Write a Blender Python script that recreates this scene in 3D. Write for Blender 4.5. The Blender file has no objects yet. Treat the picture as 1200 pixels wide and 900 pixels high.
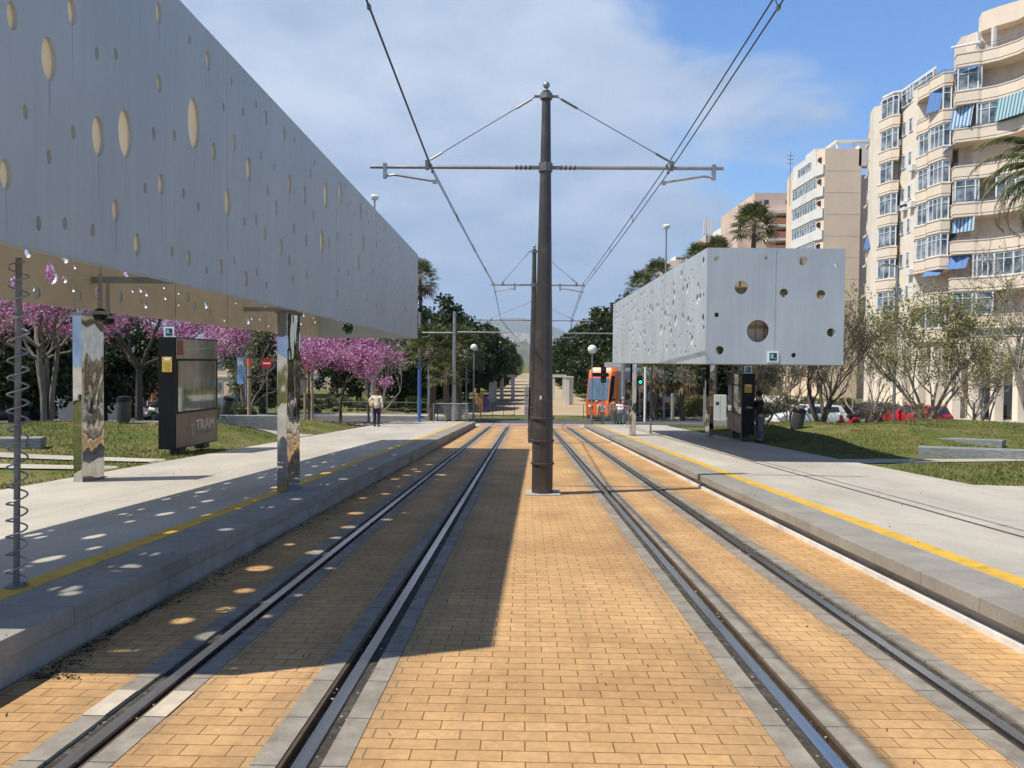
import bpy, bmesh, math, random
import numpy as np
from mathutils import Vector, Matrix
from mathutils.geometry import delaunay_2d_cdt

scene = bpy.context.scene
COL = scene.collection
RND = random.Random(7)
NR = np.random.default_rng(11)
R = math.radians

# ------------------------------------------------------------------ camera
CAM_H = 1.6
FPX = 900.0
YAW, PITCH, ROLL = R(1.02), R(-1.655), R(0.55)
CAM_M = Matrix.Rotation(YAW, 4, 'Z') @ Matrix.Rotation(math.pi/2 + PITCH, 4, 'X') @ Matrix.Rotation(ROLL, 4, 'Z')

def at(px, py, d):
    """survey point: photograph pixel and distance ahead -> place in the world"""
    v = CAM_M.to_3x3() @ Vector(((px-600)/FPX, -(py-450)/FPX, -1.0))
    v *= d / v.y
    return Vector((v.x, v.y, v.z + CAM_H))

def xat(px, d):
    return at(px, 460, d).x

# ------------------------------------------------------------------ terrain
SL = 0.0478
def zb(y):
    if y < -25: return SL*25
    if y <= 50: return -SL*y
    if y <= 74:
        t = y-50
        return -SL*50 - (SL*t - (SL-0.004)*t*t/48.0)
    z74 = -SL*50 - (SL*24 - (SL-0.004)*12.0)
    return z74 - 0.004*(min(y, 420)-74)

MOUNDS = [  # x, y, rx, ry, h
    (16.5, 29.5, 6.5, 5.0, .75), (11.8, 24.5, 3.0, 2.8, .55), (12.5, 15.0, 3.5, 2.5, .22), (20, 20, 5, 4, .4),
    (10.2, 30, 2.2, 4.0, .35),
    (-12.5, 22.0, 4.0, 4.0, .55), (-17, 17.5, 5, 4, .55), (-10.5, 33.0, 2.8, 4.0, .40), (-9.6, 23.5, 1.6, 4.0, .30),
]
def smooth(t):
    t = max(0.0, min(1.0, t)); return t*t*(3-2*t)
def gz(x, y):
    z = zb(y)
    if -2.95 < x < 3.4 and y < 46.5: return z - 0.35
    if (-7.35 < x < -2 or 2 < x < 7.35) and y < 43: return z - 0.12
    h = 0.0
    if y < 44.5:
        f = smooth((44.5-y)/4.0)
        side = 1.0 if 7.3 < abs(x) < 20 else (smooth((22-abs(x))/2.0) if abs(x) >= 20 else 0)
        h += 0.22*f*side
        for mx, my, rx, ry, mh in MOUNDS:
            q = ((x-mx)/rx)**2 + ((y-my)/ry)**2
            if q < 4: h += mh*math.exp(-q*1.3)*smooth((4-q))*side*smooth((abs(x)-7.4)/1.2)*f
    return z + h

# ------------------------------------------------------------------ object helpers
def setprops(o, label=None, cat=None, group=None, kind=None):
    if label: o['label'] = label
    if cat: o['category'] = cat
    if group: o['group'] = group
    if kind: o['kind'] = kind
    return o

def thing(name, label, cat, loc=(0, 0, 0), rz=0.0, group=None):
    o = bpy.data.objects.new(name, None)
    COL.objects.link(o)
    o.location = loc; o.rotation_euler = (0, 0, rz)
    o.empty_display_size = .2
    setprops(o, label, cat, group)
    o['_m'] = 0
    del o['_m']
    return o

def root_matrix(o):
    while o.parent is not None: o = o.parent
    return Matrix.Translation(o.location) @ o.rotation_euler.to_matrix().to_4x4() @ Matrix.Diagonal((*o.scale, 1))

def copy_tree(o, parent=None):
    c = o.copy(); COL.objects.link(c)
    if parent is not None: c.parent = parent
    for ch in list(o.children): copy_tree(ch, c)
    return c

def dup(o, loc, rz=0.0, label=None, scale=None, group=None):
    c = copy_tree(o)
    c.location = loc; c.rotation_euler = (0, 0, rz)
    if scale: c.scale = (scale, scale, scale)
    if label: c['label'] = label
    if group: c['group'] = group
    return c

class MB:
    """collects faces, then links them as ONE mesh object"""
    def __init__(s):
        s.v = []; s.f = []; s.m = []
        s.mi = 0
    def add(s, vs, fs):
        b = len(s.v)
        s.v.extend([tuple(p) for p in vs])
        s.f.extend([tuple(i+b for i in f) for f in fs])
        s.m.extend([s.mi]*len(fs))
        return s
    def box(s, c, size, M=None):
        x, y, z = size[0]/2, size[1]/2, size[2]/2
        vs = [Vector((sx*x, sy*y, sz*z)) for sz in (-1, 1) for sy in (-1, 1) for sx in (-1, 1)]
        if M is not None: vs = [M @ v for v in vs]
        vs = [v+Vector(c) for v in vs]
        return s.add(vs, [(0,2,3,1),(4,5,7,6),(0,1,5,4),(2,6,7,3),(0,4,6,2),(1,3,7,5)])
    def bbox(s, x0, x1, y0, y1, z0, z1):
        return s.box(((x0+x1)/2, (y0+y1)/2, (z0+z1)/2), (x1-x0, y1-y0, z1-z0))
    def tube(s, pts, rad, n=8, caps=True, closed=False):
        pts = [Vector(p) for p in pts]
        if not isinstance(rad, (list, tuple)): rad = [rad]*len(pts)
        vs = []; prev = None
        for i, p in enumerate(pts):
            if closed: t = pts[(i+1) % len(pts)] - pts[i-1]
            else: t = (pts[min(i+1, len(pts)-1)] - pts[max(i-1, 0)])
            if t.length < 1e-9: t = Vector((0, 0, 1))
            t.normalize()
            if prev is None:
                a = Vector((0, 0, 1)) if abs(t.z) < .95 else Vector((1, 0, 0))
                u = t.cross(a).normalized()
            else:
                u = (prev - t*prev.dot(t))
                u = u.normalized() if u.length > 1e-6 else t.orthogonal().normalized()
            prev = u; w = t.cross(u)
            for k in range(n):
                a = 2*math.pi*k/n
                vs.append(p + (u*math.cos(a)+w*math.sin(a))*rad[i])
        fs = []
        m = len(pts)
        for i in range(m if closed else m-1):
            j = (i+1) % m
            for k in range(n):
                fs.append((i*n+k, i*n+(k+1) % n, j*n+(k+1) % n, j*n+k))
        if caps and not closed:
            fs.append(tuple(range(n-1, -1, -1))); fs.append(tuple((m-1)*n+k for k in range(n)))
        return s.add(vs, fs)
    def lathe(s, prof, c=(0, 0, 0), n=16, M=None):
        """prof: list of (radius, z)"""
        vs = []
        for r, z in prof:
            for k in range(n):
                a = 2*math.pi*(k+.5)/n
                p = Vector((r*math.cos(a), r*math.sin(a), z))
                vs.append((M @ p if M is not None else p) + Vector(c))
        fs = []
        for i in range(len(prof)-1):
            for k in range(n):
                fs.append((i*n+k, i*n+(k+1) % n, (i+1)*n+(k+1) % n, (i+1)*n+k))
        fs.append(tuple(range(n-1, -1, -1))); fs.append(tuple((len(prof)-1)*n+k for k in range(n)))
        return s.add(vs, fs)
    def ball(s, c, r, n=12, sq=(1, 1, 1), M=None):
        prof = []
        vs = []; m = n//2
        for i in range(m+1):
            t = math.pi*i/m
            for k in range(n):
                a = 2*math.pi*k/n
                p = Vector((math.sin(t)*math.cos(a)*r*sq[0], math.sin(t)*math.sin(a)*r*sq[1], -math.cos(t)*r*sq[2]))
                vs.append((M @ p if M is not None else p) + Vector(c))
        fs = [(i*n+k, i*n+(k+1) % n, (i+1)*n+(k+1) % n, (i+1)*n+k) for i in range(m) for k in range(n)]
        return s.add(vs, fs)
    def prism(s, poly, z0, z1, top=None):
        """poly: XY outline (ccw); optional other top outline"""
        n = len(poly); top = top or poly
        vs = [(p[0], p[1], z0) for p in poly]+[(p[0], p[1], z1) for p in top]
        fs = [(i, (i+1) % n, n+(i+1) % n, n+i) for i in range(n)]
        fs += [tuple(range(n-1, -1, -1)), tuple(range(n, 2*n))]
        return s.add(vs, fs)
    def sweep(s, sec, ys, zf=zb, xf=None):
        """closed section (x,z) carried along y, riding on zf(y)"""
        n = len(sec); vs = []
        for y in ys:
            dx = xf(y) if xf else 0.0
            vs += [(x+dx, y, z+zf(y)) for x, z in sec]
        fs = []
        for i in range(len(ys)-1):
            for k in range(n):
                fs.append((i*n+k, (i+1)*n+k, (i+1)*n+(k+1) % n, i*n+(k+1) % n))
        fs.append(tuple(range(n))); fs.append(tuple((len(ys)-1)*n+k for k in range(n-1, -1, -1)))
        return s.add(vs, fs)
    def quad(s, a, b, c, d):
        return s.add([a, b, c, d], [(0, 1, 2, 3)])
    def build(s, name, mats, parent=None, world=False, smooth_=False, bevel=0.0, label=None, fixn=True, sub=0):
        vs = np.array([tuple(p) for p in s.v], dtype=np.float64).reshape(-1, 3)
        base = None
        if parent is not None:
            if world:
                Mi = np.array(root_matrix(parent).inverted())
                vs = vs @ Mi[:3, :3].T + Mi[:3, 3]
        else:
            lo, hi = vs.min(0), vs.max(0)
            base = np.array([(lo[0]+hi[0])/2, (lo[1]+hi[1])/2, lo[2]])
            vs = vs - base
        me = bpy.data.meshes.new(name)
        me.from_pydata([tuple(p) for p in vs], [], s.f)
        if not isinstance(mats, (list, tuple)): mats = [mats]
        for m in mats: me.materials.append(m)
        if len(mats) > 1: me.polygons.foreach_set('material_index', s.m)
        if fixn:
            bm = bmesh.new(); bm.from_mesh(me)
            bmesh.ops.recalc_face_normals(bm, faces=bm.faces)
            if bevel > 0:
                es = [e for e in bm.edges if len(e.link_faces) == 2 and e.calc_face_angle(0) > .6]
                bmesh.ops.bevel(bm, geom=es, offset=bevel, segments=2, profile=.6, affect='EDGES', clamp_overlap=True)
            bm.to_mesh(me); bm.free()
        if smooth_:
            me.polygons.foreach_set('use_smooth', [True]*len(me.polygons))
            try: me.set_sharp_from_angle(angle=R(40))
            except Exception: pass
        me.update()
        o = bpy.data.objects.new(name, me); COL.objects.link(o)
        if parent is not None: o.parent = parent
        else: o.location = base
        if label: o['label'] = label
        return o

def quads_object(name, V, mats, parent=None, world=True, nv=4, fmat=None):
    """many small separate quads (leaves, petals, grass) from an array (n, nv, 3)"""
    n = len(V)
    pts = V.reshape(-1, 3).astype(np.float64)
    base = None
    if parent is not None:
        if world:
            Mi = np.array(root_matrix(parent).inverted())
            pts = pts @ Mi[:3, :3].T + Mi[:3, 3]
    else:
        lo, hi = pts.min(0), pts.max(0)
        base = np.array([(lo[0]+hi[0])/2, (lo[1]+hi[1])/2, lo[2]]); pts = pts-base
    me = bpy.data.meshes.new(name)
    me.vertices.add(n*nv); me.vertices.foreach_set('co', pts.astype(np.float32).ravel())
    me.loops.add(n*nv); me.loops.foreach_set('vertex_index', np.arange(n*nv, dtype=np.int32))
    me.polygons.add(n); me.polygons.foreach_set('loop_start', np.arange(0, n*nv, nv, dtype=np.int32))
    if not isinstance(mats, (list, tuple)): mats = [mats]
    for m in mats: me.materials.append(m)
    if fmat is not None: me.polygons.foreach_set('material_index', fmat.astype(np.int32))
    me.update(calc_edges=True)
    o = bpy.data.objects.new(name, me); COL.objects.link(o)
    if parent is not None: o.parent = parent
    else: o.location = base
    return o

def text_faces(txt, size, font_w=None):
    """flat letter faces in the XY plane as (verts, faces), centred"""
    cu = bpy.data.curves.new('lettering', 'FONT'); cu.body = txt; cu.size = size
    cu.align_x = 'CENTER'; cu.align_y = 'CENTER'
    cu.resolution_u = 2
    if font_w: cu.offset = font_w
    ob = bpy.data.objects.new('lettering', cu); COL.objects.link(ob)
    dg = bpy.context.evaluated_depsgraph_get()
    me = bpy.data.meshes.new_from_object(ob.evaluated_get(dg))
    vs = [v.co.copy() for v in me.vertices]; fs = [tuple(p.vertices) for p in me.polygons]
    bpy.data.objects.remove(ob); bpy.data.meshes.remove(me); bpy.data.curves.remove(cu)
    return vs, fs

# ------------------------------------------------------------------ materials
MATS = {}
class NT:
    def __init__(s, name):
        m = bpy.data.materials.new(name); m.use_nodes = True
        s.m = m; s.t = m.node_tree; s.t.nodes.clear()
        s.out = s.n('ShaderNodeOutputMaterial'); s.b = s.n('ShaderNodeBsdfPrincipled')
        s.l(s.b.outputs[0], s.out.inputs[0])
        MATS[name] = m
    def n(s, k, **kw):
        x = s.t.nodes.new(k)
        for a, v in kw.items(): setattr(x, a, v)
        return x
    def l(s, a, b): s.t.links.new(a, b)
    def val(s, sock, v):
        if hasattr(v, 'links') or hasattr(v, 'is_linked'): s.l(v, sock)
        else: sock.default_value = v
    def coord(s, which='Object', scale=(1, 1, 1), rot=(0, 0, 0)):
        tc = s.n('ShaderNodeTexCoord'); mp = s.n('ShaderNodeMapping')
        mp.inputs['Scale'].default_value = scale; mp.inputs['Rotation'].default_value = rot
        s.l(tc.outputs[which], mp.inputs[0]); return mp.outputs[0]
    def noise(s, vec, scale, detail=4, rough=.6):
        x = s.n('ShaderNodeTexNoise'); s.l(vec, x.inputs['Vector'])
        x.inputs['Scale'].default_value = scale; x.inputs['Detail'].default_value = detail; x.inputs['Roughness'].default_value = rough
        return x.outputs['Fac']
    def ramp(s, fac, stops):
        x = s.n('ShaderNodeValToRGB'); s.l(fac, x.inputs[0])
        el = x.color_ramp.elements
        el[0].position = stops[0][0]; el[0].color = c4(stops[0][1]); el[1].position = stops[-1][0]; el[1].color = c4(stops[-1][1])
        for p, c in stops[1:-1]:
            e = el.new(p); e.color = c4(c)
        return x.outputs[0]
    def mix(s, fac, a, b, mode='MIX'):
        x = s.n('ShaderNodeMix', data_type='RGBA', blend_type=mode)
        s.val(x.inputs[0], fac)
        for sk, v in ((x.inputs[6], a), (x.inputs[7], b)):
            if isinstance(v, (tuple, list)): sk.default_value = c4(v)
            else: s.val(sk, v)
        return x.outputs[2]
    def math(s, op, a, b=None, c=None, clamp=False):
        x = s.n('ShaderNodeMath', operation=op); x.use_clamp = clamp
        s.val(x.inputs[0], a)
        if b is not None: s.val(x.inputs[1], b)
        if c is not None: s.val(x.inputs[2], c)
        return x.outputs[0]
    def bump(s, h, strength=.3, dist=.02, prev=None):
        x = s.n('ShaderNodeBump'); x.inputs['Strength'].default_value = strength; x.inputs['Distance'].default_value = dist
        s.l(h, x.inputs['Height'])
        if prev is not None: s.l(prev, x.inputs['Normal'])
        s.l(x.outputs[0], s.b.inputs['Normal']); return x.outputs[0]
    def set(s, **kw):
        names = {'col': 'Base Color', 'rough': 'Roughness', 'metal': 'Metallic', 'spec': 'Specular IOR Level', 'trans': 'Transmission Weight', 'emis': 'Emission Color', 'es': 'Emission Strength', 'sub': 'Subsurface Weight', 'coat': 'Coat Weight', 'ior': 'IOR', 'alpha': 'Alpha'}
        for k, v in kw.items():
            sk = s.b.inputs[names[k]]
            if isinstance(v, (tuple, list)): sk.default_value = c4(v)
            else: s.val(sk, v)
        return s
def c4(c): return (c[0], c[1], c[2], 1.0) if len(c) == 3 else tuple(c)

def pm(name, col, rough=.6, metal=0.0, var=.18, vs=3.0, bump=.0, bs=60, spec=.5, coat=0.0, which='Object', stretch=(1, 1, 1), dirt=None, dirt_s=1.2):
    """plain surface with uneven tone, fine bump and optional blotchy dirt"""
    t = NT(name); co = t.coord(which, stretch)
    n1 = t.noise(co, vs, 5, .65)
    c = t.ramp(n1, [(.3, tuple(max(0, x*(1-var)) for x in col)), (.7, tuple(min(1, x*(1+var)) for x in col))])
    if dirt is not None:
        n2 = t.noise(co, dirt_s, 6, .7)
        f = t.ramp(n2, [(.52, (0, 0, 0)), (.72, (.75, .75, .75))])
        c = t.mix(f, c, dirt)
    t.set(col=c, rough=t.math('MULTIPLY_ADD', n1, .2, rough-.1, clamp=True), metal=metal, spec=spec, coat=coat)
    if bump > 0: t.bump(t.noise(co, bs, 3, .6), bump, .01)
    return t.m

def leafmat(name, a, b, c=None, trans=.3, rough=.55):
    t = NT(name)
    g = t.n('ShaderNodeNewGeometry')
    stops = [(0.0, a), (1.0, b)] if c is None else [(0.0, a), (.6, b), (1.0, c)]
    co = t.ramp(g.outputs['Random Per Island'], stops)
    t.set(col=co, rough=rough, spec=.3)
    tr = t.n('ShaderNodeBsdfTranslucent'); t.l(co, tr.inputs[0])
    mx = t.n('ShaderNodeMixShader'); mx.inputs[0].default_value = trans
    t.l(t.b.outputs[0], mx.inputs[1]); t.l(tr.outputs[0], mx.inputs[2]); t.l(mx.outputs[0], t.out.inputs[0])
    return t.m

# ---- the ground materials
def m_paver():
    t = NT('yellow_pavers'); tc = t.n('ShaderNodeTexCoord')
    # a slight wander so the courses are not ruler straight
    nz = t.n('ShaderNodeTexNoise'); nz.inputs['Scale'].default_value = 1.3; t.l(tc.outputs['Object'], nz.inputs['Vector'])
    sub = t.n('ShaderNodeVectorMath', operation='SUBTRACT'); t.l(nz.outputs['Color'], sub.inputs[0]); sub.inputs[1].default_value = (.5, .5, .5)
    sc = t.n('ShaderNodeVectorMath', operation='SCALE'); t.l(sub.outputs[0], sc.inputs[0]); sc.inputs['Scale'].default_value = .022
    ad = t.n('ShaderNodeVectorMath', operation='ADD'); t.l(tc.outputs['Object'], ad.inputs[0]); t.l(sc.outputs[0], ad.inputs[1])
    br = t.n('ShaderNodeTexBrick'); t.l(ad.outputs[0], br.inputs['Vector'])
    br.offset = .5
    br.inputs['Scale'].default_value = 1; br.inputs['Brick Width'].default_value = .205; br.inputs['Row Height'].default_value = .105
    br.inputs['Mortar Size'].default_value = .0036; br.inputs['Mortar Smooth'].default_value = .25; br.inputs['Bias'].default_value = 0
    br.inputs['Color1'].default_value = (.585, .36, .17, 1); br.inputs['Color2'].default_value = (.51, .31, .142, 1); br.inputs['Mortar'].default_value = (.21, .12, .05, 1)
    n1 = t.noise(tc.outputs['Object'], .7, 6, .65)
    d1 = t.ramp(n1, [(.38, (.78, .76, .72)), (.62, (1.06, 1.05, 1.03))])
    n2 = t.noise(tc.outputs['Object'], 22, 4, .7)
    d2 = t.ramp(n2, [(.3, (.84, .83, .81)), (.7, (1.1, 1.1, 1.1))])
    c = t.mix(1.0, br.outputs['Color'], d1, 'MULTIPLY'); c = t.mix(1.0, c, d2, 'MULTIPLY')
    # small dark crumbs, droppings and stains
    n3 = t.noise(tc.outputs['Object'], 5.5, 8, .8)
    st = t.ramp(n3, [(.66, (0, 0, 0)), (.74, (.75, .75, .75))])
    c = t.mix(st, c, (.16, .11, .07))
    # tyre and lubricant grime
    n4 = t.noise(t.coord('Object', (2.2, .06, 1)), 2.0, 4, .6)
    gr = t.ramp(n4, [(.55, (0, 0, 0)), (.8, (.35, .35, .35))])
    c = t.mix(gr, c, (.24, .17, .10))
    # brake dust and rust beside the rails
    sx = t.n('ShaderNodeSeparateXYZ'); t.l(tc.outputs['Object'], sx.inputs[0])
    dm = None
    for r in (-1.975, -.965, 1.395, 2.395):
        d = t.math('ABSOLUTE', t.math('SUBTRACT', sx.outputs[0], r-.22)); dm = d if dm is None else t.math('MINIMUM', dm, d)
    near = t.n('ShaderNodeMapRange', interpolation_type='SMOOTHSTEP'); t.l(dm, near.inputs[0]); near.inputs[1].default_value = .48; near.inputs[2].default_value = .18
    n5 = t.noise(t.coord('Object', (3, .5, 1)), 2.5, 6, .7)
    c = t.mix(t.math('MULTIPLY', near.outputs[0], t.ramp(n5, [(.35, (.05, .05, .05)), (.7, (.75, .75, .75))])), c, (.20, .135, .08))
    t.set(col=c, rough=.78, spec=.3)
    h = t.math('MULTIPLY_ADD', br.outputs['Fac'], -1.0, t.math('MULTIPLY', n2, .35))
    t.bump(h, .6, .004)
    return t.m

def m_strip():
    t = NT('concrete_rail_blocks'); tc = t.n('ShaderNodeTexCoord')
    sep = t.n('ShaderNodeSeparateXYZ'); t.l(tc.outputs['Object'], sep.inputs[0])
    cmb = t.n('ShaderNodeCombineXYZ'); t.l(sep.outputs[1], cmb.inputs[0]); cmb.inputs[1].default_value = .5
    br = t.n('ShaderNodeTexBrick'); t.l(cmb.outputs[0], br.inputs['Vector']); br.offset = 0
    for k, v in (('Scale', 1), ('Brick Width', .5), ('Row Height', 1.0), ('Mortar Size', .005), ('Mortar Smooth', .1)): br.inputs[k].default_value = v
    br.inputs['Color1'].default_value = (.30, .265, .22, 1); br.inputs['Color2'].default_value = (.25, .22, .18, 1); br.inputs['Mortar'].default_value = (.08, .07, .06, 1)
    n = t.noise(tc.outputs['Object'], 6, 6, .7)
    c = t.mix(1.0, br.outputs['Color'], t.ramp(n, [(.3, (.62, .6, .58)), (.7, (1.15, 1.15, 1.15))]), 'MULTIPLY')
    t.set(col=c, rough=.85); t.bump(t.noise(tc.outputs['Object'], 60, 3), .3, .004)
    return t.m

def m_platform():
    t = NT('pale_platform_concrete'); tc = t.n('ShaderNodeTexCoord')
    br = t.n('ShaderNodeTexBrick'); t.l(tc.outputs['Object'], br.inputs['Vector']); br.offset = 0
    for k, v in (('Scale', 1), ('Brick Width', 2.3), ('Row Height', 2.4), ('Mortar Size', .005), ('Mortar Smooth', .1)): br.inputs[k].default_value = v
    br.inputs['Color1'].default_value = (.48, .44, .375, 1); br.inputs['Color2'].default_value = (.455, .415, .355, 1); br.inputs['Mortar'].default_value = (.25, .235, .215, 1)
    n = t.noise(t.coord('Object', (1, .35, 1)), .9, 7, .65)
    c = t.mix(1.0, br.outputs['Color'], t.ramp(n, [(.3, (.74, .73, .72)), (.68, (1.08, 1.08, 1.08))]), 'MULTIPLY')
    n2 = t.noise(tc.outputs['Object'], 30, 5, .75)
    c = t.mix(1.0, c, t.ramp(n2, [(.35, (.9, .9, .9)), (.65, (1.05, 1.05, 1.05))]), 'MULTIPLY')
    n3 = t.noise(tc.outputs['Object'], 3.1, 8, .8)
    c = t.mix(t.ramp(n3, [(.60, (0, 0, 0)), (.74, (.55, .55, .55))]), c, (.26, .24, .21))
    t.set(col=c, rough=.8); t.bump(n2, .15, .004)
    return t.m

def m_granite():
    t = NT('granite_kerb'); tc = t.n('ShaderNodeTexCoord')
    sep = t.n('ShaderNodeSeparateXYZ'); t.l(tc.outputs['Object'], sep.inputs[0])
    cmb = t.n('ShaderNodeCombineXYZ'); t.l(sep.outputs[1], cmb.inputs[0]); cmb.inputs[1].default_value = .5
    br = t.n('ShaderNodeTexBrick'); t.l(cmb.outputs[0], br.inputs['Vector']); br.offset = 0
    for k, v in (('Scale', 1), ('Brick Width', .8), ('Row Height', 1.0), ('Mortar Size', .004), ('Mortar Smooth', .1)): br.inputs[k].default_value = v
    br.inputs['Color1'].default_value = (.32, .295, .255, 1); br.inputs['Color2'].default_value = (.27, .25, .215, 1); br.inputs['Mortar'].default_value = (.13, .12, .11, 1)
    n = t.noise(tc.outputs['Object'], 130, 4, .8)
    c = t.mix(1.0, br.outputs['Color'], t.ramp(n, [(.35, (.68, .68, .68)), (.65, (1.25, 1.25, 1.25))]), 'MULTIPLY')
    n2 = t.noise(tc.outputs['Object'], 2.0, 6, .7)
    c = t.mix(1.0, c, t.ramp(n2, [(.3, (.75, .74, .72)), (.7, (1.1, 1.1, 1.1))]), 'MULTIPLY')
    t.set(col=c, rough=.7); t.bump(n, .2, .003)
    return t.m

def m_grass():
    t = NT('lawn_ground'); co = t.coord('Object')
    n = t.noise(co, .55, 7, .7); n2 = t.noise(co, 9, 5, .75)
    c = t.ramp(n, [(.33, (.24, .185, .10)), (.46, (.15, .15, .05)), (.60, (.09, .12, .03)), (.76, (.19, .165, .07))])
    c = t.mix(1.0, c, t.ramp(n2, [(.3, (.55, .55, .55)), (.7, (1.35, 1.35, 1.3))]), 'MULTIPLY')
    n3 = t.noise(co, .23, 4, .6)
    c = t.mix(t.ramp(n3, [(.60, (0, 0, 0)), (.70, (.8, .8, .8))]), c, (.25, .19, .12))
    t.set(col=c, rough=.95, spec=.1); t.bump(n2, .8, .05)
    return t.m

def m_asphalt(name='asphalt', base=.07):
    t = NT(name); co = t.coord('Object')
    n = t.noise(co, .5, 6, .65); n2 = t.noise(co, 60, 3, .7)
    c = t.ramp(n, [(.3, (base*.8, base*.8, base*.82)), (.7, (base*1.3, base*1.3, base*1.28))])
    c = t.mix(1.0, c, t.ramp(n2, [(.3, (.75, .75, .75)), (.7, (1.25, 1.25, 1.25))]), 'MULTIPLY')
    t.set(col=c, rough=.9); t.bump(n2, .3, .01)
    return t.m

def m_panel():
    """perforated sheet steel, galvanised and rain streaked"""
    t = NT('zinc_panel'); tc = t.n('ShaderNodeTexCoord')
    s1 = t.noise(t.coord('Object', (14, 14, .35)), 1.0, 5, .7)
    s2 = t.noise(t.coord('Object', (1.1, 1.1, .5)), 1.0, 5, .6)
    c = t.ramp(s1, [(.25, (.42, .462, .485)), (.5, (.455, .503, .528)), (.78, (.485, .533, .558))])
    c = t.mix(1.0, c, t.ramp(s2, [(.3, (.86, .87, .88)), (.7, (1.07, 1.07, 1.07))]), 'MULTIPLY')
    # scuffs
    n3 = t.noise(tc.outputs['Object'], 1.7, 8, .8)
    c = t.mix(t.ramp(n3, [(.66, (0, 0, 0)), (.75, (.5, .5, .5))]), c, (.25, .28, .30))
    t.set(col=c, rough=t.math('MULTIPLY_ADD', s2, .25, .33), metal=.15, spec=.5)
    t.bump(s1, .03, .01)
    return t.m

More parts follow.
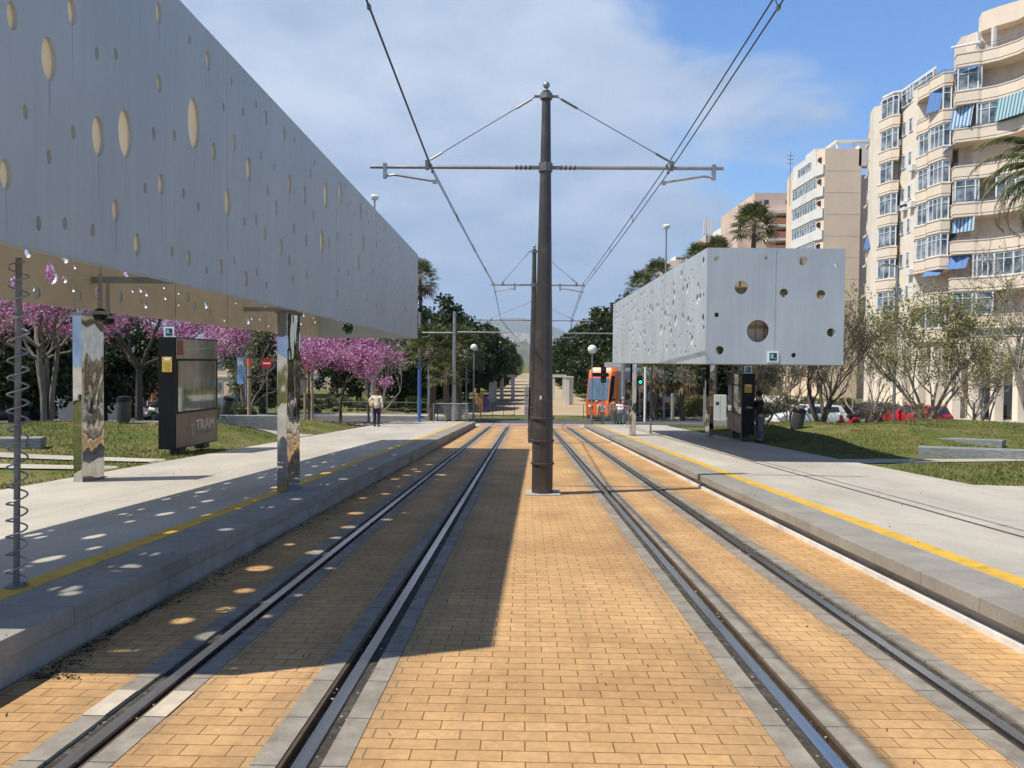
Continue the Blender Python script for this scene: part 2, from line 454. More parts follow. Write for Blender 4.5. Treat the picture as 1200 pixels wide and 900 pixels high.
M = {}
def make_materials():
    M['paver'] = m_paver(); M['strip'] = m_strip(); M['plat'] = m_platform(); M['granite'] = m_granite()
    M['grass'] = m_grass(); M['asphalt'] = m_asphalt(); M['panel'] = m_panel()
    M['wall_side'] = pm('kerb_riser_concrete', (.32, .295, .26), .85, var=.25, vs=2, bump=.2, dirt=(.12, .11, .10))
    M['white_strip'] = pm('white_plaster_strip', (.66, .63, .58), .8, var=.15, vs=3, dirt=(.3, .27, .22))
    M['yellow'] = pm('yellow_line_tiles', (.62, .37, .035), .7, var=.16, vs=4, bump=.2, dirt=(.30, .19, .05), dirt_s=5)
    M['slot'] = pm('drain_slot_dark', (.06, .058, .055), .8)
    M['channel'] = pm('rail_channel_dirt', (.045, .038, .03), .95, var=.5, vs=14, bump=.6, bs=40, dirt=(.14, .12, .09), dirt_s=7)
    M['rail'] = pm('polished_rail_steel', (.50, .49, .48), .22, .95, var=.2, vs=9, stretch=(1, .05, 1))
    M['rail_side'] = pm('rusty_rail_side', (.10, .065, .04), .7, .3, var=.3, vs=8)
    t = NT('mirror_stainless'); co = t.coord('Object', (1.5, 1.5, .8))
    n = t.noise(co, 1.6, 2, .4); n2 = t.noise(co, 5, 6, .7)
    t.set(col=t.ramp(n2, [(.35, (.46, .45, .43)), (.65, (.62, .62, .61))]), rough=t.math('MULTIPLY_ADD', n2, .10, -.02, clamp=True), metal=1.0); t.bump(n, .35, .05); M['mirror'] = t.m
    M['tan'] = pm('tan_inner_lining', (.62, .53, .38), .7, var=.12, vs=2.5, dirt=(.50, .42, .29))
    M['under'] = pm('bronze_underside_sheet', (.62, .53, .40), .24, .5, var=.10, vs=1.2, dirt=(.52, .44, .32), dirt_s=2.2)
    t = NT('added_translucent_lining'); co = t.coord('Object')
    col = t.ramp(t.noise(co, 1.5, 5), [(.3, (.56, .48, .35)), (.7, (.64, .565, .43))])
    t.set(col=col, rough=.7)
    tr = t.n('ShaderNodeBsdfTranslucent'); t.l(col, tr.inputs[0]); mx = t.n('ShaderNodeMixShader'); mx.inputs[0].default_value = .36
    t.l(t.b.outputs[0], mx.inputs[1]); t.l(tr.outputs[0], mx.inputs[2]); t.l(mx.outputs[0], t.out.inputs[0])
    M['liner'] = t.m
    M['pole'] = pm('brown_grey_pole_paint', (.072, .062, .056), .42, .3, var=.18, vs=3, dirt=(.12, .105, .09), dirt_s=3)
    M['galv'] = pm('galvanised_steel', (.33, .335, .335), .45, .7, var=.2, vs=6)
    M['galv_dark'] = pm('weathered_steel', (.19, .185, .18), .5, .5, var=.25, vs=6)
    M['wire'] = pm('overhead_wire', (.10, .105, .115), .5, .5)
    M['white'] = pm('white_paint', (.78, .78, .76), .5, var=.06)
    M['black'] = pm('black_enamel', (.008, .008, .009), .38, var=.3, spec=.25)
    M['darkgrey'] = pm('dark_grey_plastic', (.055, .058, .062), .5, var=.2)
    M['grey'] = pm('grey_plastic', (.25, .26, .27), .55, var=.15)
    M['concrete'] = pm('plain_concrete', (.40, .38, .34), .85, var=.2, vs=2, bump=.3, dirt=(.22, .2, .18))
    M['gravel_wall'] = pm('grey_stacked_slate', (.22, .24, .235), .85, var=.35, vs=7, bump=.8, bs=18, stretch=(1, 1, 5), dirt=(.12, .13, .13), dirt_s=4)
    M['sand'] = pm('promenade_sand', (.43, .335, .22), .95, var=.15, vs=.5, bump=.3, dirt=(.30, .225, .145), dirt_s=.25)
    M['bark_grey'] = pm('grey_bark', (.17, .15, .125), .9, var=.35, vs=6, bump=.7, bs=30, stretch=(1, 1, .3))
    M['bark_dark'] = pm('dark_bark', (.075, .062, .052), .9, var=.35, vs=6, bump=.7, bs=30, stretch=(1, 1, .3))
    M['palm_bark'] = pm('palm_fibre_bark', (.15, .11, .075), .95, var=.4, vs=8, bump=1.0, bs=14, stretch=(1, 1, 2.5))
    M['wood'] = pm('bare_timber', (.36, .27, .17), .8, var=.2, vs=4, stretch=(3, 3, .3))
    M['red'] = pm('red_paint', (.50, .035, .025), .4, var=.1)
    M['orange'] = pm('orange_paint', (.82, .16, .022), .35, var=.08, coat=.3)
    M['blue'] = pm('blue_paint', (.03, .13, .42), .45, var=.12)
    M['pale_blue'] = pm('pale_blue_board', (.22, .42, .68), .5, var=.1)
    M['rubber'] = pm('black_rubber', (.022, .022, .023), .75)
    t = NT('window_glass_dark'); t.set(col=(.035, .05, .065), rough=.06, spec=.9); M['glass'] = t.m
    t = NT('clear_panel_glass'); t.set(col=(.62, .72, .70), rough=.08, spec=.5, alpha=.12); M['clear'] = t.m
make_materials()
# ------------------------------------------------------------------ terrain, roads, track bed
def frange(a, b, s):
    n = int(round((b-a)/s)); return [a+(b-a)*i/n for i in range(n+1)]

def grid_mesh(name, xs, ys, zf, mat, kind='structure', smooth_=True):
    nx, ny = len(xs), len(ys)
    vs = [(x, y, zf(x, y)) for y in ys for x in xs]
    fs = [(j*nx+i, j*nx+i+1, (j+1)*nx+i+1, (j+1)*nx+i) for j in range(ny-1) for i in range(nx-1)]
    b = MB(); b.add(vs, fs)
    o = b.build(name, mat, smooth_=smooth_, fixn=False)
    o['kind'] = kind
    return o

xs = [-3000, -1200, -500, -250, -140, -90] + frange(-60, -30, 3) + frange(-28, -8, .5) + [-7.36, -7.34, -5, -2.96, -2.94, 0, 3.39, 3.41, 5, 7.34, 7.36] + frange(8, 32, .5) + frange(34, 60, 2) + [80, 120, 200, 400, 1000, 3000]
ys = [-60, -40] + frange(-26, 46, .5) + [46.48, 46.52] + frange(47, 80, 1) + [90, 110, 140, 180, 240, 320, 420, 600, 1000, 2000, 4000]
grid_mesh('ground', xs, ys, gz, M['grass'])

def sheet(name, pts_left, pts_right, mat, off=.004, thick=None, zf=gz, n=1):
    """a laid surface between two edge lines, following the ground"""
    b = MB(); vs = []
    L = []; Rr = []
    for i in range(len(pts_left)-1):
        for k in range(n):
            t = k/n
            L.append([pts_left[i][a]*(1-t)+pts_left[i+1][a]*t for a in (0, 1)]); Rr.append([pts_right[i][a]*(1-t)+pts_right[i+1][a]*t for a in (0, 1)])
    L.append(pts_left[-1]); Rr.append(pts_right[-1])
    m = 9
    for l, r in zip(L, Rr):
        for k in range(m):
            t = k/(m-1); x = l[0]*(1-t)+r[0]*t; y = l[1]*(1-t)+r[1]*t
            vs.append((x, y, zf(x, y)+off))
    fs = [(i*m+k, i*m+k+1, (i+1)*m+k+1, (i+1)*m+k) for i in range(len(L)-1) for k in range(m-1)]
    b.add(vs, fs)
    o = b.build(name, mat, smooth_=True); o['kind'] = 'structure'
    return o
zbase = lambda x, y: zb(y)

YS = [-58, -25, 0, 10, 20, 30, 40, 44.5]
RAILS = (-1.975, -.965, 1.395, 2.395)
# pavers between the rails, laid as strips beside the concrete rail blocks
CH, ST = .095, .212     # half channel, outer edge of block strip
edges = [-2.80]
for r in RAILS: edges += [r-ST, r+ST]
edges.append(3.24)
def slab(x0, x1, z0, z1): return [(x0, z0), (x1, z0), (x1, z1), (x0, z1)]
b = MB()
for i in range(0, len(edges), 2):
    b.sweep(slab(edges[i], edges[i+1]-.002, -.09, 0), YS)
o = b.build('track_paving', M['paver']); o['kind'] = 'structure'
b = MB()
for r in RAILS:
    b.sweep(slab(r-ST, r-CH, -.09, .003), YS); b.sweep(slab(r+CH, r+ST-.003, -.09, .003), YS)
o = b.build('rail_block_strips', M['strip']); o['kind'] = 'structure'
b = MB()
for i, r in enumerate(RAILS):
    s_ = 1 if i in (0, 2) else -1
    lo, hi = sorted((r+s_*.028, r+s_*CH)); b.sweep(slab(lo, hi, -.12, -.042), YS)
    lo, hi = sorted((r-s_*.0301, r-s_*CH)); b.sweep(slab(lo, hi, -.12, -.014), YS)
o = b.build('rail_channel_floor', M['channel']); o['kind'] = 'structure'

# loose grit lying in the rail channels
g = []
for r in RAILS:
    for _ in range(220):
        y = RND.uniform(2.6, 16); x = r + RND.choice((-1, 1))*RND.uniform(.045, .098); s = RND.uniform(.003, .008)
        if RND.random() > .35+.65*abs(math.sin(y*1.7+r)): continue
        c = np.array([x, y, zb(y)-.016+s*.4]); a = RND.uniform(0, 6)
        d1 = np.array([math.cos(a), math.sin(a), .2])*s; d2 = np.array([-math.sin(a), math.cos(a), RND.uniform(-.4, .6)])*s
        g.append([c-d1-d2, c+d1-d2, c+d1+d2, c-d1+d2])
o = quads_object('channel_grit', np.array(g), pm('pale_grit', (.30, .27, .22), .9, var=.5, vs=60)); o['kind'] = 'stuff'

# rails: they run on over the crossing and bend to the right
def rail_path(x0):
    p = [(x0, y) for y in (-58, -25, 0, 10, 20, 30, 40, 48)]
    # arc to the right, centre at (x0+rad, 48)
    rad = 42.0-(x0-.2)
    for k in range(1, 13):
        a = R(40)*k/12
        p.append((x0+rad*(1-math.cos(a)), 48+rad*math.sin(a)))
    return p
sec = [(-.032, 0), (.032, 0), (.035, -.012), (.03, -.035), (.012, -.04), (.012, -.07), (-.012, -.07), (-.012, -.04), (-.03, -.035), (-.035, -.012)]
rl = ('outermost rail of the track beside the left platform', 'rail beside the central pole, on its left', 'rail beside the central pole, on its right', 'outermost rail of the track beside the right platform')
for r, lab in zip(RAILS, rl):
    b = MB(); P = rail_path(r); vs = []
    n = len(sec)
    for i, (x, y) in enumerate(P):
        q0 = P[max(i-1, 0)]; q1 = P[min(i+1, len(P)-1)]
        t = Vector((q1[0]-q0[0], q1[1]-q0[1])).normalized(); nrm = Vector((t.y, -t.x))
        up = .0 if y < 46 else .02
        vs += [(x+nrm.x*u, y+nrm.y*u, zb(y)+up+w-.002) for u, w in sec]
    fs = [(i*n+k, (i+1)*n+k, (i+1)*n+(k+1) % n, i*n+(k+1) % n) for i in range(len(P)-1) for k in range(n)]
    b.add(vs, fs)
    o = b.build('tram_rail', M['rail']); setprops(o, 'shiny steel '+lab, 'rail', 'rails of the two tram tracks')
    # the guard side of the groove rail: a darker rusty lip
    s = 1 if r in (RAILS[0], RAILS[2]) else -1
    bb = MB(); bb.sweep([(r+s*.078, -.055), (r+s*.0935, -.055), (r+s*.0935, -.003), (r+s*.074, -.003)], YS)
    bb.build('guard_lip', M['rail_side'], o, world=True)

# platforms
PY = [-58, -25, 0, 10, 20, 30, 40, 43.3]
def platform(side, e, g, y0, y1, o_, h, ye):
    """e: edge x, g: granite inner x, y0..y1: yellow line, o_: outer x, h: height"""
    Y = PY[:-1]+[ye]
    s = side
    def sec(l): return [(s*x, z) for x, z in l]
    b = MB()
    b.sweep(sec([(g, -.1), (o_, -.1), (o_, h), (g, h)]), Y)
    p = b.build('platform', M['plat']); p['kind'] = 'structure'
    b = MB(); b.sweep(sec([(e, h+.001), (g-.002, h+.001), (g-.002, h-.115), (e, h-.115)]), Y)
    k = b.build('platform_kerb', M['granite'], bevel=.008); k['kind'] = 'structure'
    b = MB(); b.sweep(sec([(y0, h-.02), (y1, h-.02), (y1, h+.005), (y0, h+.005)]), Y)
    k = b.build('yellow_safety_line', M['yellow']); k['kind'] = 'structure'
    b = MB()
    if side < 0:
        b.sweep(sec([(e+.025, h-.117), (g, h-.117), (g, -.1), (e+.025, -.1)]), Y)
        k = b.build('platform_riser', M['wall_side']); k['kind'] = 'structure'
    else:
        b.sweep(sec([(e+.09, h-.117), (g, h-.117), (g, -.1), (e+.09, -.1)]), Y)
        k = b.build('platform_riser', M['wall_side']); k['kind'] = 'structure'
        b = MB(); b.sweep(sec([(e+.02, .045), (e+.088, .045), (e+.088, -.1), (e+.02, -.1)]), Y)
        k = b.build('white_base_strip', M['white_strip']); k['kind'] = 'structure'
HL, HR = .27, .25
platform(-1, 2.80, 3.34, 3.35, 3.52, 7.20, HL, 43.4)
platform(1, 3.17, 3.66, 3.67, 3.84, 7.42, HR, 41.5)
# long drain slot in the right platform
b = MB(); b.sweep(slab(5.02, 5.07, HR-.01, HR+.004), [-58, -25, 0, 10, 20, 30, 41]); o = b.build('drain_slot', M['slot']); o['kind'] = 'structure'
# dead leaves and soil gathered at the foot of the left platform
g = []
for _ in range(4500):
    y = 4.2+20*RND.random()**1.5; x = -2.775+abs(RND.gauss(0, .085))*(1.2+math.sin(y*2.1)*.6+math.sin(y*.7)*.4); s = RND.uniform(.003, .010)
    c = np.array([x, y, zb(y)+.004+RND.random()*.012]); a = RND.uniform(0, 6)
    d1 = np.array([math.cos(a), math.sin(a), RND.uniform(-.4, .4)])*s; d2 = np.array([-math.sin(a), math.cos(a), RND.uniform(-.4, .6)])*s*.6
    g.append([c-d1-d2, c+d1-d2, c+d1+d2, c-d1+d2])
o = quads_object('leaf_litter', np.array(g), leafmat('dead_leaf_crumbs', (.02, .016, .012), (.075, .055, .035), trans=.0)); o['kind'] = 'stuff'

# side paths over the lawns
def hb(x, y): return gz(x, y)
sheet('path', [(7.42, 17.2), (16, 18.6)], [(7.42, 18.4), (16, 19.4)], M['plat'], .02, n=20)
sheet('path', [(7.42, 8.0), (16, 8.8)], [(7.42, 12.9), (16, 10.6)], M['plat'], .02, n=20)
sheet('path', [(-20, 13.6), (-7.2, 13.6)], [(-20, 14.3), (-7.2, 14.3)], M['plat'], .03, n=25)
sheet('path', [(-12, 15.3), (-7.2, 15.3)], [(-12, 16.0), (-7.2, 16.0)], M['plat'], .03, n=12)
sheet('path', [(-9.5, 25.2), (-7.2, 24.6)], [(-9.5, 26.6), (-7.2, 27.2)], M['plat'], .03, n=8)
sheet('path', [(-9.8, 36.6), (-7.2, 35.6)], [(-9.8, 38.2), (-7.2, 38.6)], M['plat'], .03, n=8)

# crossing: red strip, road, far kerb, promenade
RED = pm('red_crossing_paint', (.45, .10, .08), .8, var=.25, vs=3, dirt=(.3, .2, .17), dirt_s=2)
sheet('crossing_apron', [(-9.5, 43.4), (-9.5, 47.6)], [(9.5, 43.4), (9.5, 47.6)], M['plat'], .006, zf=zbase, n=3)
sheet('red_crossing_strip', [(-2.7, 44.5), (-2.7, 46.4)], [(3.2, 44.5), (3.2, 46.4)], RED, .012, zf=zbase, n=2)
sheet('road', [(-140, 47.6), (-140, 58)], [(140, 47.6), (140, 58)], M['asphalt'], .010, zf=zbase, n=10)
for k in range(-22, 23):
    if abs(k) < 1: continue
LINE = pm('worn_road_marking', (.62, .61, .58), .75, var=.2, vs=2)
for x0, x1 in ((-12, -5.5), (-23, -16), (6, 12.5), (17, 24)):
    sheet('road_marking', [(x0, 52.6), (x1, 52.6)], [(x0, 52.78), (x1, 52.78)], LINE, .016, zf=zbase, n=3)
sheet('road_marking', [(-9, 48.0), (9, 48.0)], [(-9, 48.5), (9, 48.5)], LINE, .016, zf=zbase, n=3)
b = MB()
for xa, xb_ in ((-140, -5), (7, 140)): b.add([(xa, 58, zb(58)), (xb_, 58, zb(58)), (xb_, 58, zb(58)+.13), (xa, 58, zb(58)+.13), (xa, 58.3, zb(58)), (xb_, 58.3, zb(58)), (xb_, 58.3, zb(58)+.13), (xa, 58.3, zb(58)+.13)], [(0,1,2,3),(3,2,6,7),(4,7,6,5),(0,3,7,4),(1,5,6,2)])
o = b.build('kerb', M['concrete']); o['kind'] = 'structure'
sheet('pavement', [(-140, 58.3), (-140, 63)], [(-4.5, 58.3), (-7.5, 63)], M['plat'], .11, zf=zbase, n=6)
sheet('pavement', [(7, 58.3), (10, 63)], [(140, 58.3), (140, 63)], M['plat'], .11, zf=zbase, n=6)
sheet('promenade', [(-4.5, 64.5), (-7.5, 69), (-6.5, 76), (-5, 90), (-4, 150), (-3.5, 400)], [(10, 64.5), (10, 69), (9, 76), (7.5, 90), (6.5, 150), (6, 400)], M['sand'], .03, zf=zbase, n=6)
# streets along both sides
sheet('road', [(20.5, -20), (20.5, 47)], [(28.5, -20), (28.5, 47)], M['asphalt'], .02, n=60)
sheet('pavement', [(28.7, -20), (28.7, 47)], [(37, -20), (37, 47)], M['plat'], .13, n=60)
sheet('road', [(20.5, 58.1), (20.5, 180)], [(28.5, 58.1), (28.5, 180)], M['asphalt'], .02, zf=zbase, n=30)
sheet('pavement', [(28.7, 58.3), (28.7, 180)], [(37, 58.3), (37, 180)], M['plat'], .14, zf=zbase, n=30)
sheet('road', [(-30, -20), (-30, 47)], [(-22, -20), (-22, 47)], M['asphalt'], .02, n=60)
sheet('pavement', [(-50, -20), (-50, 47)], [(-30.2, -20), (-30.2, 47)], M['concrete'], .13, n=60)

# paving behind the photographer (it shows in the mirror pillars)
sheet('pavement', [(-40, -55), (-40, -1)], [(-7.25, -55), (-7.25, -1)], M['plat'], .08, n=12)
sheet('pavement', [(7.45, -55), (7.45, -1)], [(20.4, -55), (20.4, -1)], M['plat'], .08, n=12)

for xa, xb_ in ((RAILS[0]-ST, RAILS[0]-CH-.002), (RAILS[0]+CH+.002, RAILS[0]+ST)):
    sheet('concrete_repair_patch', [(xa, 3.72), (xa, 4.05)], [(xb_, 3.72), (xb_, 4.05)], pm('repair_mortar', (.50, .43, .33), .85, var=.2, vs=8) if 'repair_mortar' not in MATS else MATS['repair_mortar'], .007, zf=zbase)
# ------------------------------------------------------------------ tram shelters: perforated steel boxes on mirror pillars
def perforated(parent, name, W, H, holes, to3d, thick, mat, seg=22, asp=1.0):
    """flat sheet W x H with round holes; to3d(u, v, t) maps into the shelter's frame"""
    vs = [Vector((0, 0)), Vector((W, 0)), Vector((W, H)), Vector((0, H))]
    ed = [(0, 1), (1, 2), (2, 3), (3, 0)]
    loops = [[0, 1, 2, 3]]
    for u, v, r in holes:
        b0 = len(vs); n = seg if r > .05 else 14
        for k in range(n): vs.append(Vector((u+asp*r*math.cos(2*math.pi*k/n), v+r*math.sin(2*math.pi*k/n))))
        ed += [(b0+k, b0+(k+1) % n) for k in range(n)]
        loops.append(list(range(b0, b0+n)))
    # a light lattice keeps the triangles compact
    V, E, F, _, _, _ = delaunay_2d_cdt(vs, ed, [], 2, 1e-5)
    hc = np.array([(u, v, r) for u, v, r in holes]) if holes else np.zeros((0, 3))
    F = [f for f in F if not len(hc) or not ((((hc[:, 0]-sum(V[i].x for i in f)/len(f))/asp)**2+(hc[:, 1]-sum(V[i].y for i in f)/len(f))**2) < (hc[:, 2]*.999)**2).any()]
    n = len(V)
    out = [to3d(p.x, p.y, 0.0) for p in V]+[to3d(p.x, p.y, thick) for p in V]
    fs = [tuple(f) for f in F]+[tuple(i+n for i in reversed(f)) for f in F]
    cnt = {}
    for f in F:
        for i in range(len(f)):
            a, b_ = f[i], f[(i+1) % len(f)]
            cnt[(a, b_)] = 1
    for (a, b_) in cnt:
        if (b_, a) not in cnt: fs.append((b_, a, a+n, b_+n))
    mb = MB(); mb.add(out, fs)
    return mb.build(name, mat, parent)

def scatter_holes(W, H, n, rlo, rhi, rnd, have=(), gap=.05, u0=0, u1=None, edge=.08):
    hs = list(have); u1 = W if u1 is None else u1
    for _ in range(n*6):
        if len(hs) >= n+len(have): break
        r = rlo+(rhi-rlo)*rnd.random()**2.6
        u = rnd.uniform(max(u0, r+edge), min(u1, W-r-edge)); v = rnd.uniform(r+edge, H-r-edge)
        if all((u-a)**2+(v-b)**2 > (r+c+gap)**2 for a, b, c in hs): hs.append((u, v, r))
    return hs

ANG = R(.573)
def seam(mb, c, s): mb.box(c, s)

# ---- near shelter, over the left platform
SH1 = thing('tram_shelter', 'long grey perforated steel box shelter on the left, hanging over the platform in shade', 'shelter', (-3.07, 3.75, 2.267), ANG, 'perforated box shelters of the tram stop')
L1, H1, W1 = 19.3, 2.51, 3.0
mi = root_matrix(SH1).inverted()
def on_face1(px, py):
    o = mi @ Vector((0, 0, CAM_H)); q = mi @ at(px, py, 1.0); d = q-o
    t = (0-o.x)/d.x; p = o+d*t
    return p.y, p.z
hole_px = [(31,40,72),(181,30,64),(399,33,55),(123,148,108),(243,134,32),(291,136,32),(400,210,48),(64,281,38),(184,332,36),(247,342,100),(315,335,120),(487,310,126),(123,394,36),(15,438,76),(476,100,26),(523,153,50),(581,204,24),(561,270,24),(610,280,24),(643,262,22),(668,295,40),(386,335,32),(438,340,30),(537,380,46),(588,358,44),(714,336,36),(739,350,16),(655,390,22),(625,425,62),(688,418,20),(727,463,50),(765,490,48),(405,463,56),(461,487,28),(364,472,28),(498,518,24),(572,508,70),(614,556,24),(643,552,28),(694,523,38),(666,586,38),(97,561,38),(163,561,34),(291,529,58),(233,578,34),(345,614,58),(432,631,28),(474,648,42),(555,670,42),(588,653,22),(618,700,42),(519,678,20),(645,683,20),(672,478,28),(818,490,70),(790,408,16),(780,437,28),(854,485,60),(905,530,44),(706,620,44),(808,607,64),(738,575,30),(769,603,32),(787,542,30),(669,716,22),(735,700,22),(770,690,22),(848,595,26),(826,610,30),(727,655,30),(912,608,44),(900,660,44)]
H = []
for cx, cy, h in hole_px:
    px, py = cx/2.142, cy/2.142
    u, v = on_face1(px, py); u, v1 = u, on_face1(px, py+h/2/2.142)[1]
    r = abs(v-v1)
    if .1+r < u < L1-r-.1 and r+.05 < v < H1-r-.05 and all((u-a)**2+(v-b)**2 > (r+c+.02)**2 for a, b, c in H): H.append((u, v, r))
# where the sun draws light spots on the pavement: (x, y, half width) in the photograph, carried back along the sun to the underside
SUN = Vector((.575, .225, -1.0))
sp1 = [(118,185,20),(143,252,42),(284,218,24),(392,278,52),(215,343,44),(230,358,40),(475,236,28),(400,85,14),(432,98,14),(506,112,28),(523,170,22),(620,44,22),(638,72,22),(635,116,17),(592,92,14),(708,160,24),(836,91,20),(925,66,18),(845,40,12),(735,96,12),(905,206,16),(990,231,34),(812,280,40),(768,349,30),(709,408,32),(577,442,33),(665,490,52),(840,380,25),(1012,20,16),(1050,186,20)]
sp2 = [(181,123,18),(230,138,18),(110,190,15),(36,212,16),(268,228,22),(250,265,22),(215,293,16),(167,331,28),(95,310,13),(350,245,15),(345,177,13),(390,105,12),(370,138,12),(400,128,11),(430,118,11),(490,127,16),(285,188,12),(460,100,12),(420,112,10)]
spots = [(x/2.6475, 560+y/2.6475, w/2.6475) for x, y, w in sp1]+[(300+x/2.25, 500+y/2.25, w/2.25) for x, y, w in sp2]
def ground_hit(px, py):
    for hh in (HL, 0.0):
        o = Vector((0, 0, CAM_H)); d = at(px, py, 1.0)-o
        # z = hh - SL*y
        t = (hh-o.z)/(d.z+SL*d.y); p = o+d*t
        if hh == 0.0 or p.x < -2.8: return p
UNDER, BACK = [], []
for px, py, w in spots:
    p = ground_hit(px, py); r = w*p.y/FPX*.95
    q = mi @ (p-SUN*(2.267+H1-p.z))          # where the ray crosses the roof plane
    if not (r+.05 < q.y < L1-r-.05): continue
    if q.x > -W1+.12: UNDER.append((q.y-.032, min(q.x, -1.46-r)+W1-.032, r))
    else:
        k = (-W1-q.x)/.575; v = H1-k; u = q.y+k*.225
        if .1 < v < H1-.1 and .2 < u < L1-.2: BACK.append((u, v, r*1.5))
def untangle(hs, W, H, gap=.015):
    out = []
    for u, v, r in sorted(hs, key=lambda h: -h[2]):
        r = min(r, u-.04, v-.04, W-u-.04, H-v-.04)
        for a, b_, c in out: r = min(r, math.hypot(u-a, v-b_)-c-gap)
        if r > .02: out.append((u, v, r))
    return out
rnd = random.Random(3)
H = scatter_holes(L1, H1, 150, .018, .085, rnd, H, .07, 8.0)
H = scatter_holes(L1, H1, 90, .015, .05, rnd, H, .06, 11.0)
perforated(SH1, 'side_panel', L1, H1, H, lambda u, v, t: (-t, u, v), .03, M['panel'], asp=.58)
HB = untangle(BACK, L1, H1)
for _ in range(90):                      # plenty of holes along the lower strip that shows below the front panel
    r = .025+.075*rnd.random()**1.5; u, v = rnd.uniform(.3, L1-.3), r+.06+rnd.random()*.5
    if all((u-a_)**2+(v-c_)**2 > (r+d_+.08)**2 for a_, c_, d_ in HB): HB.append((u, v, r))
HBL = list(HB)
HB = [h for i, h in enumerate(HB) if i < len(HB)-18]
HB = scatter_holes(L1, H1, 60, .04, .14, rnd, HB)
perforated(SH1, 'side_panel', L1, H1, HB, lambda u, v, t: (-W1+t, u, v), .03, M['panel'])
for yy, sg in ((0, 1), (L1, -1)):
    HE = scatter_holes(W1-.064, H1, 10, .05, .2, rnd)
    perforated(SH1, 'end_panel', W1-.064, H1, HE, lambda u, v, t: (-W1+.032+u, yy+sg*t, v), .03, M['panel'])
# perforated roof sheet; unseen slot added along the track side to light the lining, the underside is open
RW = W1-1.40
HU = scatter_holes(L1-.064, RW, 14, .03, .06, rnd, untangle(UNDER, L1-.064, RW), gap=.10)
perforated(SH1, 'roof', L1-.064, RW, HU, lambda u, v, t: (-W1+.032+v, u+.032, H1-.03-t), .012, M['panel'])
for y in (1.4, 7.0, 13.0): b = MB(); b.bbox(-W1+.045, -.045, y-.04, y+.04, .38, .47); b.build('cross_beam', M['galv'], SH1)
b = MB(); b.tube([(-1.6, .3, .42), (-1.6, L1-.3, .42)], .03, 8); b.build('cable_tube', M['galv_dark'], SH1)
b = MB(); b.quad((-.042, .1, .05), (-.042, L1-.1, .05), (-.042, L1-.1, H1-.02), (-.042, .1, H1-.02)); b.build('lining', M['liner'], SH1, fixn=False)  # translucent sheet added so sunlight from the roof slot brightens the holes
HBL += [h for h in HB if h not in HBL and all((h[0]-a_)**2+(h[1]-c_)**2 > (h[2]+d_+.01)**2 for a_, c_, d_ in HBL)]
perforated(SH1, 'lining', L1, H1, HBL, lambda u, v, t: (-W1+.036+t, u, v), .004, pm('shelter_inner_tan', (.55, .485, .385), .6, var=.10, vs=1.5, dirt=(.46, .40, .31)))
t = NT('rain_stain'); t.set(col=(.10, .105, .11), rough=.7, alpha=t.math('MULTIPLY', t.noise(t.coord('Object', (9, 9, 1.2)), 2.0, 3), .26)); M['stain'] = t.m
rs = random.Random(4)
for u, v, r in sorted(H, key=lambda h: -h[2])[:34]:
    ln_ = min(v-r-.03, rs.uniform(.12, .45)); w = rs.uniform(.007, .016)
    if ln_ > .08: b = MB(); z = v-r+.004; b.add([(.0015, u-w, z), (.0015, u+w, z), (.0015, u+w*.5, z-ln_), (.0015, u-w*.5, z-ln_)], [(0, 1, 2, 3)]); b.build('rain_streak', M['stain'], SH1, fixn=False)
b = MB()
b.bbox(-.001, .0025, .02, L1-.02, .0, .018)
b.build('bottom_edge', pm('grey_seam_sealant', (.42, .46, .47), .6), SH1)  # grey sealant close to the panel tone
for k in (3, 7, 11): b = MB(); b.bbox(-.001, .002, k*1.2+.597, k*1.2+.603, .02, H1-.02); b.build('panel_seam', MATS['grey_seam_sealant'], SH1)

for k in range(1, 8): b = MB(); b.bbox(-W1+.040, -W1+.0425, k*2.4, k*2.4+.012, .05, H1-.1); b.build('lining_joint', M['darkgrey'], SH1)
def pillar(sh, px, d, h_pl, w, l, zt):
    x = xat(px, d); z0 = zb(d)+h_pl
    b = MB(); b.bbox(x-w/2, x+w/2, d-l/2, d+l/2, z0+.002, zt+.012)
    p = b.build('pillar', M['mirror'], sh, world=True, bevel=.006)
    b = MB(); b.bbox(x-w/2-.03, x+w/2+.03, d-l/2-.03, d+l/2+.03, z0+.001, z0+.014); b.build('base_plate', M['galv_dark'], p, world=True)
    b = MB(); b.bbox(x-w/2-.02, x+w/2+.02, d-l/2-.02, d+l/2+.02, zt-.035, zt+.008); b.build('cap_plate', M['galv_dark'], p, world=True)
    return p
pillar(SH1, 338.5, 10.75, HL, .14, .60, 2.267)
pillar(SH1, 104, 11.7, HL, .14, .60, 2.267)

# ---- far shelter, over the right platform
SH2 = thing('tram_shelter', 'pale sunlit perforated steel box shelter on the right, end wall with big round holes', 'shelter', (3.885, 16.7, 1.60), ANG, 'perforated box shelters of the tram stop')
L2, H2, W2 = 16.4, 2.50, 2.97
front = [(526,101,9),(715,96,8),(858,108,17),(985,124,8),(623,215,25),(787,235,16),(929,240,17),(530,325,9),(690,388,42),(971,391,16),(544,466,16),(829,483,9)]
HF = [((cx-490)/530*W2, (520-cy)/462*H2, r/178.0*1.02) for cx, cy, r in front]
rnd = random.Random(8)
perforated(SH2, 'end_panel', W2, H2, HF, lambda u, v, t: (u, t, v), .03, M['panel'], seg=36)
HS = scatter_holes(L2-.04, H2, 330, .022, .12, rnd, [(1.3, .55, .13), (1.9, 1.8, .13), (.25, 1.0, .1), (.3, 2.25, .1), (3.2, 1.1, .15), (5.2, .95, .16), (7.0, 1.7, .13)], .05)
perforated(SH2, 'side_panel', L2-.04, H2, HS, lambda u, v, t: (t, u+.034, v), .03, M['panel'])
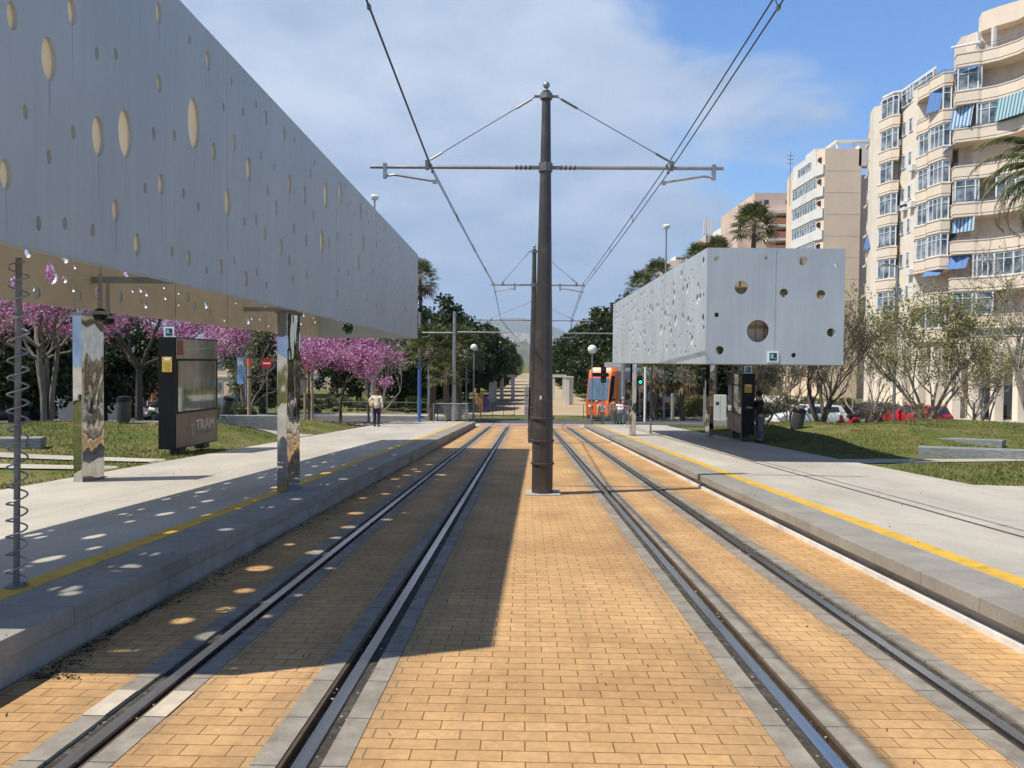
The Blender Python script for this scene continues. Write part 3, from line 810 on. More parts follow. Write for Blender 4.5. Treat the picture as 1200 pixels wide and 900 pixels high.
HS = scatter_holes(L2-.04, H2, 30, .03, .10, rnd)
perforated(SH2, 'side_panel', L2-.04, H2, HS, lambda u, v, t: (W2-t, u+.034, v), .03, M['panel'])
perforated(SH2, 'end_panel', W2-.064, H2, scatter_holes(W2-.064, H2, 12, .04, .2, rnd), lambda u, v, t: (u+.032, L2-t, v), .03, M['panel'])
HU = scatter_holes(L2-.1, W2-.07, 42, .035, .09, rnd, gap=.15)
perforated(SH2, 'underside', L2-.1, W2-.07, HU, lambda u, v, t: (v+.035, u+.05, .012+t), .03, M['under'])
b = MB(); b.bbox(.036, .05, .4, L2-.1, .05, H2-.05); b.build('lining', pm('pale_inner_lining', (.72, .70, .64), .8, var=.06), SH2)
# inner lining boards seen through the holes of the end wall
b = MB(); b.bbox(.12, W2-.12, .30, .335, .10, H2-.12)
b.mi = 0
o = b.build('lining', M['tan'], SH2)
b = MB(); b.bbox(.12, W2-.12, .27, .298, .78, .84); b.bbox(.12, W2-.12, .27, .298, 1.66, 1.70)
for k in range(14): b.bbox(.2+k*.19, .215+k*.19, .285, .2985, .12, H2-.14)
b.build('lining_rib', pm('lining_batten', (.28, .22, .14), .7), SH2)
b = MB(); b.bbox(1.475, 1.487, -.004, .0005, .02, H2-.02); b.build('panel_seam', pm('pale_sealant', (.30, .34, .36), .6), SH2)
for k in range(1, 14): b = MB(); b.bbox(-.0025, .001, k*1.2-.005, k*1.2+.005, .02, H2-.02); b.build('panel_seam', MATS['pale_sealant'], SH2)
b = MB(); b.bbox(-.004, W2+.004, -.006, L2, -.02, -.001); b.build('bottom_edge', pm('rusty_edge_trim', (.26, .20, .13), .6, .4, var=.3, vs=4), SH2)
pillar(SH2, 742, 29.3, HR, .16, .60, 1.60)
pillar(SH2, 832, 28.6, HR, .16, .60, 1.60)

# little square stop signs
def stop_icon(root_name, label, c, w, normal_y=-1):
    t = thing(root_name, label, 'sign', c, 0, 'white square tram stop signs')
    b = MB(); b.box((0, 0, 0), (w, .02, w)); b.build('plate', M['white'], t, bevel=.003)
    b = MB(); b.box((-.0*w, -.0125, 0), (w*.66, .004, w*.70)); b.build('dark_field', pm('sign_navy', (.01, .035, .06), .4) if 'sign_navy' not in MATS else MATS['sign_navy'], t)
    b = MB(); b.box((-.10*w, -.0165, .04*w), (w*.26, .003, w*.40)); b.build('pale_mark', pm('sign_turquoise', (.15, .55, .50), .4) if 'sign_turquoise' not in MATS else MATS['sign_turquoise'], t)
    b = MB(); b.lathe([(w*.085, 0), (w*.085, .003)], (.17*w, -.0145, -.14*w), 14, Matrix.Rotation(R(90), 3, 'X')); b.build('blue_dot', pm('sign_blue', (.05, .25, .6), .4) if 'sign_blue' not in MATS else MATS['sign_blue'], t)
    return t
f = root_matrix(SH2)
stop_icon('stop_sign', 'white square sign with a blue and green emblem fixed low on the pale end wall', f @ Vector(((749-490)/530*W2, -.012, (520-490)/462*H2)), .235)

# spiral wrapped conduits hanging below the shelters
def conduit(px0, py0, px1, d, zt, h_pl, label, r=.020, R2=.062, pitch=.125):
    x = xat(px1, d); z0 = zb(d)+h_pl
    t = thing('spiral_conduit', label, 'conduit', (x, d, z0), 0, 'conduits wrapped in wire spirals')
    x2 = xat(px0, d)-x; h = zt-z0
    b = MB(); b.tube([(0, 0, 0), (x2, 0, h)], r, 12); b.build('pipe', M['galv_dark'], t, smooth_=True)
    b = MB(); b.lathe([(.07, 0), (.07, .02), (.05, .03)], (0, 0, .001), 14); b.build('foot', M['galv_dark'], t)
    n = int(h/pitch*16); pts = []
    for k in range(n+1):
        z = .03+(h-.06)*k/n; a = 2*math.pi*k/16
        q = z/h
        pts.append((x2*q+R2*math.cos(a), R2*math.sin(a), z+.012*math.sin(z*7)))
    b = MB(); b.tube(pts, .0065, 6); b.build('wire_spiral', M['galv'], t, smooth_=True)
conduit(23.5, 292, 17, 5.15, 2.27, HL, 'dark pipe with a loose wire spiral rising from the yellow line at the left edge')
conduit(763.5, 430, 763, 30.8, 1.6, HR, 'thin spiral-wrapped pipe below the pale shelter', .028, .06, .15)

# ------------------------------------------------------------------ overhead line
def insulator(mb, p, q, r=.045, n=4):
    p, q = Vector(p), Vector(q)
    pts = []; rad = []
    for i in range(n*2+1):
        pts.append(p.lerp(q, i/(n*2))); rad.append(r if i % 2 else r*.45)
    mb.tube(pts, rad, 10)

def mast(px_base, d, py_top, py_arm, arm_l, arm_r, stay_l, stay_r, reg_l, reg_r, label, rb=.18, rt=.07, detail=True):
    X = xat(px_base, d); z0 = zb(d)
    zt = at(px_base, py_top, d).z; za = at(px_base, py_arm, d).z
    t = thing('catenary_mast', label, 'mast', (X, d, z0), 0, 'masts carrying the overhead wires')
    H = zt-z0; A = za-z0
    dx = lambda px: xat(px, d)-X
    b = MB(); b.lathe([(rb, 0), (rb, .9), (rb*.985, .91), (rt, H)], (0, 0, 0), 12); b.build('shaft', M['pole'], t)
    b = MB(); b.bbox(-.27, .30, -.25, .25, .001, .03); b.build('base_slab', M['concrete'] if detail else M['concrete'], t)
    for z in (.52, .90, 1.28):
        if detail: b = MB(); b.lathe([(rb+.004, z-.02), (rb+.022, z-.015), (rb+.022, z+.015), (rb+.004, z+.02)], (0, 0, 0), 12); b.build('hoop', M['pole'], t)
    b = MB(); b.lathe([(.02, H), (.03, H+.02), (.02, H+.05)], (0, 0, 0), 10); b.ball((0, 0, H+.10), .058, 12); b.build('finial', M['galv'], t, smooth_=True)
    b = MB(); b.lathe([(rt+.035, H-.13), (rt+.035, H-.04)], (0, 0, 0), 10); b.bbox(-.2, .2, -.025, .025, H-.10, H-.07); b.build('collar', M['galv_dark'], t); b = MB()
    ra = rb+(rt-rb)*A/H
    b.lathe([(ra+.03, A-.07), (ra+.03, A+.07)], (0, 0, 0), 10); b.bbox(-.24, .24, -.03, .03, A-.025, A+.025)
    b.build('collar', M['galv_dark'], t)
    for s, e in ((-1, arm_l), (1, arm_r)):
        b = MB(); b.tube([(s*.18, 0, A), (dx(e), 0, A)], .030, 8); b.build('cross_arm', M['galv'], t)
    for s in (-1, 1):
        b = MB(); insulator(b, (s*.22, 0, A), (s*.52, 0, A), .043); b.build('insulator', pm('brown_insulator', (.12, .09, .075), .35) if 'brown_insulator' not in MATS else MATS['brown_insulator'], t)
    for s, e in ((-1, stay_l), (1, stay_r)):
        a = Vector((s*.17, 0, H-.085)); c = Vector((dx(e), 0, A+.09))
        b = MB(); b.tube([a, c], .008, 5)
        m1 = a.lerp(c, .04); m2 = a.lerp(c, .18); b.tube([m1, m2], .02, 6)
        m1 = a.lerp(c, .86); m2 = a.lerp(c, .97); b.tube([m1, m2], .018, 6)
        b.bbox(c.x-.03, c.x+.03, -.04, .04, A-.04, A+.11)
        b.build('stay', M['galv_dark'], t)
    for s, e, g in ((-1, reg_l[0], reg_l[1]), (1, reg_r[0], reg_r[1])):
        b = MB(); xa, xc = dx(e), dx(g)
        b.bbox(xa-.03, xa+.03, -.03, .03, A-.19, A+.06)
        b.tube([(xa, 0, A-.15), (xa+(xc-xa)*.2, 0, A-.13), (xc, 0, A-.235)], .020, 6)
        b.bbox(xc-.035, xc+.035, -.02, .02, A-.275, A-.21)
        b.build('steady_arm', M['galv'], t)
    return dict(X=X, d=d, zt=zt, za=za, t=t)

M1 = mast(636.5, 12.85, 107, 196.5, 433, 843, 499, 783, (450, 508), (832, 774), 'tall brown tapered mast with cross arms standing nearest, between the two tracks')
M2 = mast(624.5, 27.4, 292, 334, 574, 684, 588, 674, (602, 579), (655, 681), 'second tapered mast, half hidden right behind the nearest one', .17, .07)
M3 = mast(624, 39.6, 352, 375.5, 556, 694, 575, 670, (562, 584), (690, 668), 'third and most distant mast in the middle row beyond the nearest two', .15, .07, False)
# control boxes on the second mast
for k in range(3): b = MB(); b.bbox(-.30, -.16, -.16, .16, 1.0+k*.36, 1.32+k*.36); b.build('control_box', M['grey'], M2['t'], bevel=.01)
# warning bands on the nearest shaft are only grime, a small plate is riveted on
b = MB(); b.bbox(-.06, -.03, -.184, -.178, 1.60, 1.66); b.build('number_plate', M['white'], M1['t'])

# wires
def wire_pts(stations, n=8):
    P = []
    for i in range(len(stations)-1):
        a, c = Vector(stations[i]), Vector(stations[i+1])
        sag = .0006*(c-a).length**2
        for k in range(n):
            t = k/n; p = a.lerp(c, t); p.z -= sag*4*t*(1-t)*.25; P.append(p)
    P.append(Vector(stations[-1])); return P
def overhead(px1, px2, px3, x0, label):
    zoff = .035
    A1, A2, A3 = M1['za'], M2['za'], M3['za']
    x1, x2, x3 = xat(px1, 12.85), xat(px2, 27.4), xat(px3, 39.6)
    s0 = (x0, -9, zb(-9)+A1-zb(12.85)+.02)
    top = [s0, (x1, 12.85, A1+zoff), (x2, 27.4, A2+.07), (x3, 39.6, A3+.06), (x3+1.0, 55, zb(55)+5.6)]
    low = [(p[0]+.03, p[1], p[2]-.075-zoff if i else p[2]-.07) for i, p in enumerate(top)]
    low[0] = (x0+.05, -9, s0[2]-.07)
    t = thing('overhead_wire', label, 'wire', s0, 0, 'pairs of overhead tram wires')
    Pt, Pl = wire_pts(top), wire_pts(low)
    b = MB(); b.tube(Pt, .0095, 6); b.build('carrying_wire', M['wire'], t, world=True)
    b = MB(); b.tube(Pl, .0095, 6); b.build('contact_wire', M['wire'], t, world=True)
    for i in range(2, len(Pt)-2, 2):
        b = MB(); b.tube([Pt[i], Pl[i]], .006, 5)
        for q in (Pt[i], Pl[i]): b.box(q, (.035, .06, .035))
        b.build('dropper', M['galv_dark'], t, world=True)
overhead(503, 577, 586, -1.40, 'pair of overhead wires above the left track')
overhead(777, 682, 668, 2.36, 'pair of overhead wires above the right track')
# ------------------------------------------------------------------ light, sky, camera
def make_world():
    w = bpy.data.worlds.new('World'); scene.world = w; w.use_nodes = True
    nt = w.node_tree; nt.nodes.clear()
    def N(k, **kw):
        x = nt.nodes.new(k)
        for a, v in kw.items(): setattr(x, a, v)
        return x
    L = nt.links.new
    out = N('ShaderNodeOutputWorld'); bg = N('ShaderNodeBackground'); L(bg.outputs[0], out.inputs[0])
    bg.inputs[1].default_value = SKY_STRENGTH
    sky = N('ShaderNodeTexSky', sky_type='NISHITA'); sky.sun_disc = False
    sky.sun_elevation = R(59.5); sky.sun_rotation = math.atan2(-.575, -.225); sky.altitude = 50; sky.air_density = 1.5; sky.dust_density = .35; sky.ozone_density = 2.0
    tc = N('ShaderNodeTexCoord')
    sep = N('ShaderNodeSeparateXYZ'); L(tc.outputs['Generated'], sep.inputs[0])
    def m(op, a, b=None, clamp=False):
        x = N('ShaderNodeMath', operation=op); x.use_clamp = clamp
        for i, v in enumerate((a, b)):
            if v is None: continue
            if isinstance(v, (int, float)): x.inputs[i].default_value = v
            else: L(v, x.inputs[i])
        return x.outputs[0]
    zz = m('ADD', m('MAXIMUM', sep.outputs[2], 0.0), .22)
    u = m('DIVIDE', sep.outputs[0], zz); v = m('DIVIDE', sep.outputs[1], zz)
    cmb = N('ShaderNodeCombineXYZ'); L(u, cmb.inputs[0]); L(v, cmb.inputs[1])
    n1 = N('ShaderNodeTexNoise'); n1.inputs['Scale'].default_value = 1.9; n1.inputs['Detail'].default_value = 9; n1.inputs['Roughness'].default_value = .58; n1.inputs['Distortion'].default_value = .25
    mp = N('ShaderNodeMapping'); mp.inputs['Location'].default_value = CLOUD_SEED; L(cmb.outputs[0], mp.inputs[0]); L(mp.outputs[0], n1.inputs['Vector'])
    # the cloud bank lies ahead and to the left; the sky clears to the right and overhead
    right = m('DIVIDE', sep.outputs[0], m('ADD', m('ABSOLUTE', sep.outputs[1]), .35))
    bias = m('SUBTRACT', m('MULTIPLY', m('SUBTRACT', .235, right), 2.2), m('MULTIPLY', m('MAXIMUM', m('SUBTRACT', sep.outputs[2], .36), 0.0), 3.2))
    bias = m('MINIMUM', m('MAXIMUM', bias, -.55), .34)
    # unseen low cloud bank added behind the photographer for fill light, clear higher up
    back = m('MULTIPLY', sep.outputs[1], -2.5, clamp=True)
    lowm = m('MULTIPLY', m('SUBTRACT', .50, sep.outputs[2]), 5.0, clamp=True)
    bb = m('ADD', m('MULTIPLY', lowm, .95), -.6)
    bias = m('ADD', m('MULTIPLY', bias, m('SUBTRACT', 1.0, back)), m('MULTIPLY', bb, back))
    f = m('ADD', n1.outputs['Fac'], bias)
    mr = N('ShaderNodeMapRange', interpolation_type='SMOOTHSTEP'); L(f, mr.inputs[0]); mr.inputs[1].default_value = .47; mr.inputs[2].default_value = .72
    n2 = N('ShaderNodeTexNoise'); n2.inputs['Scale'].default_value = 2.8; n2.inputs['Detail'].default_value = 7; n2.inputs['Roughness'].default_value = .55
    L(mp.outputs[0], n2.inputs['Vector'])
    cr = N('ShaderNodeValToRGB'); L(n2.outputs['Fac'], cr.inputs[0])
    e = cr.color_ramp.elements
    e[0].position = .32; e[0].color = (*CLOUD_DARK, 1); e[1].position = .68; e[1].color = (*CLOUD_LIGHT, 1)
    low = N('ShaderNodeMapRange'); L(sep.outputs[2], low.inputs[0]); low.inputs[1].default_value = .02; low.inputs[2].default_value = .34
    tint = N('ShaderNodeMix', data_type='RGBA'); L(low.outputs[0], tint.inputs[0]); tint.inputs[6].default_value = (*CLOUD_LOW, 1); L(cr.outputs[0], tint.inputs[7])
    tint2 = N('ShaderNodeMix', data_type='RGBA'); tint2.inputs[0].default_value = .25; L(tint.outputs[2], tint2.inputs[6]); L(cr.outputs[0], tint2.inputs[7])
    blue = N('ShaderNodeMix', data_type='RGBA', blend_type='MULTIPLY'); blue.inputs[0].default_value = 1; L(sky.outputs[0], blue.inputs[6]); blue.inputs[7].default_value = (*SKY_TINT, 1)
    zen = N('ShaderNodeMapRange'); L(sep.outputs[2], zen.inputs[0]); zen.inputs[1].default_value = .44; zen.inputs[2].default_value = .75; zen.inputs[3].default_value = 1.0; zen.inputs[4].default_value = .32  # unseen upper sky dimmed to weaken the ambient light
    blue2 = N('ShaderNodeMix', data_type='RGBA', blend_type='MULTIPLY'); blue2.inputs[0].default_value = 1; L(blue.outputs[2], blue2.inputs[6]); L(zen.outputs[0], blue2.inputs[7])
    mx = N('ShaderNodeMix', data_type='RGBA'); L(mr.outputs[0], mx.inputs[0]); L(blue2.outputs[2], mx.inputs[6]); L(tint2.outputs[2], mx.inputs[7])
    L(mx.outputs[2], bg.inputs[0])
SKY_STRENGTH = .084
SKY_TINT = (.88, 1.27, 1.85)
CLOUD_SEED = (3.1, 1.7, 0)
CLOUD_DARK, CLOUD_LIGHT, CLOUD_LOW = (4.1, 5.4, 7.6), (6.8, 7.8, 9.6), (2.9, 4.5, 7.6)
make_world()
sd = bpy.data.lights.new('sun', 'SUN'); sd.energy = 5.0; sd.angle = R(.53); sd.color = (1.0, .94, .83)
so = bpy.data.objects.new('sun', sd); COL.objects.link(so)
so.rotation_euler = SUN.to_track_quat('-Z', 'Y').to_euler(); so.location = (-20, -8, 40)
cd = bpy.data.cameras.new('camera'); cd.sensor_width = 36; cd.lens = 36*FPX/1200; cd.clip_start = .05; cd.clip_end = 30000
co = bpy.data.objects.new('camera', cd); COL.objects.link(co); co.matrix_world = Matrix.Translation((0, 0, CAM_H)) @ CAM_M
scene.camera = co
vs_ = scene.view_settings; vs_.view_transform = 'Standard'; vs_.look = 'None'; vs_.exposure = 0.19; vs_.gamma = 1
cy = scene.cycles
cy.use_denoising = True; cy.max_bounces = 7; cy.diffuse_bounces = 3; cy.glossy_bounces = 4; cy.transparent_max_bounces = 10; cy.transmission_bounces = 4
cy.sample_clamp_indirect = 8; cy.use_adaptive_sampling = True; cy.adaptive_threshold = .015
# ------------------------------------------------------------------ vegetation
M['lf_dark'] = leafmat('glossy_ficus_leaf', (.012, .026, .009), (.040, .066, .020), (.085, .105, .042), trans=.12, rough=.38)
M['lf_olive'] = leafmat('olive_green_leaf', (.06, .08, .03), (.15, .17, .075), (.26, .26, .15), trans=.3)
M['lf_mid'] = leafmat('mid_green_leaf', (.028, .055, .014), (.075, .115, .030), (.14, .17, .06), trans=.3)
M['lf_yellow'] = leafmat('young_yellowish_leaf', (.14, .15, .04), (.29, .29, .09), (.42, .40, .17), trans=.35)
M['lf_pink'] = leafmat('judas_blossom', (.27, .07, .19), (.56, .24, .43), (.82, .58, .70), trans=.4, rough=.7)
M['lf_palm'] = leafmat('palm_leaflet', (.045, .065, .020), (.13, .155, .055), (.24, .24, .11), trans=.25, rough=.45)
M['lf_dry'] = leafmat('dry_brown_leaf', (.12, .075, .03), (.24, .17, .08), trans=.2)
M['twig'] = pm('grey_twig', (.26, .22, .18), .9, var=.3, vs=8)
M['twig_dark'] = pm('dark_twig', (.085, .066, .055), .9, var=.3, vs=8)
M['blade'] = leafmat('grass_blade', (.075, .10, .022), (.16, .185, .045), (.30, .26, .11), trans=.25, rough=.6)

def rand_quads(centers, size, rng, flat=None, aspect=.6, jitter=.35):
    """small leaf faces of random turn round the given places"""
    n = len(centers)
    s = size*(1-jitter+2*jitter*rng.random((n, 1)))
    a = rng.normal(size=(n, 3)); a /= np.linalg.norm(a, axis=1, keepdims=True)
    b = rng.normal(size=(n, 3))
    if flat is not None: a[:, 2] *= flat; a /= np.linalg.norm(a, axis=1, keepdims=True)
    b -= a*(a*b).sum(1, keepdims=True); b /= np.linalg.norm(b, axis=1, keepdims=True)
    a = a*s; b = b*s*aspect
    c = np.asarray(centers)
    return np.stack([c-a, c-b*1.0, c+a, c+b*1.0], axis=1)

def branch_set(rnd, start, direction, length, rad, depth, spread=.6, kids=(2, 3), droop=0.0, up=.1, wig=.18, shrink=.72, segs=None, tips=None, seglen=.35):
    """recursive limbs: fills segs with polylines (pts, radii) and tips with twig points"""
    p = Vector(start); d = Vector(direction).normalized()
    n = max(2, int(length/seglen)+1); pts = [p.copy()]; rr = [rad]
    for i in range(n):
        d = (d+Vector((rnd.gauss(0, wig), rnd.gauss(0, wig), rnd.gauss(0, wig*.7)+up*.3-droop*i/n))).normalized()
        p = p+d*(length/n); pts.append(p.copy()); rr.append(rad*(1-(1-.55)*(i+1)/n))
    segs.append((pts, rr, depth))
    if depth <= 1:
        tips.extend(pts[1:])
    if depth == 0: return
    k = rnd.randint(*kids)
    for j in range(k):
        q = n if j == 0 else rnd.randint(max(1, int(n*.4)), n)
        nd = (d+Vector((rnd.gauss(0, spread), rnd.gauss(0, spread), rnd.gauss(0, spread*.7)+up))).normalized()
        branch_set(rnd, pts[q], nd, length*shrink*rnd.uniform(.75, 1.15), rr[q]*rnd.uniform(.55, .75), depth-1, spread, kids, droop, up, wig, shrink, segs, tips, seglen)

def limbs_mesh(name, segs, mat, parent, thin=.004):
    b = MB()
    for pts, rr, dep in segs:
        n = 8 if rr[0] > .06 else (5 if rr[0] > .015 else 3)
        b.tube(pts, [max(r, thin) for r in rr], n, caps=False)
    return b.build(name, mat, parent, smooth_=True, fixn=False)

def crown_points(rnd, rng, clumps, per, rad):
    c = np.repeat(np.array(clumps), per, axis=0)
    d = rng.normal(size=c.shape); d /= np.linalg.norm(d, axis=1, keepdims=True)
    r = rad*rng.random((len(c), 1))**.45
    return c+d*r*np.array([1, 1, .75])

# ---- big dark ficus trees of the avenue
def ficus(label, x, y, h, rx, ry, trunk_h=1.7, seed=0, n=15000, leaf=.19, mat='lf_dark', name='ficus_tree', group='dark trees lining the promenade', clumps=230, cr=1.0, z=None, bark='bark_dark'):
    rnd = random.Random(seed); rng = np.random.default_rng(seed)
    z0 = gz(x, y) if z is None else z
    t = thing(name, label, 'tree', (x, y, z0), 0, group)
    segs = []; tips = []
    b = MB(); b.tube([(0, 0, -.2), (.05, 0, trunk_h*.5), (-.05, .05, trunk_h+.6)], [.38, .30, .26], 10)
    for k in range(7):
        a = k*.9+rnd.random()
        branch_set(rnd, (0, 0, trunk_h*rnd.uniform(.8, 1.1)), (math.cos(a), math.sin(a), 1.1), rx*.55, .14, 2, .45, (2, 3), 0, .2, .1, .7, segs, tips, .6)
    for pts, rr, dep in segs: b.tube(pts, rr, 6, caps=False)
    b.build('trunk', M[bark], t, smooth_=True, fixn=False)
    cz = trunk_h*.55; ch = h-cz
    cl = []
    while len(cl) < clumps:
        v = np.array([rnd.gauss(0, 1) for _ in range(3)]); v /= np.linalg.norm(v)
        q = rnd.random()**.45
        lump = 1+.16*math.sin(v[0]*4.1+seed)*math.cos(v[1]*3.7+seed*.7)+.10*math.sin(v[2]*6+seed*2)
        p = v*q*lump
        zz = cz+ch*.48+p[2]*ch*.52*.92
        if zz < trunk_h*.7: continue
        cl.append((p[0]*(rx-cr*.5), p[1]*(ry-cr*.5), zz))
    P = crown_points(rnd, rng, cl, int(n*1.35)//clumps, cr)
    o = quads_object('crown', rand_quads(P, leaf, rng, aspect=.62), M[mat], t, world=False)
    return t

ficus('dark broad crowned tree rising right behind the far end of the left shelter', xat(512, 74), 74, 9.9, 5.0, 5.0, seed=1, n=26000)
ficus('dark tree of the avenue, second from the left shelter, with a rounded top', xat(546, 92), 92, 9.9, 5.2, 5.0, seed=2, n=22000)
ficus('dark tree narrowing the view at the left side of the sandy promenade', xat(573, 122), 122, 9.6, 4.6, 5, seed=3, n=16000, leaf=.2)
ficus('small far dark tree at the left end of the promenade view', xat(588, 165), 165, 10, 4.0, 5, seed=4, n=9000, leaf=.25)
ficus('dark tree behind the pale shelter, above its far top corner', xat(752, 74), 74, 11.6, 5.4, 5.0, seed=5, n=24000)
ficus('dark tree standing behind the orange tram', xat(706, 93), 93, 10.8, 4.9, 5.0, seed=6, n=22000)
ficus('dark tree at the right side of the sandy promenade, just right of the mast', xat(677, 122), 122, 9.8, 4.5, 5, seed=7, n=16000, leaf=.2)
ficus('small far dark tree at the right end of the promenade view', xat(657, 165), 165, 9, 4.0, 5, seed=8, n=9000, leaf=.25)
ficus('dark tree hidden mostly behind the pale shelter underside', xat(822, 72), 72, 9.0, 5.2, 4.4, seed=9, n=18000)
ficus('black-green tree in deep shade behind the spiral pipe at the left edge', xat(18, 37), 37, 6.6, 4.2, 3.4, 1.9, seed=10, n=16000, leaf=.13, group='dense trees along the left street')
ficus('dark tree low behind the left mirror pillar and the staked trunks', xat(118, 43), 43, 6.0, 4.4, 3.4, 1.7, seed=11, n=15000, leaf=.13, group='dense trees along the left street')
ficus('bushy green tree left of the no entry sign', xat(308, 60), 60, 7.6, 3.2, 3.0, 1.3, seed=12, n=14000, leaf=.14, mat='lf_olive', name='olive_tree', group=None, cr=.7)
ficus('dark tree behind the pink blossoms, right of the near mirror pillar', xat(420, 78), 78, 9.2, 6.5, 4, 2.0, seed=13, n=22000, leaf=.16, group='dense trees along the left street')
ficus('dull green tree behind the person in the cream jacket', xat(463, 72), 72, 7.4, 3.4, 3, 1.5, seed=14, n=14000, leaf=.15, mat='lf_olive', name='olive_tree', group=None)

for px, d, h, rx, lab, sd in ((486, 70, 9.4, 4.6, 'dark tree showing under the far corner of the left shelter, behind the fan palms', 101), (530, 83, 9.7, 5.0, 'dark tree between the two tallest crowns left of the promenade', 102), (560, 106, 9.8, 4.8, 'dark tree in the middle of the left avenue row, behind the globe lamps', 103), (580, 140, 10.4, 4.5, 'slender far dark tree near the left promenade edge', 104),
        (727, 83, 11.2, 5.0, 'dark tree above the roof of the orange tram', 105), (690, 106, 10.4, 4.7, 'dark tree in the middle of the right avenue row', 106), (592, 195, 9.5, 4.0, 'distant dark tree closing the left side of the promenade view', 110), (649, 195, 8.6, 3.8, 'distant dark tree closing the right side of the promenade view', 111), (667, 140, 9.6, 4.4, 'slender far dark tree near the right promenade edge', 107), (785, 80, 9.6, 5.0, 'dark tree behind the tram and the thin posts under the pale shelter', 108), (860, 78, 8.0, 5.0, 'dark tree behind the white cabinet and the right kiosk', 109)):
    ficus(lab, xat(px, d), d, h, rx, rx, seed=sd, n=17000)
# a far wood closing the promenade: nobody could count it
rng = np.random.default_rng(50); rnd = random.Random(50)
P = []
for _ in range(700):
    px = rnd.uniform(575, 690); d = rnd.uniform(230, 420); x = xat(px, d)
    if abs(x-1.2) < 3.0: continue
    P.append((x, d, zb(d)+rnd.uniform(1.0, 9.0 if abs(x) > 9 else 6.0)))
Pn = crown_points(rnd, rng, P, 26, 1.5)
o = quads_object('far_wood', rand_quads(Pn, .42, rng), M['lf_mid']); o['kind'] = 'stuff'

# ---- Judas trees in blossom
def judas(label, px, d, h, spread_r, trunk_h, stems=1, seed=0, n=9000, stem_r=.09, petal=.038, bare=0.0, lean=0):
    rnd = random.Random(seed); rng = np.random.default_rng(seed)
    x = xat(px, d); z0 = gz(x, d)-.03
    t = thing('judas_tree', label, 'tree', (x, d, z0), 0, 'pink blossoming trees on the left lawn')
    segs = []; tips = []
    for s in range(stems):
        a = s*2.4+seed; off = (math.cos(a)*.10*(stems > 1), math.sin(a)*.10*(stems > 1))
        top = Vector((off[0]*3.2+lean, off[1]*3.2, trunk_h*rnd.uniform(.88, 1.08)))
        P = [Vector((off[0], off[1], -.1)), Vector((off[0]*1.4, off[1]*1.4, trunk_h*.45)), top]
        segs.append((P, [stem_r*1.2, stem_r, stem_r*.85], 9))
        for k in range(5 if stems == 1 else 4):
            b = a+k*1.45+rnd.uniform(-.3, .3)
            branch_set(rnd, top, (math.cos(b), math.sin(b), rnd.uniform(.35, 1.3)), spread_r*.50, stem_r*.55, 3, .42, (2, 3), .02, .14, .14, .72, segs, tips, .22)
    limbs_mesh('trunk', segs, M['bark_grey'] if stems > 1 else M['bark_dark'], t)
    tp = np.array([tuple(p) for p in tips]); k = tp[:, 2] > trunk_h*.80
    tp = tp[k]; tp = tp[tp[:, 2] < h]
    n = int(n*.48); idx = rng.integers(0, len(tp), n)
    C = tp[idx]+rng.normal(size=(n, 3))*np.array([.20, .20, .16])
    quads_object('blossom', rand_quads(C, petal, rng, aspect=.8), M['lf_pink'], t, world=False)
    return t
judas('pink blossoming tree with a bundle of pale grey stems beside the left mirror pillar', 55, 24.5, 5.2, 3.9, 2.6, 4, 21, 26000, .085)
judas('broad pink blossoming tree with a dark forked trunk between mirror pillar and kiosk', 163, 31, 5.6, 4.4, 2.3, 1, 22, 26000, .15)
judas('pink blossoming tree glimpsed above the ticket kiosk', 238, 43, 6.6, 3.8, 2.8, 1, 23, 18000, .12, .055)
judas('young pink blossoming tree tied between the two orange tipped stakes', 362, 36.5, 4.7, 2.0, 2.3, 1, 24, 9000, .05, .05)
judas('pink blossoming tree with a thin leaning trunk on the mulch mound', 399, 40.5, 4.6, 2.9, 2.2, 1, 25, 20000, .08, .055, lean=.25)
judas('pink blossoming tree furthest right, just left of the person in the cream jacket', 432, 47, 4.9, 2.4, 2.3, 1, 26, 9000, .07, .055)
judas('pink blossoming tree at the extreme left edge behind the spiral pipe', -12, 29, 5.6, 4.2, 2.6, 1, 27, 20000, .13)

# ---- bare trees on the right lawn
def bare(label, px, d, h, rad, stems, seed, n_leaf=0, leafmat_='lf_yellow', bark='twig', depth=5, kids=(2, 4), name='bare_tree', thick=.085, base_dy=0, leaf=.045, up=.16):
    rnd = random.Random(seed); rng = np.random.default_rng(seed)
    x = xat(px, d); z0 = gz(x, d)-.03
    t = thing(name, label, 'tree', (x, d, z0), 0, 'thin branched trees on the right lawn')
    segs = []; tips = []
    for s in range(stems):
        a = s*2*math.pi/stems+seed+rnd.uniform(-.3, .3)
        branch_set(rnd, (math.cos(a)*.08, math.sin(a)*.08, -.05), (math.cos(a)*.75, math.sin(a)*.75, 1.25), h*.36, thick*rnd.uniform(.75, 1.1), depth, .42, kids, .02, up, .11, .74, segs, tips, .25)
    limbs_mesh('branches', segs, M[bark], t, .0055)
    if n_leaf:
        n_leaf = int(n_leaf*(1.0 if leafmat_ == 'lf_yellow' else .55))
        tp = np.array([tuple(p) for p in tips])
        C = tp[rng.integers(0, len(tp), n_leaf)]+rng.normal(size=(n_leaf, 3))*.10
        quads_object('leaves', rand_quads(C, leaf, rng, aspect=.55), M[leafmat_], t, world=False)
    return t
bare('bare tree with several crooked dark stems right of the pale shelter', 962, 31, 5.2, 3, 5, 31, 900, 'lf_olive', 'twig_dark', thick=.10)
bare('twiggy tree with sparse yellowish leaves on the right mound', 1087, 31.5, 6.0, 3, 6, 32, 8500, 'lf_yellow', 'twig', leaf=.055)
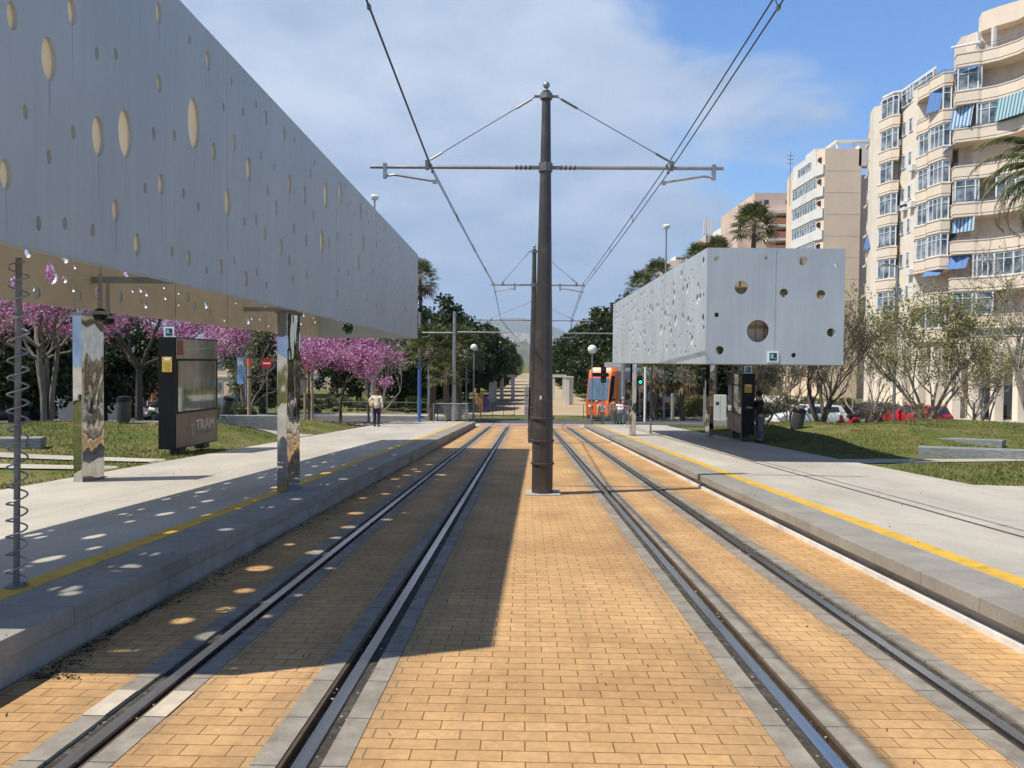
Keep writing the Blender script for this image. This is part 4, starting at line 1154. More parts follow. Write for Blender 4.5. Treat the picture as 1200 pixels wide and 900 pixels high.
bare('big bare grey tree at the right edge, branches spreading over the lawn', 1222, 26, 6.4, 3, 5, 33, 500, 'lf_olive', 'twig', thick=.11)
bare('bare tree in shade below the pale shelter, left of the black bin', 893, 34, 4.6, 3, 5, 34, 2500, 'lf_olive', 'twig_dark', thick=.07)
bare('twiggy tree standing in front of the orange building', 1020, 46, 6.2, 3, 5, 35, 3200, 'lf_yellow', 'twig', thick=.09, leaf=.06)
bare('slim twiggy tree behind the pale shelter with dull green leaves', 925, 44, 5.4, 3, 4, 36, 6000, 'lf_olive', 'twig_dark', thick=.07, leaf=.06)
bare('twiggy tree with dull leaves between the yellowish tree and the right edge', 1150, 40, 5.6, 3, 5, 37, 3200, 'lf_yellow', 'twig', thick=.08, leaf=.06)
bare('leafless reddish shrub by the parked cars', 1030, 37, 1.8, 1, 7, 38, 900, 'lf_dry', 'twig_dark', 3, name='bare_shrub', thick=.02)
bare('small spiky shrub growing at the end of the grey slate wall', 1070, 25.5, 1.2, .6, 9, 39, 400, 'lf_dry', 'twig', 2, name='bare_shrub', thick=.014)
bare('leafless twiggy tree at the left behind the kiosk', 285, 52, 6.2, 3, 4, 40, 1200, 'lf_dry', 'twig', thick=.08)
bare('leafless pale tree behind the pink trees, right of the near mirror pillar', 445, 62, 7.0, 3, 4, 41, 600, 'lf_dry', 'twig', thick=.09)

# ---- bushes and hedges
def bush(label, px, d, w, h, seed, mat='lf_mid', dep=1.2, n=5000, name='bush', leaf=.075, group='clipped bushes along the streets'):
    rnd = random.Random(seed); rng = np.random.default_rng(seed)
    x = xat(px, d); z0 = gz(x, d)
    t = thing(name, label, 'bush', (x, d, z0), 0, group)
    segs = []; tips = []
    for k in range(9):
        a = k*.7
        branch_set(rnd, (rnd.uniform(-w*.35, w*.35), rnd.uniform(-dep*.3, dep*.3), -.05), (math.cos(a)*.5, math.sin(a)*.5, 1), h*.6, .02, 1, .5, (2, 3), 0, .1, .1, .7, segs, tips, .2)
    limbs_mesh('stems', segs, M['twig_dark'], t)
    cl = [(rnd.uniform(-w/2, w/2), rnd.uniform(-dep/2, dep/2), h*(.15+.72*rnd.random()**.7)*(1-.25*abs(rnd.gauss(0, .6)))) for _ in range(int(26+w*8))]
    P = crown_points(rnd, rng, cl, n//len(cl), min(.32, h*.3))
    quads_object('leaves', rand_quads(P, leaf, rng), M[mat], t, world=False)
    return t
bush('long low dull green hedge behind the pink trees and the mulch mound', 400, 64, 9, 1.5, 61, 'lf_olive', n=9000, name='hedge')
bush('low hedge behind the no entry sign', 305, 64, 6.5, 1.5, 62, 'lf_mid', n=7000, name='hedge')
bush('dark bush under the fan palms left of the promenade', 508, 66, 4.5, 1.6, 63, 'lf_mid', n=6000)
bush('hedge behind the thin posts under the pale shelter', 800, 62, 6.5, 2.3, 64, 'lf_olive', n=9000, name='hedge')
bush('pale green bush left of the white cabinet', 822, 60, 2.4, 2.0, 65, 'lf_yellow', n=3000)
bush('grey green hedge along the left street behind the kiosk', 262, 50, 4.0, 1.1, 66, 'lf_olive', n=5000, name='hedge')
bush('dark hedge behind the black bin on the right lawn', 935, 52, 7, 2.2, 67, 'lf_olive', n=9000, name='hedge')
bush('straggly bush beside the globe lamp and the tram', 762, 60, 1.2, 1.7, 68, 'lf_yellow', n=1600)

# ---- palms
def frond_date(rnd, L, arch, az, pitch, nl=34, wl=.42):
    """one feather frond: rachis polyline and its leaflets"""
    P = []; p = Vector((0, 0, 0)); ang = pitch
    for k in range(13):
        P.append(p.copy()); ang -= arch/12*(.5+k/8)
        p = p+Vector((math.cos(az)*math.cos(ang), math.sin(az)*math.cos(ang), math.sin(ang)))*(L/12)
    Q = []
    for k in range(nl*2):
        s = 1 if k % 2 else -1; f = .12+.88*(k//2)/nl; i = min(11, int(f*12)); q = P[i].lerp(P[i+1], f*12-i)
        t = (P[i+1]-P[i]).normalized(); side = t.cross(Vector((0, 0, 1))).normalized()*s; upv = side.cross(t)*s
        l = wl*(math.sin(math.pi*min(1, .18+f*.82))*.85+.2)
        d = (side*.75+t*.75+Vector((0, 0, -.28))+Vector((rnd.gauss(0, .12), rnd.gauss(0, .12), rnd.gauss(0, .12)))).normalized()
        w = t*.022*1.2
        Q.append([q-w, q+w, q+d*l*.6+w*.9+Vector((0, 0, -.02)), q+d*l-Vector((0, 0, .10))])
    return P, Q
def palm_feather(label, x, y, crown_z, L, n, seed, name='date_palm', nl=34, wl=.42):
    rnd = random.Random(seed); z0 = gz(x, y); H = crown_z-z0
    t = thing(name, label, 'palm', (x, y, z0), 0, 'palms around the tram stop')
    b = MB(); m = 14
    b.tube([(0.12*math.sin(k*.5), 0, H*k/m) for k in range(m+1)], [.30-.06*k/m+(.03 if k % 2 else 0) for k in range(m+1)], 10); b.build('trunk', M['palm_bark'], t, smooth_=True)
    rb = MB(); Q = []
    top = Vector((.12*math.sin(7), 0, H))
    for k in range(n):
        az = k*2.39996+rnd.uniform(-.2, .2); f = k/n
        P, q = frond_date(rnd, L*rnd.uniform(.85, 1.1), 1.5+.9*f, az, 1.25-1.55*f, nl, wl)
        rb.tube([top+p for p in P], [.028*(1-i/14) for i in range(len(P))], 4, caps=False)
        Q += [[tuple(top+v) for v in qq] for qq in q]
    rb.build('frond_stalks', M['wood'], t, fixn=False)
    quads_object('fronds', np.array(Q), M['lf_palm'], t, world=False)
    return t
p = at(1243, 205, 33)
palm_feather('date palm at the right edge whose feathery fronds hang before the apartment block', p.x, 33, p.z, 4.3, 46, 71, nl=46, wl=.55)

def palm_fan(label, px, d, py_top, L, n, seed, name='fan_palm', skirt=False, segs_=16, rt=.20):
    """fan palm: stalks ending in pleated round fans"""
    rnd = random.Random(seed); x = xat(px, d); z0 = gz(x, d); zc = at(px, py_top, d).z; H = zc-z0-L*.45
    t = thing(name, label, 'palm', (x, d, z0), 0, 'palms around the tram stop')
    b = MB(); m = 10; b.tube([(.08*math.sin(k*.6+seed), .05*math.cos(k*.5), H*k/m-.05) for k in range(m+1)], [rt*(1.15-.3*k/m)+(.02 if k % 2 else 0) for k in range(m+1)], 9); b.build('trunk', M['palm_bark'], t, smooth_=True)
    rb = MB(); Q = []; Qd = []
    for k in range(n):
        f = k/n; az = k*2.39996; pitch = 1.35-(2.3 if skirt else 1.75)*f
        top = Vector((.08*math.sin(6+seed), 0, H-.05-.3*f))
        d0 = Vector((math.cos(az)*math.cos(pitch), math.sin(az)*math.cos(pitch), math.sin(pitch)))
        q = top+d0*L*.55-Vector((0, 0, .10*L*(1-abs(pitch))))
        rb.tube([top, top.lerp(q, .5)+Vector((0, 0, .04)), q], [.02, .016, .012], 4, caps=False)
        side = d0.cross(Vector((0, 0, 1))).normalized(); nrm = side.cross(d0)
        dead = skirt and f > .62
        for j in range(segs_):
            a = (j/(segs_-1)-.5)*R(235); e = (d0*math.cos(a)+side*math.sin(a)+nrm*rnd.uniform(-.15, .15)).normalized()
            l = L*.52*(1-.25*abs(a)/2)*rnd.uniform(.9, 1.1); w = e.cross(nrm).normalized()*L*.030
            tip = q+e*l-Vector((0, 0, l*.28*(.6+rnd.random()*.7)))
            mid = q+e*l*.55
            (Qd if dead else Q).append([tuple(q), tuple(mid-w), tuple(tip), tuple(mid+w)])
    rb.build('leaf_stalks', M['wood'], t, fixn=False)
    quads_object('fans', np.array(Q), M['lf_palm'], t, world=False)
    if Qd: quads_object('dead_skirt', np.array(Qd), M['lf_dry'], t, world=False)
    return t
palm_fan('fan palm towering over the pale shelter, before the orange building', 881, 62, 249, 2.2, 40, 81, segs_=18)
palm_fan('fan palm peeking above the middle of the pale shelter roof edge', 769, 66, 312, 1.9, 34, 82)
palm_fan('small fan palm above the roof edge left of the lamp with a flat head', 749, 72, 325, 1.9, 34, 83)
palm_fan('fan palm just left of the aerial mast, half hidden by the pale shelter', 815, 64, 292, 1.7, 34, 84)
palm_fan('low fan palm showing over the roof edge under the aerial mast', 838, 63, 285, 1.7, 34, 85)
palm_fan('tall palm with a dry skirt at the far corner of the left shelter', 492, 80, 313, 2.4, 42, 86, skirt=True)
palm_fan('broad fan palm right of the pink trees', 506, 52, 394, 2.3, 40, 87, segs_=18)
palm_fan('fan palm left of the globe lamps', 537, 55, 393, 2.2, 40, 88, segs_=18)
palm_fan('lower fan palm standing between two bigger ones', 524, 50, 420, 1.7, 34, 89)
palm_fan('fan palm with bushy leaves behind the thin posts under the pale shelter', 800, 58, 424, 1.9, 34, 90, skirt=True)
palm_fan('palm with a leaning trunk beside the green traffic light', 768, 58, 424, 1.8, 30, 91, skirt=True)

# ---- lawn blades: nobody could count them
def lawn(name, x0, x1, y0, y1, n, seed, size=.05, skip=None):
    rng = np.random.default_rng(seed); rnd = random.Random(seed)
    Q = []
    X = rng.uniform(x0, x1, n); Y = y0+(y1-y0)*rng.random(n)**1.35
    A = rng.uniform(0, 6.3, n); S = size*(.5+rng.random(n)*.9)
    patch = np.sin(X*1.3+1)*np.sin(Y*.9)+np.sin(X*.5+Y*.7)*.8+np.sin(X*3.1-Y*2.3)*.4
    keep = patch+rng.normal(size=n)*.5 > -.12
    for i in np.nonzero(keep)[0]:
        x, y = float(X[i]), float(Y[i])
        if skip and skip(x, y): continue
        z = gz(x, y); s = S[i]; c, sn = math.cos(A[i]), math.sin(A[i])
        lx, ly = rng.normal()*.5*s, rng.normal()*.5*s; w = s*.22
        Q.append([(x-c*w, y-sn*w, z-.005), (x+c*w, y+sn*w, z-.005), (x+c*w*.6+lx*.6, y+sn*w*.6+ly*.6, z+s*.6), (x+lx, y+ly, z+s)])
    o = quads_object(name, np.array(Q), M['blade']); o['kind'] = 'stuff'
    return o
def skipr(x, y): return (17.2+(x-7.4)*.16-.05 < y < 18.4+(x-7.4)*.12+.05) or y < 12.95-(x-7.42)*.27 or (y > 12 and x > 20.4)
def skipl(x, y): return 13.55 < y < 14.35 or (15.25 < y < 16.05 and x > -12) or (24.5 < y < 27.3 and x > -9.6) or (35.5 < y < 38.7 and x > -9.9)
lawn('lawn_grass', 7.43, 21, 10, 42, 110000, 1, .05, skipr)
lawn('lawn_grass', -21, -7.22, 10, 43, 110000, 2, .05, skipl)
# mulch chips round the staked tree
rng = np.random.default_rng(5); n = 2600
cx, cy = xat(385, 38), 37.5
X = cx+rng.normal(size=n)*1.3; Y = cy+rng.normal(size=n)*1.6
C = np.array([(x, y, gz(x, y)+.02+rng.random()*.03) for x, y in zip(X, Y) if x < -7.3])
o = quads_object('bark_mulch', rand_quads(C, .05, rng, aspect=.5), leafmat('mulch_chip', (.16, .11, .07), (.36, .27, .18), trans=0)); o['kind'] = 'stuff'

# petals shed under the pink trees
rng = np.random.default_rng(15); C = []
for px, d, rr_ in ((55, 24.5, 2.6), (163, 31, 3.0), (238, 43, 2.5), (362, 36.5, 1.6), (399, 40.5, 2.0), (-12, 29, 2.5)):
    for k in range(900):
        x = xat(px, d)+rng.normal()*rr_*.6; y = d+rng.normal()*rr_*.6
        if x < -7.25 and y < 46: C.append((x, y, gz(x, y)+.035+rng.random()*.02))
o = quads_object('fallen_petals', rand_quads(np.array(C), .026, rng, flat=3.0, aspect=.8), M['lf_pink']); o['kind'] = 'stuff'
# a few dry leaves and scraps blown over paving and platforms
C = []
for k in range(520):
    x = rng.uniform(-7, 7.2); y = 2.6+34*rng.random()**1.6
    z = zb(y)+(HL if x < -2.82 else HR if x > 3.2 else 0)+.008
    C.append((x, y, z))
o = quads_object('blown_leaves', rand_quads(np.array(C), .013, rng, flat=4.0, aspect=.5), leafmat('blown_leaf', (.09, .06, .03), (.33, .25, .14), trans=0)); o['kind'] = 'stuff'
# ------------------------------------------------------------------ buildings
M['cream'] = pm('cream_render', (.78, .655, .51), .85, var=.06, vs=.6, bump=.1, dirt=(.68, .59, .48), dirt_s=.35)
M['cream_wall'] = pm('pale_cream_wall', (.80, .71, .58), .85, var=.05, vs=.5, dirt=(.66, .58, .47), dirt_s=.3)
M['peach'] = pm('peach_render', (.86, .66, .48), .85, var=.06, vs=.4, dirt=(.80, .60, .43), dirt_s=.25)
M['pinkish'] = pm('pinkish_render', (.66, .50, .40), .85, var=.06, vs=.4, dirt=(.48, .35, .28), dirt_s=.3)
M['terra'] = pm('terracotta_brick_face', (.50, .20, .10), .85, var=.12, vs=2)
M['bwhite'] = pm('white_render', (.72, .70, .66), .8, var=.05, vs=.5, dirt=(.58, .56, .52), dirt_s=.4)
M['alu'] = pm('white_window_frame', (.74, .75, .75), .4, var=.06)
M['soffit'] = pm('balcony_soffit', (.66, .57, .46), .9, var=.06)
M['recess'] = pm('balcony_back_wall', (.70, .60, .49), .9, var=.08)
M['rail_blue'] = pm('blue_grey_railing', (.09, .13, .22), .45, .3, var=.15)
t = NT('apartment_glazing'); co = t.coord('Object')
nz = t.noise(co, 1.1, 2, .5)
t.set(col=t.ramp(nz, [(.35, (.035, .05, .065)), (.5, (.16, .20, .23)), (.66, (.34, .38, .40))]), rough=.07, spec=.8); M['glaze'] = t.m
def stripe_mat(name, a, b, sc):
    t = NT(name); tc = t.n('ShaderNodeTexCoord'); sp = t.n('ShaderNodeSeparateXYZ'); t.l(tc.outputs['UV'], sp.inputs[0])
    m = t.math('FRACT', t.math('MULTIPLY', sp.outputs[0], sc)); f = t.math('GREATER_THAN', m, .5)
    c = t.mix(f, a, b); t.set(col=c, rough=.8)
    tr = t.n('ShaderNodeBsdfTranslucent'); t.l(c, tr.inputs[0]); mx = t.n('ShaderNodeMixShader'); mx.inputs[0].default_value = .3
    t.l(t.b.outputs[0], mx.inputs[1]); t.l(tr.outputs[0], mx.inputs[2]); t.l(mx.outputs[0], t.out.inputs[0]); return t.m
M['aw_blue'] = stripe_mat('plain_blue_awning', (.13, .27, .56), (.15, .30, .60), 2.0)
M['aw_stripe'] = stripe_mat('blue_white_striped_awning', (.10, .30, .55), (.66, .72, .76), 3.2)
M['aw_teal'] = stripe_mat('teal_white_striped_awning', (.10, .33, .42), (.60, .70, .72), 3.2)

def V2(p): return Vector((p[0], p[1]))
def seg_normals(pl):
    """outward (towards the camera / street side) normal of each segment, left of travel direction reversed"""
    out = []
    for a, b in zip(pl, pl[1:]):
        t = (V2(b)-V2(a)).normalized(); out.append(Vector((t.y, -t.x)))
    return out
def offset_line(pl, d):
    """polyline moved inward by d (mitred)"""
    ns = seg_normals(pl); res = []
    for i, p in enumerate(pl):
        if i == 0: n = ns[0]
        elif i == len(pl)-1: n = ns[-1]
        else:
            n = (ns[i-1]+ns[i]); n = n.normalized()/max(.35, n.normalized().dot(ns[i]))
        res.append(V2(p)-n*d)
    return res
def wall_along(mb, pl, z0, z1, th):
    inn = offset_line(pl, th); n = len(pl)
    vs = [(p[0], p[1], z0) for p in pl]+[(p.x, p.y, z0) for p in inn]+[(p[0], p[1], z1) for p in pl]+[(p.x, p.y, z1) for p in inn]
    fs = []
    for i in range(n-1):
        fs += [(i, i+1, 2*n+i+1, 2*n+i), (n+i+1, n+i, 3*n+i, 3*n+i+1), (2*n+i, 2*n+i+1, 3*n+i+1, 3*n+i), (n+i, n+i+1, i+1, i)]
    fs += [(0, 2*n, 3*n, n), (n-1, 2*n-1, 4*n-1, 3*n-1)]
    mb.add(vs, fs)
def uv_quads(name, quads, mat, parent, thick=.02):
    """cloth panels with UVs running along the width in metres"""
    me = bpy.data.meshes.new(name); vs = []; fs = []; uv = []
    Mi = root_matrix(parent).inverted()
    for q in quads:
        a, b, c, d = [Vector(p) for p in q]
        n = 6; nrm = (b-a).cross(d-a).normalized()*thick
        for side in (0, 1):
            o = len(vs)
            vs += [tuple(Mi @ (p+nrm*side)) for p in (a, b, c, d)]; fs.append((o, o+1, o+2, o+3))
            L_ = (b-a).length; uv += [(0, 0), (L_, 0), (L_, 1), (0, 1)]
        o = len(vs)-8
        for i in range(4):
            j = (i+1) % 4; fs.append((o+i, o+j, o+4+j, o+4+i)); uv += [(0, 0)]*4
    me.from_pydata(vs, [], fs); me.materials.append(mat)
    l = me.uv_layers.new(name='cloth')
    for i, u in enumerate(uv): l.data[i].uv = u
    ob = bpy.data.objects.new(name, me); COL.objects.link(ob); ob.parent = parent
    return ob
def window_run(root, pl, z0, z1, inset, step=.8, mat='glaze', transom=True, name='window'):
    """glazing along a plan line: frame as a part, its panes as a sub-part"""
    ln = offset_line(pl, inset); inn = offset_line(pl, inset+.05)
    f = MB(); g = MB()
    for i in range(len(ln)-1):
        a, b = ln[i], ln[i+1]; L_ = (b-a).length
        if L_ < .15: continue
        t = (b-a)/L_; nn = Vector((t.y, -t.x)); k = max(1, round(L_/step))
        M3 = Matrix(((t.x, nn.x, 0), (t.y, nn.y, 0), (0, 0, 1)))
        for j in range(k+1):
            p = a+t*(L_*j/k); w = .12 if j in (0, k) else .07
            f.box((p.x, p.y, (z0+z1)/2), (w, .08, z1-z0), M3)
        m = a+t*(L_/2)
        for z, hh in ((z0+.04, .08), (z1-.05, .10)) + (((z0+(z1-z0)*.72, .05),) if transom else ()):
            f.box((m.x, m.y, z), (L_-.10, .065, hh), M3)
        q = [a-nn*.02, b-nn*.02]
        g.add([(q[0].x, q[0].y, z0+.03), (q[1].x, q[1].y, z0+.03), (q[1].x, q[1].y, z1-.03), (q[0].x, q[0].y, z1-.03)], [(0, 1, 2, 3)])
    w = f.build(name, M['alu'], root, world=True, fixn=False)
    g.build('pane', M[mat], w, world=True, fixn=False)
    return w
def railing(root, pl, z, parent=None, inset=.06, h=.24, mat='rail_blue'):
    b = MB(); ln = offset_line(pl, inset)
    for zz in (z+h, z+h*.5):
        b.tube([(p.x, p.y, zz) for p in ln], .018, 5)
    for i in range(len(ln)-1):
        L_ = (ln[i+1]-ln[i]).length; k = max(1, int(L_/.9))
        for j in range(k+1):
            p = ln[i].lerp(ln[i+1], j/k); b.tube([(p.x, p.y, z-.02), (p.x, p.y, z+h)], .014, 4)
    return b.build('railing', M[mat], root, world=True, fixn=False)
def awning(root, a, b, ztop, out, drop, mat, valance=0.0):
    """cloth from a-b at ztop leaning outwards"""
    a, b = V2(a), V2(b); t = (b-a).normalized(); n = Vector((t.y, -t.x))
    A = (a.x, a.y, ztop); B = (b.x, b.y, ztop); C_ = (b.x+n.x*out, b.y+n.y*out, ztop-drop); D = (a.x+n.x*out, a.y+n.y*out, ztop-drop)
    qs = [(A, B, C_, D)]
    if valance: qs.append((D, C_, (C_[0], C_[1], C_[2]-valance), (D[0], D[1], D[2]-valance)))
    return uv_quads('awning', qs, M[mat], root)

def balcony_stack(root, pl, back, floors, z_first, fh, states, wall='cream', band=1.15, lipm=None, top_open=True):
    """one vertical stack of balconies following the plan line pl, closed at the back by points `back`"""
    for k in range(floors):
        zt = z_first+k*fh                  # top of the parapet
        b = MB()
        wall_along(b, pl, zt-band+.25, zt, .16)
        wall_along(b, offset_line(pl, -.05), zt-.07, zt+.015, .26)
        wall_along(b, offset_line(pl, .10), zt-band-.02, zt-band+.247, .18)
        inn = offset_line(pl, .03)
        poly = [(p.x, p.y) for p in inn]+[tuple(q) for q in back]
        b.prism(poly, zt-band+.02, zt-band+.2)
        b.build('balcony', M[wall], root, world=True)
        st = states[k % len(states)] if isinstance(states, (list, tuple)) else states
        if st is None: continue
        z0, z1 = zt+.02, zt+fh-band-.03
        for s in st:
            kind = s[0]
            if kind == 'w':   # glazed stretch from index i to j
                seg = pl[s[1]:s[2]+1]; window_run(root, seg, z0, z1, .14, s[3] if len(s) > 3 else .8)
            elif kind == 'o':  # open balcony with a rail
                railing(root, pl[s[1]:s[2]+1], zt)
            elif kind == 'a':  # awning over a stretch
                a, c = V2(pl[s[1]]), V2(pl[s[2]])
                f0, f1 = s[4] if len(s) > 4 else (0, 1)
                awning(root, a.lerp(c, f0), a.lerp(c, f1), z1, s[5] if len(s) > 5 else .55, s[6] if len(s) > 6 else (z1-z0)*1.0, s[3])

def P2(px, d): return (xat(px, d), d)

# ---- the big cream apartment block at the right
def zpx(py, d): return at(1100, py, d).z
root = thing('apartment_block', 'tall cream apartment block with curved balconies, blue awnings and white glazed bays', 'building', (36, 66, gz(36, 66)), 0, 'apartment buildings on the right')
fh = 3.14
zg = zb(66)
# tower: curved stack, runs on past the right edge of the photograph
tw = [P2(1108.5, 67.2), P2(1111.5, 66.2), P2(1137, 65.4), P2(1141, 65.35), P2(1160, 64.6), P2(1182, 63.3), P2(1203, 61.4), P2(1235, 59), P2(1275, 57), P2(1330, 55.6)]
bk = [(66, 57), (66, 70.5), (xat(1109, 69.8), 70.5)]
z7 = zpx(62, 66)
zf = z7-7*fh
O = ('o', 3, 9)
st = [
    [('w', 0, 3), ('w', 3, 4), O],                                   # 0
    [('w', 4, 8), ('a', 0, 3, 'aw_blue', (0.05, .75), .75, 1.2), ('w', 2, 4, .4)],
    [('o', 0, 9), ('a', 0, 2, 'aw_stripe', (.1, 1), .15, 1.2)],
    [('w', 0, 3), ('w', 4, 8, .9), ('o', 0, 9)],
    [('o', 1, 9), ('a', 0, 1, 'aw_blue', (0, 1), .7, .5)],
    [('w', 2, 4), ('a', 0, 2, 'aw_stripe', (0, .85), .45, 1.85), ('a', 4, 8, 'aw_teal', (0, 1), .4, 1.9), ('o', 0, 4)],
    [('w', 0, 3), ('o', 3, 9), ('a', 0, 2, 'aw_blue', (0, 1), .5, .35)],
    [('o', 3, 9)],
]
balcony_stack(root, tw, bk, 8, zf, fh, st)
# back wall of the tower's balconies (doors show in it)
rec = offset_line(tw, 1.7); rec[0] = Vector(P2(1116, 68)); rec[1] = Vector(P2(1122, 67.8))
b = MB(); poly = [(p.x, p.y) for p in rec]+[(65.5, 57.5), (65.5, 70.3), (xat(1111, 69.9), 70.3)]
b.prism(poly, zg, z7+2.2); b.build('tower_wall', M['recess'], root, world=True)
def small_window(root, a, b, z0, z1, proud=.03, name='window', mat='glaze'):
    a, b = V2(a), V2(b); t = (b-a).normalized(); n = Vector((t.y, -t.x)); o = n*proud
    window_run(root, [a+o, b+o], z0, z1, 0.0, .8, mat, transom=False, name=name)
for k in range(7):
    z = zf+k*fh-.9
    p, q = rec[6], rec[7]
    small_window(root, p.lerp(q, .1), p.lerp(q, .55), z, z+2.0, name='balcony_door'); p, q = rec[5], rec[6]
    small_window(root, p.lerp(q, .35), p.lerp(q, .8), z, z+2.0, name='balcony_door')
# roof storey
ph = [P2(1135.5, 67.5), P2(1139, 66.4), P2(1156, 65.4), P2(1180, 64.3), P2(1203, 62.4), P2(1240, 60.2), P2(1330, 57)]
b = MB(); wall_along(b, ph, z7+2.0, z7+3.55, .3); b.prism([tuple(p) for p in offset_line(ph, .05)]+[(64, 58), (64, 69)], z7+1.95, z7+2.2)
b.build('roof_parapet', M['cream'], root, world=True)
phr = offset_line(ph, 1.6)
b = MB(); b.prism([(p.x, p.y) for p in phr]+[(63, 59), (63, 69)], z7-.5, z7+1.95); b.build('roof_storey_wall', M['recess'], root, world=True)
railing(root, tw[2:], z7, h=.5)
window_run(root, [P2(1197, 62.2), P2(1240, 59.8)], z7+.1, z7+1.9, 0)
b = MB()
for px in (1139, 1157, 1180): p = P2(px, 66.2 if px < 1150 else 65.2); b.bbox(p[0]-.14, p[0]+.14, p[1]+.3, p[1]+.58, z7, z7+2)
b.build('roof_column', M['bwhite'], root, world=True)
# white beam between the tower and the bays
b = MB()
p, q = P2(1104, 67.6), P2(1137, 66.4); b.tube([(p[0], p[1], z7+1.05), (q[0], q[1], z7+1.05)], .11, 6)
b.build('roof_beam', M['alu'], root, world=True)
# second stack of bays
s2 = [P2(1067, 71.6), P2(1068, 71.2), P2(1079.5, 69.9), P2(1081, 69.2), P2(1097, 67.4), P2(1108, 67.2), P2(1109.3, 68.2)]
z27 = zpx(85, 67.5)
st2 = [
    [('w', 3, 6)], [('o', 0, 6), ('a', 3, 5, 'aw_blue', (0, .8), .6, .5)], [('w', 0, 6, .6)], [('w', 0, 6, .6)], [('w', 0, 6, .6)], [('w', 0, 6, .6)],
    [('o', 0, 3), ('w', 4, 6), ('a', 3, 5, 'aw_blue', (0, .6), .5, 1.9)], [('o', 0, 6)]]
balcony_stack(root, s2, [(xat(1112, 70), 70), (xat(1112, 70), 74), (xat(1070, 73), 74)], 8, z27-7*fh, fh, st2)
# flat wall between the two stacks of bays, small windows
wl = [P2(1047, 75.6), P2(1068, 71.9)]
ztop2 = z27+.4
b = MB(); b.prism([P2(1046, 76.2), P2(1068.5, 72.0), (xat(1110, 70.2), 70.2), (66, 70.6), (66, 84), (xat(1012, 83), 83), P2(1012.5, 79.6), P2(1017, 77.6)], zg, ztop2)
b.build('main_wall', M['cream_wall'], root, world=True)
for k in range(8):
    z = z27-7*fh+k*fh-.15
    a, c = V2(P2(1046.6, 76.1)), V2(P2(1068, 72.1))
    for f0, f1 in ((.22, .40), (.58, .74)):
        small_window(root, a.lerp(c, f0), a.lerp(c, f1), z, z+1.35, .05)
# third stack at the far corner
s3 = [P2(1010.5, 81.5), P2(1011.5, 79.8), P2(1022, 77.8), P2(1024, 77.0), P2(1038, 75.3), P2(1047, 75.0), P2(1048, 76.2)]
z37 = zpx(136, 75.5)
st3 = [
    [('o', 0, 6)], [('w', 1, 6, .7)], [('o', 0, 3), ('w', 3, 6, .7)], [('w', 3, 6, .7), ('o', 0, 4), ('a', 1, 2, 'aw_blue', (.1, .9), .45, 1.7)],
    [('w', 2, 6, .7)], [('w', 0, 4, .7), ('o', 4, 6)], [('w', 0, 6, .7)], [('w', 2, 6, .7)]]
balcony_stack(root, s3, [(xat(1050, 77), 77), (xat(1046, 79), 80), (xat(1012, 82), 83)], 8, z37-7*fh, fh, st3)
b = MB(); b.prism([(p.x, p.y) for p in offset_line([P2(1024, 77.5), P2(1038, 75.8), P2(1047, 75.5), P2(1085, 69.6)], .2)]+[(xat(1088, 72), 72), (xat(1040, 80), 80), (xat(1026, 80), 80)], z37+2.35, z37+2.55); b.build('roof_slab', M['alu'], root, world=True)
window_run(root, [P2(1047.5, 75.3), P2(1083, 69.9)], z37+.6, z37+2.3, .1, 1.2)
rr = random.Random(12)
for k in range(8):
    a, c = V2(P2(1046.6, 76.1)), V2(P2(1068, 72.1)); p = a.lerp(c, rr.choice((.06, .48, .86))); z = z27-rr.randint(1, 7)*fh-.9+rr.uniform(-.3, .3)
    b = MB(); b.bbox(p.x-.40, p.x-.06, p.y-.4, p.y+.4, z, z+.58); b.build('air_conditioner', M['alu'], root, world=True, bevel=.03)
for k in range(5):
    q = rec[5].lerp(rec[7], rr.random()); z = zf+rr.randint(0, 6)*fh
    b = MB(); b.bbox(q.x-.5, q.x+.4, q.y-.45, q.y-.05, z+.75, z+1.35); b.build('air_conditioner', M['alu'], root, world=True, bevel=.03)
# ground floor: columns of the arcade, dark shop fronts, sign beam
b = MB()
for px, d in ((1060, 71), (1078, 68.5), (1097, 66.4), (1118, 65), (1142, 64.2), (1168, 63.0), (1195, 61.2), (1228, 59)):
    p = P2(px, d); b.bbox(p[0]-.35, p[0]+.35, p[1]-.35, p[1]+.35, gz(*p)-.2, zf-fh+.4)
b.build('arcade_column', M['cream_wall'], root, world=True)
b = MB(); wall_along(b, offset_line(tw, .2), zf-fh-.6, zf-fh+1.2, .5); b.build('arcade_beam', M['cream'], root, world=True)
window_run(root, [(p.x, p.y) for p in offset_line(tw, .35)[2:]], zf-fh+1.3, zf-.95, 0, .9)
b = MB(); inn = offset_line(tw, 1.62)
for i in range(2, len(inn)-1):
    p, q = inn[i], inn[i+1]; b.add([(p.x, p.y, zg+.2), (q.x, q.y, zg+.2), (q.x, q.y, zg+2.9), (p.x, p.y, zg+2.9)], [(0, 1, 2, 3)])
b.build('shop_front', M['glass'], root, world=True)

